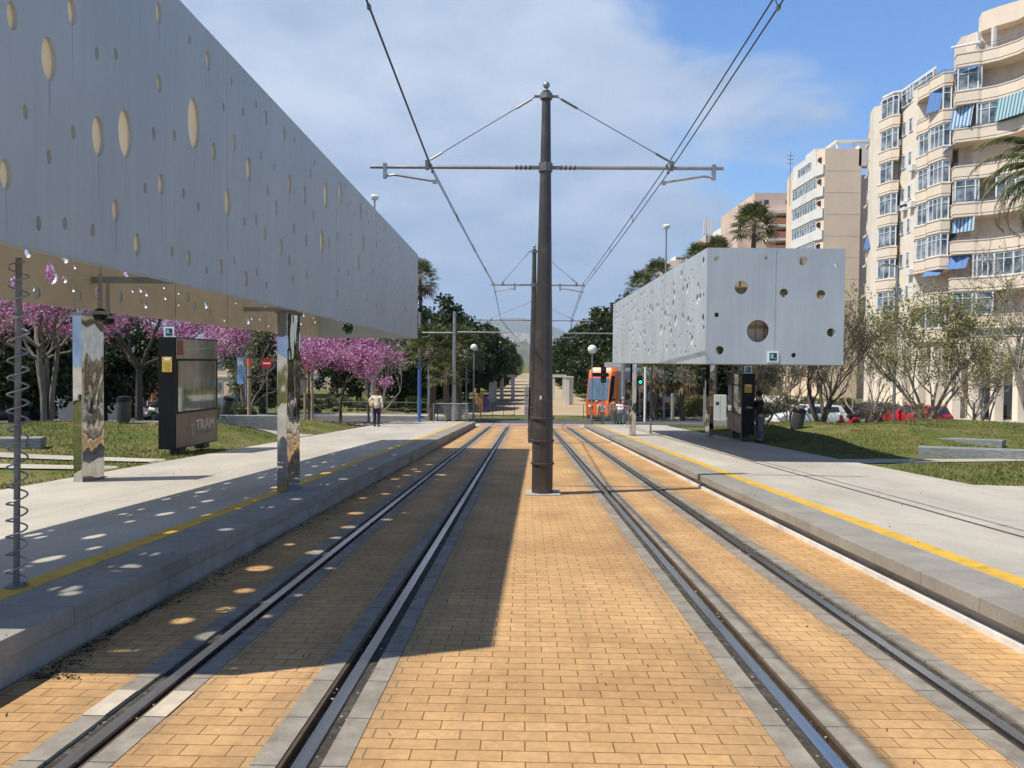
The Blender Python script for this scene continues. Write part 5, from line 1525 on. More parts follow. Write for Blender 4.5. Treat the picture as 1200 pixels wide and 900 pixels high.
# ---- peach block with white glazed side
root = thing('apartment_block', 'peach and white apartment block with stepped white balconies and portholes, right behind the pale shelter', 'building', (xat(965, 110), 110, zb(110)), 0, 'apartment buildings on the right')
zt = at(965, 174, 110).z; zg = zb(110)-.3
A, B_, C_, D = P2(925, 121), P2(952, 111.5), P2(961, 110), P2(1003.5, 110)
b = MB(); b.prism([A, B_, C_, D, (xat(1003.5, 110), 128), (xat(925, 121)+2, 130)], zg, zt); b.build('peach_wall', M['peach'], root, world=True)
b = MB(); p = P2(1003.6, 111.5); b.bbox(p[0], p[0]+9, 111.5, 126, zg, zt-3.3); b.build('stair_wing', M['pinkish'], root, world=True)
b = MB(); p = P2(1003.6, 110.3); b.bbox(p[0]-.5, p[0]+4, 110.0, 111.45, zt-2.4, zt+.5); b.build('corner_balcony', M['cream_wall'], root, world=True)
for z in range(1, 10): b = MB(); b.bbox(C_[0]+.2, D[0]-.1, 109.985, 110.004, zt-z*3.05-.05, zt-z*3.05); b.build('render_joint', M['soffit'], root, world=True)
sd_ = [A, B_, C_]
for k in range(8):
    z = zt-3.0-k*3.05
    b = MB(); wall_along(b, offset_line([A, B_, C_], -.25), z-.55, z+.75, .2); wall_along(b, offset_line([A, B_, C_], -.12), z-.75, z-.56, .3); b.build('white_balcony', M['bwhite'], root, world=True)
    if k >= 1: window_run(root, offset_line([A, B_], -.10), z+.80, z+2.3, .02, 1.1); 
    c = at(957.5, 424, 110.3); 
    b = MB(); b.lathe([(.42, 0), (.42, .05)], (0, 0, 0), 18, Matrix.Rotation(R(90), 3, 'X'))
    mv = Vector(((B_[0]+C_[0])/2-.12, (B_[1]+C_[1])/2-.12, z+1.5)); b.v = [tuple(Vector(v)+mv) for v in b.v]
    b.build('porthole', M['glass'], root, world=True)
b = MB(); wall_along(b, offset_line([A, B_], -.12), zt-3.3, zt+.0, .2); b.build('white_gable', M['bwhite'], root, world=True)
window_run(root, [V2(A).lerp(V2(B_), .25)+Vector((-.22, -.1)), V2(A).lerp(V2(B_), .8)+Vector((-.22, -.1))], zt-2.35, zt-.95, 0, 1.0)
b = MB(); p = at(972, 160, 112)
x0, x1 = xat(975, 113), xat(1012, 113)
for x in (x0, (x0+x1)/2, x1): b.bbox(x-.15, x+.15, 112.8, 113.1, zt, zt+1.7)
b.bbox(x0-.3, x1+.3, 112.6, 113.3, zt+1.7, zt+2.0); b.bbox(x0-.3, x0+.1, 113.3, 120, zt+1.7, zt+2.0); b.build('roof_pergola', M['bwhite'], root, world=True)
b = MB(); b.bbox(xat(947, 113), xat(958, 113), 112.2, 116, zt, zt+.6); b.build('roof_parapet', M['bwhite'], root, world=True)
b = MB(); p = P2(921, 122); zz = at(921, 196, 122).z
for k in range(4): b.tube([(p[0], p[1], zz-6), (p[0], p[1], zz+2.4)] if k == 0 else [(p[0]-.5, p[1], zz+.6*k), (p[0]+.5, p[1], zz+.6*k)], .05, 4)
b.build('roof_antenna', M['galv_dark'], root, world=True)

# ---- pinkish stepped block
root = thing('apartment_block', 'pinkish stepped apartment block with a terracotta balcony, behind the tallest fan palm', 'building', (xat(895, 150), 150, zb(150)), 0, 'apartment buildings on the right')
z1, z2 = at(895, 226, 150).z, at(870, 240, 152).z; zg = zb(150)-.3
b = MB(); b.bbox(xat(880, 150), xat(930, 150), 150, 165, zg, z1); b.build('upper_wall', M['pinkish'], root, world=True)
b = MB(); b.bbox(xat(861, 152), xat(880, 150)-.01, 152, 165, zg, z2); b.build('side_wall', M['pinkish'], root, world=True)
for k in range(5):
    z = at(900, 248+k*16, 148).z
    b = MB(); b.bbox(xat(896, 148), xat(928, 148), 147.4, 150, z-.35, z+.15); b.build('balcony_slab', M['cream_wall'], root, world=True)
    b = MB(); b.bbox(xat(903, 148), xat(926, 148), 147.5, 147.7, z-2.3, z-1.25); b.build('terracotta_front', M['terra'], root, world=True)
    b = MB(); b.bbox(xat(906, 149.9), xat(922, 149.9), 149.93, 149.99, z-1.25, z-.5); b.build('window', M['glass'], root, world=True)
for px in (894, 919):
    z = at(px, 236, 149.9).z; b = MB(); b.bbox(xat(px-2.6, 149.9), xat(px+2.6, 149.9), 149.93, 150.0, z-.5, z+.3); b.build('window', M['glass'], root, world=True)
# ---- low white roofs further off
root = thing('apartment_block', 'small distant white roof storeys above the middle of the pale shelter', 'building', (xat(790, 190), 190, zb(190)), 0)
zg = zb(190); zt = at(790, 305, 190).z
b = MB(); b.bbox(xat(781, 190), xat(806, 190), 190, 204, zg, zt); b.build('wall', M['cream_wall'], root, world=True)
b = MB(); b.bbox(xat(790, 190), xat(802, 190), 191, 200, zt, at(795, 299, 190).z); b.build('roof_storey', M['bwhite'], root, world=True)
b = MB()
for k in range(4): b.bbox(xat(791+k*2.7, 190), xat(793+k*2.7, 190), 190.9, 190.98, zt+.3, at(795, 301, 190).z)
b.build('window', M['glass'], root, world=True)
root = thing('apartment_block', 'cream building with a roof aerial, left of the tallest fan palm', 'building', (xat(840, 170), 170, zb(170)), 0)
zg = zb(170); zt = at(840, 276, 170).z
b = MB(); b.bbox(xat(824, 170), xat(862, 170), 170, 185, zg, zt); b.build('wall', M['pinkish'], root, world=True)
b = MB(); b.bbox(xat(845, 170), xat(858, 170), 172, 180, zt, at(840, 264, 170).z); b.build('roof_storey', M['bwhite'], root, world=True)
b = MB()
for k in range(5): b.bbox(xat(827+k*6.5, 169.9), xat(831+k*6.5, 169.9), 169.9, 169.98, zt-3.2, zt-1.6)
b.build('window', M['glass'], root, world=True)
root = thing('mobile_aerial', 'white upright aerial panels on a short mast above the pale shelter', 'aerial', (xat(825.5, 160), 160, at(825, 281, 160).z-8))
z0 = at(825, 281, 160).z; z1 = at(825, 258, 160).z
b = MB(); x = xat(825.5, 160); b.tube([(x, 160, z0-8), (x, 160, z1+.3)], .14, 8); b.build('mast', M['grey'], root, world=True)
for dx in (-.65, 0.1, .7):
    b = MB(); b.bbox(x+dx-.22, x+dx+.22, 159.5, 159.75, z0+1.0, z1); b.build('panel', M['bwhite'], root, world=True, bevel=.06)

# ---- left side of the street: buildings and walls glimpsed under the shelter
def plain_block(label, px0, px1, d, py_top, mat, wins, floors, depth=12, seed=0, name='apartment_block'):
    x0, x1 = xat(px0, d), xat(px1, d); zt = at((px0+px1)/2, py_top, d).z; zg = gz((x0+x1)/2, d)-.2
    r = thing(name, label, 'building', ((x0+x1)/2, d, zg), 0)
    b = MB(); b.bbox(x0, x1, d, d+depth, zg, zt); b.build('wall', M[mat], r, world=True)
    fhh = (zt-zg)/floors
    for k in range(floors):
        b = MB(); b.bbox(x0-.03, x1+.03, d-.12, d-.003, zg+(k+1)*fhh-.18, zg+(k+1)*fhh); b.build('cornice', M['bwhite'], r, world=True)
        for j in range(wins):
            c = x0+(j+.5)*(x1-x0)/wins; w = (x1-x0)/wins*.26
            b = MB(); b.bbox(c-w, c+w, d-.05, d-.003, zg+k*fhh+fhh*.3, zg+k*fhh+fhh*.8); f = b.build('window', M['alu'], r, world=True)
            b = MB(); b.bbox(c-w+.07, c+w-.07, d-.065, d-.051, zg+k*fhh+fhh*.3+.07, zg+k*fhh+fhh*.8-.07); b.build('pane', M['glaze'], f, world=True)
    return r
plain_block('orange-brown building behind the twiggy trees, seen between kiosk and no entry sign', 250, 322, 92, 330, 'peach', 5, 5)
plain_block('low terracotta building behind the pink tree with the dark forked trunk', 100, 178, 62, 418, 'terra', 4, 2)
plain_block('pale building behind the far pink trees at the left of the avenue', 330, 452, 120, 345, 'pinkish', 7, 5)
plain_block('pale building half hidden by the black-green tree at the left edge', -120, 95, 75, 330, 'bwhite', 6, 5)
x0, x1 = xat(118, 48), xat(163, 48)
b = MB(); z = gz(x0, 48); b.bbox(x0, x1, 48, 48.25, z-.1, z+1.75); b.bbox(x0-.05, x1+.05, 47.95, 48.3, z+1.751, z+1.83)
w = b.build('street_wall', pm('blue_grey_wall', (.20, .22, .25), .85, var=.15, dirt=(.13, .14, .16))); setprops(w, 'blue-grey street wall behind the motorcycles', 'wall')
x0, x1 = xat(68, 46), xat(95, 46)
b = MB(); z = gz(x0, 46); b.bbox(x0, x1, 46, 46.25, z-.1, z+1.6); b.bbox(x0-.05, x1+.05, 45.95, 46.3, z+1.601, z+1.68)
w = b.build('street_wall', MATS['blue_grey_wall']); setprops(w, 'dark grey street wall between the staked trunks and the left mirror pillar', 'wall')
# ------------------------------------------------------------------ street furniture
def kiosk(px0, px1, d0, d1, h_pl, zt, zb_, label, mirror_text=True, flip=1):
    """ticket machine: black slab with a yellow notice on its narrow end and a glazed map front facing the track"""
    A = Vector((xat(px0, d0), d0, 0)); B = Vector((xat(px1, d1), d1, 0))
    ax = (B-A).normalized(); L = (B-A).length; rz = math.atan2(ax.y, ax.x)
    z0 = zb(d0)+h_pl
    # local: x runs along the front away from the near end, y points to the back
    t = thing('ticket_kiosk', label, 'kiosk', (A.x, A.y, z0), rz, 'black ticket kiosks on the platforms')
    H = zt-z0; Zb = zb_-z0; dep = .40*flip
    y0, y1 = (0, dep) if flip > 0 else (dep, 0)
    b = MB(); b.bbox(0, L, min(0, dep), max(0, dep), Zb, H); b.build('cabinet', M['black'], t, bevel=.008)
    for x in (.35, L-.55):
        b = MB(); b.bbox(x, x+.28, min(.08*flip, dep-.08*flip), max(.08*flip, dep-.08*flip), -.04, Zb-.001); b.build('foot', M['darkgrey'], t)
    f = -.004*flip
    def plate(name, x0, x1, z0_, z1_, mat, k=1.0, th=.006):
        b = MB(); b.bbox(x0, x1, min(f*k, f*k-th*flip), max(f*k, f*k-th*flip), z0_, z1_); return b.build(name, mat, t)
    HH = H-Zb
    if 'kiosk_pane' not in MATS:
        k = NT('kiosk_pane'); n = k.noise(k.coord('Object', (2.2, 1, 1.1)), 2.0, 4, .6)
        k.set(col=k.ramp(n, [(.3, (.20, .22, .22)), (.5, (.30, .33, .32)), (.72, (.42, .45, .44))]), rough=.04, metal=.75, spec=.9)
        pm('kiosk_bronze_board', (.15, .118, .095), .35, .2, var=.2, vs=1.4, spec=.5)
    pn = plate('map_pane', .12, L-.10, Zb+HH*.335, Zb+HH*.79, MATS['kiosk_pane'])
    plate('lower_board', .03, L-.03, Zb+.03, Zb+HH*.315, MATS['kiosk_bronze_board'])
    hd = plate('header_pane', .05, L-.05, Zb+HH*.81, H-.03, MATS['kiosk_pane'])
    plate('red_header_plate', .10, .34, Zb+HH*.84, H-.06, pm('kiosk_red_board', (.20, .05, .035), .35) if 'kiosk_red_board' not in MATS else MATS['kiosk_red_board'], 2.8)
    sx = Matrix.Rotation(R(90), 3, 'X')
    def letters(name, txt, size, x, z, mat, k=3.2, w=None):
        vs, fs = text_faces(txt, size, w)
        b = MB()
        if flip > 0: vv = [(x+v.x, f*k, z+v.y) for v in vs]
        else: vv = [(x-v.x, f*k, z+v.y) for v in vs]
        b.add(vv, fs); return b.build(name, mat, t, fixn=False)
    lz = Zb+HH*.165
    cx = L*.60 if flip > 0 else L*.36
    letters('lettering', 'TRAM', .34, cx+.16*flip, lz+.06, pm('pale_lettering', (.42, .36, .32), .5) if 'pale_lettering' not in MATS else MATS['pale_lettering'], w=.012)
    letters('small_lettering', 'metropolità', .11, cx+.16*flip, lz-.12, MATS['brown_insulator'])
    # round-cornered emblem with a T
    def rr(w, h, r):
        P = []
        for (ccx, ccy, a0) in ((w/2-r, h/2-r, 0), (-w/2+r, h/2-r, 90), (-w/2+r, -h/2+r, 180), (w/2-r, -h/2+r, 270)):
            for j in range(5): a = R(a0+j*22.5); P.append((ccx+r*math.cos(a), ccy+r*math.sin(a)))
        return P
    ex = cx-.46*flip
    for (w, h, mt, k) in ((.30, .56, 'red_brown_emblem', 3.0), (.23, .47, 'kiosk_bronze_board', 3.8)):
        b = MB(); P = rr(w, h, .09); b.add([(ex+p[0], f*k, lz+p[1]) for p in P], [tuple(range(len(P)))])
        b.build('emblem', MATS[mt] if mt in MATS else pm(mt, (.30, .10, .07), .4), t, fixn=False)
    b = MB(); b.add([(ex+p[0], f*4.6, lz+p[1]) for p in ((-.085, .12), (.085, .12), (.085, .06), (.028, .06), (.028, -.17), (-.028, -.17), (-.028, .06), (-.085, .06))], [tuple(range(8))]); b.build('emblem_letter', M['grey'], t, fixn=False)
    # faint white route lines behind the pane
    b = MB()
    for k in range(5): b.bbox(.55+k*.07, .56+k*.25, f*2.4-.001, f*2.4, Zb+HH*(.86+k*.012), Zb+HH*(.865+k*.012))
    b.build('route_print', M['grey'], t)
    # yellow notice on the narrow near end
    b = MB(); yc = dep*.45; b.bbox(-.012, -.001, min(yc-.115*flip, yc+.115*flip), max(yc-.115*flip, yc+.115*flip), Zb+HH*.69, Zb+HH*.825); nt = b.build('notice', pm('yellow_notice', (.68, .43, .06), .5, var=.08) if 'yellow_notice' not in MATS else MATS['yellow_notice'], t, bevel=.002)
    b = MB()
    for k in range(7): b.bbox(-.0145, -.0125, yc-.09, yc+.09-.05*(k % 3 == 1), Zb+HH*(.70+.012*k), Zb+HH*(.7025+.012*k))
    b.build('notice_print', M['darkgrey'], nt)
    b = MB(); b.bbox(-.0145, -.0125, yc-.07, yc+.05, Zb+HH*.795, Zb+HH*.818); b.build('notice_picture', M['white'], nt)
    return t, H, L, dep
k1, KH, KL, kd = kiosk(205, 255, 17.1, 19.1, HL, at(195, 395, 17.1).z, at(195, 527, 17.1).z, 'black ticket kiosk with TRAM lettering standing on the left platform')
c = root_matrix(k1) @ Vector((.12, .20, KH+.12)); stop_icon('stop_sign', 'white square sign with a blue and green emblem standing on top of the left kiosk', c, .23)
k2, KH, KL, kd = kiosk(870, 853, 25.2, 27.6, HR, at(875, 438, 25).z, at(875, 510, 25).z, 'black ticket kiosk in the shade under the pale shelter on the right platform', flip=-1)
c = root_matrix(k2) @ Vector((.16, -.20, KH+.13)); stop_icon('stop_sign', 'small square sign with a blue emblem in shade on top of the right kiosk', c, .24)

def thin_post(name, label, cat, px, d, py_top, r, mat, h_off=0.0, group=None, cap=None, cap_h=.18, capm=None):
    x = xat(px, d); z0 = gz(x, d)+h_off; h = at(px, py_top, d).z-z0
    t = thing(name, label, cat, (x, d, z0), 0, group)
    b = MB(); b.tube([(0, 0, -.02), (0, 0, h)], r, 10); b.build('shaft', M[mat], t, smooth_=True)
    if capm: b = MB(); b.tube([(0, 0, h-cap_h), (0, 0, h+.02)], r*1.12, 10); b.build('tip', M[capm], t, smooth_=True)
    return t, h

# stakes beside the young trees
for i, (px, d, py, lab) in enumerate(((292, 29.5, 421, 'single timber stake with an orange tip standing alone on the left lawn'), (357.5, 35.8, 427, 'left one of the two close timber stakes beside the young pink tree'), (366, 37.4, 428, 'right one of the two close timber stakes beside the young pink tree'))):
    t, h = thin_post('tree_stake', lab, 'stake', px, d, py, .075 if i == 0 else .065, 'wood', group='timber tree stakes', capm='orange', cap_h=.28)
    b = MB(); b.lathe([(.085, h-.72), (.09, h-.69), (.085, h-.66)], (0, 0, 0), 10); b.build('tie', M['rubber'], t)
# bins
def bin_(label, px, d, py_top, h, r, tilt=0.0, legs=True, off=0.0):
    x = xat(px, d); zt = at(px, py_top, d).z; z0 = gz(x, d)+off
    t = thing('litter_bin', label, 'bin', (x, d, z0), 0, 'dark litter bins on the lawns')
    T = zt-z0; Mx = Matrix.Rotation(tilt, 3, 'Y')
    b = MB(); b.lathe([(r*.82, T-h), (r, T-h*.85), (r, T-h*.22)], (0, 0, 0), 16, None); b.v = [tuple(Mx @ (Vector(v)-Vector((0, 0, T-h/2)))+Vector((0, 0, T-h/2))) for v in b.v]; b.build('body', M['darkgrey'], t, smooth_=True)
    b = MB(); b.lathe([(r*1.04, T-h*.22), (r*1.06, T-h*.12), (r*.9, T-.02), (r*.3, T)], (0, 0, 0), 16); b.v = [tuple(Mx @ (Vector(v)-Vector((0, 0, T-h/2)))+Vector((0, 0, T-h/2))) for v in b.v]; b.build('hood', M['black'], t, smooth_=True)
    for s in (-1, 1):
        b = MB(); b.tube([(s*r*.55, 0, T-h), (s*r*.4, 0, -.05)], .02, 6); b.build('leg', M['galv'], t)
bin_('dark cylindrical bin on thin legs on the left lawn, left of the kiosk', 145, 21.5, 464, .74, .185)
bin_('tilted dark bin standing right of the left kiosk', 266, 30, 464, .72, .19, .28)
bin_('black bin tilted on the shaded lawn right of the right kiosk', 936, 27.5, 478, .80, .22, .18)
# slate walls on the lawns
def slate(label, px0, px1, d0, d1, py_top, w=.45, h=None):
    a, c = V2((xat(px0, d0), d0)), V2((xat(px1, d1), d1)); t = (c-a).normalized(); n = Vector((-t.y, t.x))*w
    z1 = at(px0, py_top, d0).z; z2 = z1-(d1-d0)*SL
    zl = min(gz(*a), gz(*c), gz(*(a+n)), gz(*(c+n)))-.12
    b = MB(); P = [a, c, c+n, a+n]; Z = [z1, z2, z2, z1]
    b.add([(p.x, p.y, zl) for p in P]+[(p.x, p.y, z) for p, z in zip(P, Z)], [(3,2,1,0),(4,5,6,7),(0,1,5,4),(1,2,6,5),(2,3,7,6),(3,0,4,7)])
    o = b.build('slate_wall', M['gravel_wall'], bevel=.01); setprops(o, label, 'wall', 'low grey slate walls on the lawns')
slate('nearest low grey slate wall on the right lawn, running out at the right edge', 1078, 1225, 19.6, 18.4, 524)
slate('low grey slate wall just behind the nearest one on the right lawn', 960, 1176, 25.0, 21.5, 508)
slate('short low slate block half buried on the right mound', 1028, 1042, 27.2, 27.0, 506)
slate('low grey slate wall at the left edge behind the spiral pipe', -40, 30, 16.5, 16.8, 514)
slate('low slate block in shade below the grey stemmed pink tree', 30, 47, 16.81, 16.9, 513.5)
slate('low grey slate wall behind the left bin', 122, 186, 22.8, 23.0, 494)
slate('low grey slate wall right of the left kiosk', 256, 336, 27.0, 27.4, 487)

# signs and posts on the left
x = xat(313, 47)
t, h = thin_post('no_entry_sign', 'round red no entry sign on a thin grey post', 'sign', 313, 47, 421, .035, 'galv')
b = MB(); b.lathe([(.33, 0), (.33, .02)], (0, -.06, h-.25), 24, Matrix.Rotation(R(90), 3, 'X')); b.build('disc', M['red'], t)
b = MB(); b.bbox(-.23, .23, -.088, -.082, h-.30, h-.20); b.build('white_bar', M['white'], t)
t, h = thin_post('information_board', 'tall light blue information board on a blue pole, behind the stakes', 'sign', 288, 55, 419, .05, 'pale_blue')
b = MB(); b.bbox(-.62, -.06, -.05, .05, h-1.9, h); b.build('board', M['pale_blue'], t, bevel=.01)
b = MB(); b.bbox(-.55, -.14, -.056, -.051, h-.6, h-.25); b.build('print', M['white'], t)
t, h = thin_post('information_board', 'narrow white and blue board left of the motorcycles', 'sign', 138, 44, 408, .05, 'pale_blue')
b = MB(); b.bbox(-.10, .30, -.055, .055, h-1.5, h); b.build('board', M['bwhite'], t)
t, h = thin_post('blue_pole', 'slim blue pole on the far end of the left platform', 'pole', 491.5, 41.5, 424, .075, 'blue', HL+.12)
b = MB(); b.bbox(-.08, .02, -.22, .22, h-.35, h-.05); b.build('traffic_display', M['darkgrey'], t)
thin_post('lamp_post', 'thick pale post rising behind the person in the cream jacket', 'post', 437.5, 46, 415, .14, 'concrete')
# globe lamps
def globe(label, px, d, py_top, r=.23, off=0.0):
    x = xat(px, d); z0 = gz(x, d)+off; h = at(px, py_top, d).z-z0
    t = thing('globe_lamp', label, 'street lamp', (x, d, z0), 0, 'street lamps with globes')
    b = MB(); b.lathe([(.09, 0), (.09, .5), (.055, .52), (.045, h-2*r)], (0, 0, 0), 10); b.build('post', M['galv'], t, smooth_=True)
    b = MB(); b.ball((0, 0, h-r), r, 16); b.build('globe', pm('milky_globe', (.72, .72, .70), .25, var=.05) if 'milky_globe' not in MATS else MATS['milky_globe'], t, smooth_=True)
    b = MB(); b.lathe([(.10, h-2*r-.06), (.12, h-2*r+.04)], (0, 0, 0), 12); b.build('collar', M['galv_dark'], t)
globe('globe lamp in front of the orange tram', 693.5, 50, 404, .30)
globe('right one of the two globe lamps beside the left railing', 555, 53, 403, .25)
globe('left one of the two globe lamps beside the left railing', 546.5, 57, 408, .25)
def flat_lamp(label, px, d, py_top, name='street_lamp', arm=None):
    x = xat(px, d); z0 = gz(x, d); h = at(px, py_top, d).z-z0
    t = thing(name, label, 'street lamp', (x, d, z0), 0, 'tall street lamps')
    b = MB(); b.lathe([(.11, 0), (.10, 1), (.06, h)], (0, 0, 0), 10); b.build('post', M['galv'], t, smooth_=True)
    b = MB()
    if arm is None: b.lathe([(.08, h-.05), (.26, h+.05), (.30, h+.20), (.22, h+.30), (.05, h+.34)], (0, 0, 0), 14); b.build('lamp_head', M['white'], t, smooth_=True)
    else:
        b.tube([(0, 0, h-.1), (arm*.3, 0, h), (arm*.55, 0, h)], .04, 6); b.build('arm', M['galv'], t)
        b = MB(); b.bbox(min(arm*.5, arm), max(arm*.5, arm), -.12, .12, h-.05, h+.08); b.build('lamp_head', M['grey'], t, bevel=.02)
flat_lamp('tall lamp post with a flat round head behind the pale shelter', 778, 58, 268)
flat_lamp('lamp whose small round head shows just above the roof edge of the left shelter', 438, 52, 234)
flat_lamp('tall street lamp with a short arm before the cream apartment block', 1048, 50, 311, arm=-1.0)

# posts, bollards, cabinet on the right
for px, d, pt, lab, r, m in ((966-210, 55, 430, 'left one of the two thin white posts beside the green traffic light', .085, 'white'), (759.5, 60, 428, 'right one of the two thin white posts beside the green traffic light', .06, 'white'), (777.5, 58.5, 427, 'thick pale green-grey post under the pale shelter', .14, 'galv')):
    thin_post('signal_post', lab, 'post', px, d, pt, r, m)
for px, d, pt, lab in ((788.5, 40.5, 461, 'tall grey bollard on the far end of the right platform'), (828.5, 35.5, 446, 'thick grey bollard before the right mirror pillar')):
    t, h = thin_post('bollard', lab, 'bollard', px, d, pt, .10, 'galv', HR+.1, 'grey bollards on the right platform')
    b = MB(); b.lathe([(.14, 0), (.14, .03)], (0, 0, 0), 12); b.build('base', M['galv_dark'], t)
d = 46; x0, x1 = xat(837, d), xat(851.5, d); z = gz((x0+x1)/2, d); zt = at(844, 463, d).z
t = thing('electrical_cabinet', 'pale electrical cabinet on a plinth left of the right kiosk', 'cabinet', ((x0+x1)/2, d, z))
b = MB(); b.bbox(x0, x1, d, d+.45, z+.42, zt); b.build('cabinet', M['bwhite'], t, world=True, bevel=.01)
b = MB(); b.bbox(x0-.04, x1+.04, d-.04, d+.5, z-.1, z+.419); b.build('plinth', M['concrete'], t, world=True)
b = MB(); b.bbox((x0+x1)/2-.006, (x0+x1)/2+.006, d-.004, d-.001, z+.46, zt-.05); b.bbox(x0+.1, x0+.3, d-.004, d-.001, zt-.6, zt-.4); b.build('door_gap', M['darkgrey'], t, world=True)

# traffic lights
def traffic_light(label, px, d, py_top, lit, n=2, back=False, rz=0):
    x = xat(px, d); z0 = gz(x, d); h = at(px, py_top, d).z-z0
    t = thing('traffic_light', label, 'traffic light', (x, d, z0), rz, 'traffic lights at the crossing')
    b = MB(); b.tube([(0, 0.12, -.05), (0, 0.12, h-.1)], .055, 10); b.build('post', M['galv'], t, smooth_=True)
    b = MB(); b.bbox(-.16, .16, -.09, .12, h-.32*n, h); b.build('housing', M['black'], t, bevel=.02)
    for k in range(n):
        zc = h-.16-.32*k; on = lit == k
        b = MB(); b.lathe([(.11, 0), (.11, .02)], (0, -.092 if not back else .14, zc), 14, Matrix.Rotation(R(90), 3, 'X'))
        if on:
            if 'green_lamp' not in MATS:
                q = NT('green_lamp'); q.set(col=(.01, .5, .25), emis=(.02, .9, .40), es=2.2)
            m_ = MATS['green_lamp']
        else: m_ = M['darkgrey']
        b.build('lens', m_, t)
        b = MB()
        for j in range(7):
            a0, a1 = R(20+j*20), R(40+j*20)
            b.add([(.125*math.cos(a), -.09-yy, zc+.125*math.sin(a)) for a, yy in ((a0, 0), (a1, 0), (a1, .10), (a0, .10))]+[(.135*math.cos(a), -.09-yy, zc+.135*math.sin(a)) for a, yy in ((a0, 0), (a1, 0), (a1, .10), (a0, .10))], [(0,1,2,3),(7,6,5,4),(2,3,7,6)])
        b.build('hood', M['black'], t)
traffic_light('pedestrian traffic light showing green under the pale shelter', 750, 57, 440, 1, 2)
traffic_light('dark traffic light on a white post left of the mirror pillar', 707, 47, 430, 9, 3)
traffic_light('unlit traffic light between bollard and mirror pillar', 826, 44, 434, 9, 3)

# railings
def rail_fence(label, pts, h, mat, glass=False, step=1.5, off=0.0, name='railing', bars=True, rr=.025, zf=gz):
    x, y = pts[0]; t = thing(name, label, 'railing', (x, y, zf(x, y)+off), 0)
    b = MB()
    for (a, c) in zip(pts, pts[1:]):
        a, c = V2(a), V2(c); n = max(1, int((c-a).length/step))
        for zz in ((h, h*.5, .12) if not glass else (h,)):
            b.tube([(p.x, p.y, zf(p.x, p.y)+off+zz) for p in (a.lerp(c, k/n) for k in range(n+1))], rr, 6)
        m = n*5 if bars and not glass else n
        for k in range(m+1):
            p = a.lerp(c, k/m); z = zf(p.x, p.y)+off; main = k % 5 == 0 or not bars or glass
            b.tube([(p.x, p.y, z-.03 if main else z+.12), (p.x, p.y, z+h)], rr if main else rr*.4, 5)
    b.build('frame', M[mat], t, world=True, fixn=False)
    if glass:
        g = MB()
        for (a, c) in zip(pts, pts[1:]):
            g.add([(a[0], a[1], zf(*a)+off+.1), (c[0], c[1], zf(*c)+off+.1), (c[0], c[1], zf(*c)+off+h-.05), (a[0], a[1], zf(*a)+off+h-.05)], [(0, 1, 2, 3)])
        g.build('pane', M['clear'], t, world=True, fixn=False)
pl_ = lambda x, y: zb(y)+HL
rail_fence('pale steel and glass railing at the far end of the left platform', [(xat(508, 40.5), 40.5), (xat(513, 43.2), 43.2), (xat(548, 43.2), 43.2)], 1.0, 'galv', True, zf=pl_)
rail_fence('dark railing on the sandy promenade edge left of the mast', [(xat(564, 60), 60), (xat(603, 63), 63)], 1.1, 'darkgrey', step=1.3, bars=False)
rail_fence('dark railing beside the globe lamps', [(xat(520, 60), 60), (xat(563, 59.5), 59.5)], 1.1, 'darkgrey', step=1.6)
rail_fence('dark railing beside the tram, in front of the lamp', [(xat(684, 58), 58), (xat(700, 56.5), 56.5)], 1.15, 'darkgrey', step=.9, bars=False)
pr_ = lambda x, y: zb(y)+HR
rail_fence('steel railing in front of the people at the far end of the right platform', [(xat(706, 42.5), 42.0), (xat(722, 42), 42.0), (xat(737, 41.9), 41.9)], 1.0, 'galv', True, zf=pr_)
rail_fence('wire fence along the road behind the person in the cream jacket', [(xat(395, 61), 61), (xat(500, 61), 61)], 1.1, 'galv_dark', step=2, bars=False, rr=.018)
rail_fence('low fence in front of the hedge behind the no entry sign', [(xat(262, 61.5), 61.5), (xat(330, 61.5), 61.5)], 1.0, 'galv_dark', step=2, bars=False, rr=.018)
# concrete gate frames of the promenade
def gate_frame(label, px0, px1, d, py_top, both=True):
    x0, x1 = xat(px0, d), xat(px1, d); z = zb(d); h = at(px0, py_top, d).z-z
    t = thing('gate_frame', label, 'gate', ((x0+x1)/2, d, z), 0, 'white concrete frames on the promenade')
    b = MB(); b.bbox(x0-.3, x1+.3, d-.25, d+.25, z+h-.32, z+h); b.build('lintel', M['bwhite'], t, world=True)
    for x in ((x0, x1) if both else (x1,)):
        b = MB(); b.bbox(x-.22, x+.22, d-.2, d+.2, z-.1, z+h-.321); b.build('column', M['bwhite'], t, world=True)
gate_frame('white concrete frame left of the mast on the promenade', 588, 601, 95, 439)
gate_frame('white concrete frame right of the mast on the promenade', 648, 661, 95, 439)
for px, d, lab in ((575.5, 84, 'white post left of the left concrete frame'), (579.5, 88, 'slim white post next to the left concrete frame'), (664.5, 84, 'thick white column right of the right concrete frame'), (669, 84.2, 'white column furthest right beside the tram')):
    x = xat(px, d); z = zb(d); h = at(px, 441, d).z-z
    b = MB(); b.bbox(x-.24, x+.24, d-.24, d+.24, z-.1, z+h-.12); b.bbox(x-.3, x+.3, d-.3, d+.3, z+h-.119, z+h); o = b.build('gate_column', M['bwhite']); setprops(o, lab, 'column', 'white columns on the promenade')
x = xat(563, 70); z = zb(70)
t = thing('waste_container', 'ochre and purple recycling bin on the promenade beside the globe lamps', 'bin', (x, 70, z))
b = MB(); b.bbox(x-.45, x+.30, 69.6, 70.4, z, z+1.7); b.build('body', pm('ochre_board', (.40, .22, .07), .7), t, world=True, bevel=.08)
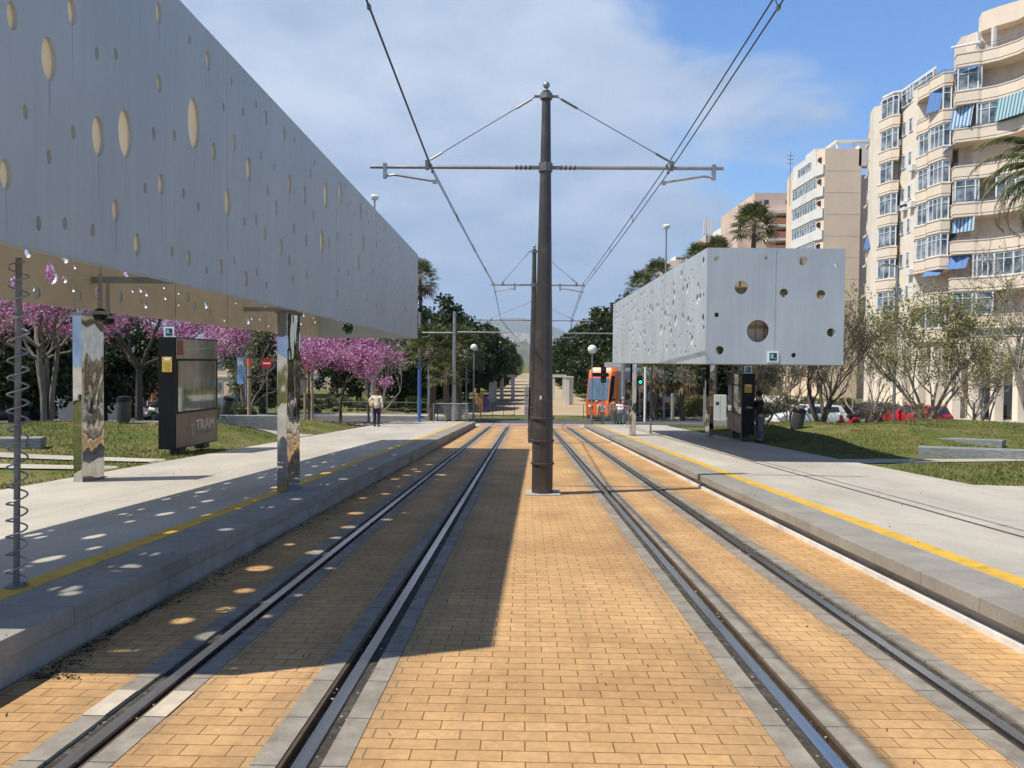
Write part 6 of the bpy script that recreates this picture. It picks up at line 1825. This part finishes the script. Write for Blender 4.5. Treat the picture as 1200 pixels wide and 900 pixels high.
b = MB(); b.bbox(x+.31, x+.85, 69.7, 70.3, z, z+1.35); b.build('side_box', pm('purple_board', (.10, .07, .20), .6), t, world=True, bevel=.06)
# far side masts and arms of the overhead line
def side_mast(label, px, d, py_top, arms):
    x = xat(px, d); z0 = gz(x, d); h = at(px, py_top, d).z-z0
    t = thing('catenary_mast', label, 'mast', (x, d, z0), 0, 'masts carrying the overhead wires')
    b = MB(); b.lathe([(.15, 0), (.10, h)], (0, 0, 0), 10); b.build('shaft', M['galv'], t, smooth_=True)
    for px1, py in arms:
        b = MB(); zz = at(px, py, d).z-z0; x1 = xat(px1, d)-x; b.tube([(0, 0, zz), (x1, 0, zz)], .045, 6)
        b.build('cross_arm', M['galv'], t)
        b = MB(); b.tube([(x1*.75, 0, zz-.02), (x1*.8, 0, zz-.25), (x1*1.0, 0, zz-.3)], .025, 5); b.build('steady_arm', M['galv'], t)
side_mast('grey overhead-line mast standing before the dark trees left of the promenade', 532, 49, 365, ((494, 390), (600, 389)))
side_mast('overhead-line mast hidden behind the tram with an arm reaching to the wires', 730, 49, 372, ((658, 391),))
side_mast('thin grey mast at the far corner of the left shelter', 491.5, 58, 366, ())
side_mast('thin grey mast between the far shelter corner and the palms', 503, 64, 374, ())

# dome cameras under the near shelter
for px, py, d, lab in ((118, 318, 9.2, 'grey dome camera under the left shelter, the left one of the two'), (127, 332, 10.2, 'grey dome camera under the left shelter, the right one of the two')):
    x = xat(px, d); t = thing('dome_camera', lab, 'camera', (x, d, 2.267), 0, 'dome cameras under the left shelter')
    b = MB(); b.lathe([(.02, .34), (.03, -.10), (.09, -.11), (.10, -.15)], (0, 0, 0.005), 14); b.build('mount', M['grey'], t, smooth_=True)
    b = MB(); b.ball((0, 0, -.15), .085, 14); b.build('dome', M['black'], t, smooth_=True)

# ------------------------------------------------------------------ vehicles
def car(label, px, d, rz, paint, L=4.2, W=1.75, H=1.45, kind='hatch', off=0.0, group='cars parked along the streets', name='parked_car', x=None):
    """rz: heading of the nose, 0 = away along +Y"""
    x = xat(px, d) if x is None else x; z0 = gz(x, d)+off
    t = thing(name, label, 'car', (x, d, z0), rz, group)
    hb_, w = H*.56, W/2
    P = {'hatch': [(-.5, .30), (-.5, .56), (-.47, .62), (-.40, .98), (-.30, 1.0), (.05, .99), (.24, .64), (.44, .55), (.5, .44), (.5, .22), (-.5, .20)],
         'suv': [(-.5, .30), (-.5, .60), (-.48, .66), (-.44, .97), (-.3, 1.0), (.08, .98), (.22, .68), (.44, .62), (.5, .5), (.5, .22), (-.5, .22)],
         'pickup': [(-.5, .30), (-.5, .58), (-.15, .60), (-.13, .62), (-.10, .96), (.0, 1.0), (.12, .97), (.25, .62), (.46, .56), (.5, .46), (.5, .22), (-.5, .22)],
         'van': [(-.5, .25), (-.5, .9), (-.48, 1.0), (.22, 1.0), (.30, .95), (.40, .55), (.49, .46), (.5, .3), (.5, .16), (-.5, .16)]}[kind]
    prof = [(a*L, b*H) for a, b in P]
    belt = {'hatch': .60, 'suv': .64, 'pickup': .60, 'van': .55}[kind]*H
    def half(z): # tumblehome above the belt
        return w if z <= belt else w*(1-.17*(z-belt)/(H-belt+1e-6))
    b = MB(); n = len(prof)
    vs = [(-half(z), y, z) for y, z in prof]+[(half(z), y, z) for y, z in prof]
    b.add(vs, [tuple(range(n)), tuple(range(2*n-1, n-1, -1))]+[(i, i+n, (i+1) % n+n, (i+1) % n) for i in range(n)])
    b.build('body', paint, t, bevel=.05, smooth_=True)
    # glass: side strips, windscreen, rear window set just proud
    y0, y1 = {'hatch': (-.40, .12), 'suv': (-.43, .13), 'pickup': (-.09, .15), 'van': (.12, .31)}[kind]
    zt = H*.93
    for s in (-1, 1):
        b = MB(); q = [(y0*L+.12, belt+.05), (y1*L+.12*L*.25, belt+.05), (y1*L-.25, zt), (y0*L+.22, zt)]
        b.add([(s*(half(z)+.004), y, z) for y, z in q]+[(s*(half(z)-.03), y, z) for y, z in q], [(0,1,2,3),(7,6,5,4),(0,4,5,1),(1,5,6,2),(2,6,7,3),(3,7,4,0)]); b.build('side_window', M['glass'], t)
        b = MB(); b.box((0, 0, 0), (.02, .05, zt-belt-.05)); b.v = [tuple(Vector(v)+Vector((s*(half((zt+belt)/2)+.006), (y0+y1)/2*L, (zt+belt)/2))) for v in b.v]; b.build('door_pillar', paint, t)
        b = MB(); b.bbox(s*(w+.03)-.06, s*(w+.03)+.06, y1*L-.05, y1*L+.07, belt+.03, belt+.15); b.build('mirror', paint, t, bevel=.02)
    def pane(i, j, name_):
        (ya, za), (yb, zb_) = prof[i], prof[j]; d_ = Vector((0, yb-ya, zb_-za)); nn = Vector((0, -(zb_-za), yb-ya)).normalized()*.006
        if nn.z < 0: nn = -nn
        q0, q1 = Vector((0, ya, za))+d_*.10, Vector((0, ya, za))+d_*.90
        b = MB(); b.add([Vector((sx*(half(q.z)-.10), q.y, q.z))+nn*k for k in (1, -3) for q, sx in ((q0, -1), (q0, 1), (q1, 1), (q1, -1))], [(0,1,2,3),(7,6,5,4),(0,4,5,1),(1,5,6,2),(2,6,7,3),(3,7,4,0)]); b.build(name_, M['glass'], t)
    if kind in ('hatch', 'suv'): pane(2, 3, 'rear_window'); pane(5, 6, 'windscreen')
    elif kind == 'pickup': pane(3, 4, 'rear_window'); pane(6, 7, 'windscreen')
    else: pane(4, 5, 'windscreen')
    for s in (-1, 1):
        b = MB(); b.bbox(s*w*.80-.14, s*w*.80+.14, -L/2-.012, -L/2+.04, H*.44, H*.58); b.build('tail_light', M['red'], t, bevel=.01)
        b = MB(); b.bbox(s*w*.72-.18, s*w*.72+.18, L/2-.04, L/2+.012, H*.36, H*.44); b.build('headlight', M['milk'] if 'milk' in M else M['white'], t, bevel=.01)
    b = MB(); b.bbox(-.26, .26, -L/2-.02, -L/2-.005, H*.34, H*.42); b.build('rear_plate', M['white'], t)
    b = MB(); b.bbox(-.26, .26, L/2+.005, L/2+.02, H*.26, H*.33); b.build('front_plate', M['white'], t)
    b = MB(); b.bbox(-w*.96, w*.96, -L/2-.02, -L/2+.2, H*.15, H*.24); b.build('bumper', M['darkgrey'], t, bevel=.03)
    for sy in (-1, 1):
        for s in (-1, 1):
            Mw = Matrix.Rotation(R(90), 3, 'Y'); c = (s*(w-.13), sy*L*.315, .31)
            b = MB(); b.lathe([(.20, -.11), (.29, -.11), (.315, -.07), (.315, .07), (.29, .11), (.20, .11)], c, 18, Mw); wh = b.build('wheel', M['rubber'], t, smooth_=True)
            b = MB(); b.lathe([(.19, -.115), (.19, .115)], c, 12, Mw); b.build('rim', M['grey'], wh)
    return t
def paint(name, col, metal=.2): return pm(name, col, .28, metal, var=.05, coat=.5)
BLK, NAVY, RED_, SIL, WHT, BLU = paint('black_car_paint', (.015, .016, .02)), paint('navy_car_paint', (.012, .018, .045)), paint('red_car_paint', (.50, .02, .03), 0), paint('silver_car_paint', (.45, .47, .50), .5), paint('white_car_paint', (.75, .75, .74), 0), paint('blue_car_paint', (.03, .07, .16))
car('black hatchback seen from its tail, furthest left of the cars beyond the right lawn', 1003, 60, R(8), BLK, 4.2, 1.78, 1.5, 'suv')
car('black car seen from its front beside the red one on the right street', 1041, 55, R(200), BLK, 4.3, 1.8, 1.5, 'hatch')
car('bright red car parked behind the yellowish tree', 1075, 50, R(14), RED_, 4.2, 1.75, 1.5, 'hatch')
car('white car half hidden by the crooked tree stems on the right', 948, 47.5, R(95), WHT, 4.3, 1.75, 1.42, 'hatch')
car('dark navy car parked at the left edge behind the spiral pipe', 8, 39, R(100), NAVY, 4.2, 1.75, 1.5, 'suv', group='cars parked along the left street')
car('dark blue car behind the left kiosk with a lit headlight', 262, 52, R(165), BLU, 4.3, 1.78, 1.5, 'suv', group='cars parked along the left street')
car('white van behind the grey wall at the left', 82, 52, R(90), WHT, 5.2, 1.95, 2.2, 'van', group='cars parked along the left street', name='parked_van')
car('silver car partly hidden behind the shrub by the black cars', 1022, 67, R(0), SIL, 4.3, 1.75, 1.45, 'hatch')

def motorbike(label, px, d, rz, paint_, off=0.0):
    x = xat(px, d); t = thing('motor_scooter', label, 'scooter', (x, d, gz(x, d)+off), rz, 'parked motor scooters')
    Mw = Matrix.Rotation(R(90), 3, 'Y')
    for y in (-.62, .62):
        b = MB(); b.lathe([(.17, -.05), (.25, -.05), (.27, 0), (.25, .05), (.17, .05)], (0, y, .27), 18, Mw); w = b.build('wheel', M['rubber'], t, smooth_=True)
        b = MB(); b.lathe([(.16, -.03), (.16, .03)], (0, y, .27), 12, Mw); b.build('rim', M['grey'], w)
    b = MB(); b.tube([(0, -.75, .62), (0, -.35, .66), (0, -.15, .42), (0, .2, .32), (0, .42, .55), (0, .47, .85)], [.13, .17, .15, .13, .13, .09], 10); b.build('body', paint_, t, smooth_=True)
    b = MB(); b.tube([(0, -.72, .76), (0, -.3, .80), (0, .0, .76)], [.10, .14, .10], 8); b.build('saddle', M['rubber'], t, smooth_=True)
    b = MB(); b.tube([(0, .62, .28), (0, .46, .95)], .035, 8); b.tube([(-.32, .36, 1.04), (-.1, .44, 1.0), (.1, .44, 1.0), (.32, .36, 1.04)], .018, 6); b.build('handlebar', M['darkgrey'], t)
    b = MB(); b.ball((0, .56, .88), .09, 10); b.build('headlight', M['white'], t, smooth_=True)
    b = MB(); b.bbox(-.17, .17, -.98, -.64, .82, 1.10); b.build('top_box', M['darkgrey'], t, bevel=.05)
    for s in (-1, 1):
        b = MB(); b.tube([(s*.22, .40, 1.02), (s*.30, .42, 1.18)], .01, 5); b.ball((s*.30, .42, 1.22), .05, 8, (1.2, .5, .8)); b.build('mirror', M['black'], t)
motorbike('dark scooter on the left street, first of the row behind the left bin', 152, 40, R(70), BLK)
motorbike('red scooter of the row on the left street, in the middle', 160, 41, R(95), RED_)
motorbike('white scooter of the row on the left street, nearest to the kiosk', 173, 39.5, R(60), WHT)
motorbike('red scooter leaning right of the crooked dark tree on the right', 994, 44, R(110), RED_)

# ------------------------------------------------------------------ the orange tram
def tram():
    d = 55.0; x = xat(700, d); z0 = zb(d)+.02
    t = thing('tram', 'orange fronted light rail tram waiting beyond the crossing, its grey side behind the pale shelter', 'tram', (x, d, z0), R(-31))
    t.scale = (.90, 1.0, 1.08)
    # local: nose at y = 0 facing -Y, body along +Y
    W, L, Ht = 2.45, 17.0, 3.55; w = W/2
    b = MB()
    nose = [(.00, .38), (-.04, 1.25), (.22, 2.75), (.42, 3.35), (.9, Ht)]
    ring = []
    def loop(yoff, sc):
        return [(-w*sc, z) for z in (.38, 1.25, 2.75, 3.30)]+[(-w*.82*sc, Ht), (w*.82*sc, Ht)]+[(w*sc, z) for z in (3.30, 2.75, 1.25, .38)]
    def yz(z): # sloped nose
        return np.interp(z, [.38, 1.25, 2.75, 3.3, Ht], [.05, 0, .32, .5, .75])
    rows = [[(px*.80, yz(z), z) for px, z in loop(0, 1)], [(px*.97, yz(z)+.30, z) for px, z in loop(0, 1)], [(px, yz(z)+.42, z) for px, z in loop(0, 1)], [(px, 1.22, z) for px, z in loop(0, 1)]]
    vs = [p for r in rows for p in r]; n = 10
    fs = [(i*n+k, i*n+(k+1) % n, (i+1)*n+(k+1) % n, (i+1)*n+k) for i in range(3) for k in range(n)]
    fs += [tuple(range(n-1, -1, -1))]
    b.add(vs, fs); b.build('front_shell', M['orange'], t, bevel=.03, smooth_=True)
    b = MB(); sec = loop(0, 1); vs = [(px, y, z) for y in (1.225, L) for px, z in sec]; b.add(vs, [(k, (k+1) % n, n+(k+1) % n, n+k) for k in range(n)]+[tuple(range(n)), tuple(range(2*n-1, n-1, -1))]); b.build('car_body', pm('tram_grey', (.42, .44, .45), .4, .2, var=.05), t)
    # windscreen
    q = [(-.80*w*.94, 1.42), (.80*w*.94, 1.42), (.80*w*.90, 2.86), (-.80*w*.90, 2.86)]
    b = MB(); b.add([(px, yz(z)-.02, z) for px, z in q]+[(px, yz(z)+.03, z) for px, z in q], [(0,1,2,3),(7,6,5,4),(0,4,5,1),(1,5,6,2),(2,6,7,3),(3,7,4,0)])
    k = NT('tram_windscreen'); k.set(col=(.10, .16, .24), rough=.05, spec=1.0); b.build('windscreen', k.m, t)
    for s in (-1, 1):
        b = MB(); b.add([(s*.815*w, .05, 1.3), (s*.965*w, .36, 1.3), (s*.965*w, .66, 3.0), (s*.815*w, .36, 3.0)], [(0, 1, 2, 3)]); b.v = [(v[0]+s*.012, v[1]-.02, v[2]) for v in b.v]; b.build('corner_pane', M['black'], t, fixn=False)
    b = MB(); b.bbox(-.7, .7, yz(3.05)-.03, yz(3.05)+.08, 2.98, 3.20); b.build('destination_display', M['black'], t)
    for s in (-1, 1):
        b = MB(); b.bbox(s*.62-.16, s*.62+.16, -.035, .04, .92, 1.06); b.build('headlight', M['white'], t, bevel=.02)
    for s in (-1, 1):
        for y in (3.1, 5.6, 9.2, 11.8, 14.6):
            b = MB(); b.bbox(s*w-.008, s*w+.012, y-1.0, y+1.0, 1.35, 2.75); b.build('side_window', M['glass'], t)
        for y in (4.35, 7.4, 13.2):
            b = MB(); b.bbox(s*w-.008, s*w+.016, y-.2, y+.45, .45, 2.85); b.build('door', M['black'], t)
        b = MB(); b.bbox(s*(w+.004)-.004, s*(w+.004)+.006, 1.5, L, .80, .98); b.build('orange_stripe', M['orange'], t)
    b = MB(); b.bbox(-w*.9, w*.9, .45, L-.3, .10, .379); b.build('underframe', M['rubber'], t)
    b = MB(); b.bbox(-w*.78, w*.78, -.02, .30, .18, .379); b.build('coupler_skirt', M['darkgrey'], t, bevel=.04)
    for y in (1.8, 3.6, 8.5, 10.3, 14):
        for s in (-1, 1):
            b = MB(); b.lathe([(.30, -.06), (.30, .06)], (s*.5, y, .30), 16, Matrix.Rotation(R(90), 3, 'Y')); b.build('wheel', M['rubber'], t)
    b = MB(); b.bbox(-.8, .8, 2.6, 6.5, Ht+.002, Ht+.35); b.build('roof_box', M['grey'], t, bevel=.05)
    b = MB(); b.tube([(-.5, 8, Ht), (-.5, 9.2, Ht+.7), (-.5, 8.2, Ht+1.5)], .03, 6); b.tube([(.5, 8, Ht), (.5, 9.2, Ht+.7), (.5, 8.2, Ht+1.5)], .03, 6); b.tube([(-.8, 8.2, Ht+1.5), (.8, 8.2, Ht+1.5)], .035, 6); b.build('pantograph', M['galv_dark'], t)
tram()

# ------------------------------------------------------------------ people
def skin_mesh(verts, edges, root_i, mat, name, parent, sub=2):
    """grow one continuous surface round a jointed skeleton: verts = [(co, rx, ry)]"""
    me = bpy.data.meshes.new(name); me.from_pydata([tuple(v[0]) for v in verts], edges, [])
    o = bpy.data.objects.new(name, me); COL.objects.link(o)
    o.modifiers.new('skin', 'SKIN'); s = o.modifiers.new('smooth', 'SUBSURF'); s.levels = sub; s.render_levels = sub
    for i, v in enumerate(verts):
        d = me.skin_vertices[0].data[i]; d.radius = (v[1], v[2] if len(v) > 2 else v[1]); d.use_root = (i == root_i)
    bpy.context.view_layer.update()
    dg = bpy.context.evaluated_depsgraph_get()
    nm = bpy.data.meshes.new_from_object(o.evaluated_get(dg)); nm.name = name
    nm.materials.clear(); nm.materials.append(mat)
    nm.polygons.foreach_set('use_smooth', [True]*len(nm.polygons))
    bpy.data.objects.remove(o); bpy.data.meshes.remove(me)
    o = bpy.data.objects.new(name, nm); COL.objects.link(o); o.parent = parent
    return o
SKIN = pm('skin_tone', (.48, .29, .20), .55, var=.06)
def person(label, loc, rz, h, top, legs_c, hair_c, lean=0.0, armL=None, armR=None, stride=.0, hair_len=.0, head_tilt=0.0, long_top=False, skirt=False, bag=None, bulk=1.0):
    """faces +Y locally; arms: elbow and hand places in units of height"""
    t = thing('person', label, 'person', loc, rz)
    S = h/1.7; V = lambda x, y, z: Vector((x*S, y*S, z*S))
    def Ln(p):  # upper body leans forward about the hips
        p = Vector(p); q = p-V(0, 0, .92); m = Matrix.Rotation(-lean, 3, 'X'); return m @ q+V(0, 0, .92)
    hipz = .92
    armL = armL or ((-.25, -.02, 1.12), (-.26, .06, .86)); armR = armR or ((.25, -.02, 1.12), (.26, .06, .86))
    pel = V(0, 0, hipz); wa = Ln(V(0, .01, 1.06)); ch = Ln(V(0, .0, 1.27)); nk = Ln(V(0, -.01, 1.44)); hd0 = Ln(V(0, .02, 1.52)); hd = Ln(V(0, .035+.1*head_tilt, 1.60)); tp = Ln(V(0, .02+.14*head_tilt, 1.655))
    shL, shR = Ln(V(-.185*bulk, 0, 1.385)), Ln(V(.185*bulk, 0, 1.385)); eL, hL = Ln(V(*armL[0])), Ln(V(*armL[1])); eR, hR = Ln(V(*armR[0])), Ln(V(*armR[1]))
    kL, kR = V(-.10, .03+stride*.5, .50), V(.10, .03-stride*.5, .50); aL, aR = V(-.105, -.03+stride, .09), V(.105, -.03-stride, .09)
    vs = [(pel, .13*S*bulk, .10*S), (wa, .115*S*bulk, .085*S), (ch, .14*S*bulk, .095*S), (nk, .055*S), (hd0, .06*S), (hd, .085*S, .098*S), (tp, .06*S)]
    ed = [(0, 1), (1, 2), (2, 3), (3, 4), (4, 5), (5, 6)]
    def add(p, r, par):
        vs.append((p, r*S)); ed.append((par, len(vs)-1)); return len(vs)-1
    for sh, el, hn, s in ((shL, eL, hL, -1), (shR, eR, hR, 1)):
        i = add(sh, .055, 2); i = add(el, .042, i); w = hn; i = add(w, .027, i)
        dirn = (hn-el).normalized(); palm = add(hn+dirn*.055*S, .034, i)
        side = dirn.cross(Vector((0, 1, .2))).normalized()
        for f in range(4):
            o = side*(f-1.5)*.018*S; ln_ = (.065, .078, .074, .058)[f]
            j = add(hn+dirn*.095*S+o, .0095, palm); add(hn+dirn*(.095+ln_)*S+o*1.15+Vector((0, .012*S, 0)), .0075, j)
        j = add(hn+dirn*.05*S-side*s*.04*S+Vector((0, .015*S, 0)), .011, palm); add(hn+dirn*.095*S-side*s*.052*S+Vector((0, .03*S, 0)), .008, j)
    for k_, a_, s in ((kL, aL, -1), (kR, aR, 1)):
        i = add(V(s*.095, 0, .84), .085, 0); i = add(k_, .055, i); i = add(a_, .036, i); add(a_+V(0, .12, -.045), .03, i)
    # nose and ears
    add(hd+V(0, .125, -.005), .014, 5)
    body = skin_mesh(vs, ed, 0, SKIN, 'body', t)
    for s in (-1, 1):
        b = MB(); b.ball(hd+V(s*.036, .092, .02), .012*S, 8); b.build('eye', M['black'], t, smooth_=True)
    b = MB(); b.box(hd+V(0, .094, -.055), (.045*S, .012*S, .012*S)); b.build('mouth', M['red'], t)
    # clothes follow the body
    vs = [(V(0, 0, hipz-.05 if not long_top else .78), .150*S*bulk, .125*S), (wa, .138*S*bulk, .11*S), (ch, .162*S*bulk, .122*S), (Ln(V(0, -.01, 1.415)), .075*S)]
    ed = [(0, 1), (1, 2), (2, 3)]
    for sh, el, hn in ((shL, eL, hL), (shR, eR, hR)):
        i = add(sh, .074, 2); i = add(el, .062, i); add(el.lerp(hn, .93), .046, i)
    skin_mesh(vs, ed, 0, top, 'jacket', t)
    vs = [(V(0, 0, .97), .142*S*bulk, .115*S)]; ed = []
    if skirt:
        vs.append((V(0, 0, .55), .19*S, .15*S)); ed.append((0, 1)); vs.append((V(0, 0, .12), .20*S, .16*S)); ed.append((1, 2))
    else:
        for k_, a_, s in ((kL, aL, -1), (kR, aR, 1)):
            i = add(V(s*.095, 0, .80), .108, 0); i = add(k_, .080, i); add(a_+V(0, -.005, .0), .066, i)
    skin_mesh(vs, ed, 0, legs_c, 'trousers' if not skirt else 'skirt', t)
    for a_, s in ((aL, -1), (aR, 1)):
        b = MB(); b.ball(a_+V(0, .06, -.05), .10*S, 12, (.48, 1.35, .42)); b.build('shoe', M['rubber'], t, smooth_=True)
    b = MB(); b.ball(hd+V(0, -.022, .032), .112*S, 14, (.98, 1.02, 1.0)); 
    if hair_len: b.ball(hd+V(0, -.05, -.06), .10*S, 12, (1.05, .75, 1+hair_len))
    b.build('hair', hair_c, t, smooth_=True)
    return t
cl = lambda n, c: pm(n, c, .9, var=.15, vs=9, bump=.3, bs=60)
RH, DH, GH = cl('reddish_hair', (.16, .05, .03)), cl('dark_hair', (.02, .016, .013)), cl('grey_hair', (.30, .28, .26))
pf = lambda px, d, hp: (xat(px, d), d, zb(d)+hp)
p1 = person('person in a cream jacket and navy trousers looking down the track from the left platform', pf(441.5, 34.4, HL), R(-8), 1.66, cl('cream_jacket', (.72, .66, .52)), cl('navy_trousers', (.018, .02, .05)), RH, .10, ((-.36, -.03, 1.20), (-.30, .06, .98)), None, .02, .25, bulk=1.1)
b = MB(); b.ball(Vector(pf(436.2, 34.3, HL))+Vector((0, .12, 1.0)), .16, 14, (1, .55, 1.1)); b.tube([Vector(pf(436.2, 34.3, HL))+Vector((dx, .12, 1.15+dz)) for dx, dz in ((-.06, 0), (0, .18), (.06, 0))], .015, 6)
o = b.build('handbag', pm('tan_bag', (.55, .40, .22), .7), smooth_=True); setprops(o, 'tan bag held against the side by the person in the cream jacket', 'bag')
person('person in a white shirt and black trousers with folded arms by the right platform railing', pf(726.5, 43.0, HR-.2), R(150), 1.55, cl('white_shirt', (.72, .72, .74)), cl('black_trousers', (.012, .012, .016)), DH, 0, ((-.24, .06, 1.12), (.08, .20, 1.14)), ((.24, .06, 1.12), (-.06, .22, 1.10)))
person('person in a maroon coat behind the white-shirted one', pf(730.5, 46.4, .02), R(170), 1.72, cl('maroon_coat', (.12, .02, .03)), cl('dark_blue_trousers', (.02, .025, .05)), GH, 0, long_top=True)
person('person in an orange jacket behind the right platform railing', pf(719.5, 48.5, .02), R(20), 1.66, cl('orange_jacket', (.50, .20, .07)), cl('olive_trousers', (.06, .06, .035)), DH, .05, bulk=1.1)
person('person in a pale coat bending forward beside the white post', pf(706.5, 43.2, .02), R(75), 1.62, cl('pale_coat', (.52, .46, .38)), cl('brown_trousers', (.07, .05, .04)), GH, .55, ((-.12, .20, 1.05), (-.08, .38, .92)), ((.14, .20, 1.05), (.10, .38, .92)))
person('person in a dark top and grey baggy trousers using the right kiosk in the shade', pf(891.5, 25.2, HR), R(95), 1.66, cl('dark_top', (.022, .018, .022)), cl('grey_trousers', (.16, .165, .19)), DH, .06, ((-.22, .16, 1.15), (-.12, .34, 1.18)), ((.24, .12, 1.12), (.2, .30, 1.05)), bulk=1.15)
t = None
# a few small things: overhead drip bolts under the arm etc. stay with their masts
# ------------------------------------------------------------------ far hills
def ridge(name, pts, d, depth, mat, seed, zbase_=-6, rough=1.0):
    """pts: (px, py) skyline in the photograph, built as a rolling slope at its own distance"""
    rnd = random.Random(seed); xs_ = [p[0] for p in pts]
    n = 90; m = 14; vs = []
    from mathutils import noise as mn
    for j in range(m+1):
        f = j/m
        for i in range(n+1):
            px = xs_[0]+(xs_[-1]-xs_[0])*i/n; py = np.interp(px, xs_, [p[1] for p in pts])
            top = at(px, py, d).z
            x = xat(px, d); y = d-depth*(1-f)
            k = math.sin(f*math.pi/2)**1.2
            z = zbase_+(top-zbase_)*k*(1+rough*.10*(1-f)*mn.noise(Vector((x/depth*3, y/depth*3, seed))))
            vs.append((x*(y/d)**.0, y, z))
    fs = [(j*(n+1)+i, j*(n+1)+i+1, (j+1)*(n+1)+i+1, (j+1)*(n+1)+i) for j in range(m) for i in range(n)]
    b = MB(); b.add(vs, fs); o = b.build(name, mat, smooth_=True); o['kind'] = 'structure'; return o
HILL = pm('scrub_hillside', (.11, .115, .085), .95, var=.4, vs=.02, dirt=(.20, .17, .12), dirt_s=.012)
ridge('hill', [(300, 425), (480, 412), (560, 402), (600, 395), (640, 399), (700, 410), (800, 418), (1000, 425)], 1900, 700, HILL, 3)
ridge('mountain', [(100, 420), (400, 400), (540, 382), (588, 374), (612, 373), (650, 384), (672, 396), (720, 390), (800, 402), (1100, 420)], 8500, 2500, HILL, 5, rough=1.5)
rnd = random.Random(77)
for i in range(70):
    px = rnd.uniform(590, 652); f = rnd.uniform(.50, .97)
    top = at(px, np.interp(px, [560, 600, 640, 700], [402, 395, 399, 410]), 1900).z
    x = xat(px, 1900); y = 1900-700*(1-f); z = -6+(top+6)*math.sin(f*math.pi/2)**1.2
    w = rnd.uniform(8, 15); h = rnd.uniform(6, 11)
    b = MB(); b.bbox(x-w/2, x+w/2, y, y+9, z-8, z+h)
    o = b.build('hillside_house', M['bwhite'] if i % 4 else M['pinkish']); setprops(o, 'tiny pale house on the far hillside beside the mast', 'house', 'houses on the far hillside')
# the air between here and the mountain
b = MB(); b.bbox(-5200, 5200, -70, 11500, -14, 620)
q = bpy.data.materials.new('haze_air'); q.use_nodes = True; nt = q.node_tree; nt.nodes.clear()
oo = nt.nodes.new('ShaderNodeOutputMaterial'); vv = nt.nodes.new('ShaderNodeVolumePrincipled'); nt.links.new(vv.outputs[0], oo.inputs[1])
vv.inputs['Color'].default_value = (.74, .87, 1.0, 1); vv.inputs['Density'].default_value = 1.05e-4; vv.inputs['Anisotropy'].default_value = .2
o = b.build('haze', q); o['kind'] = 'stuff'
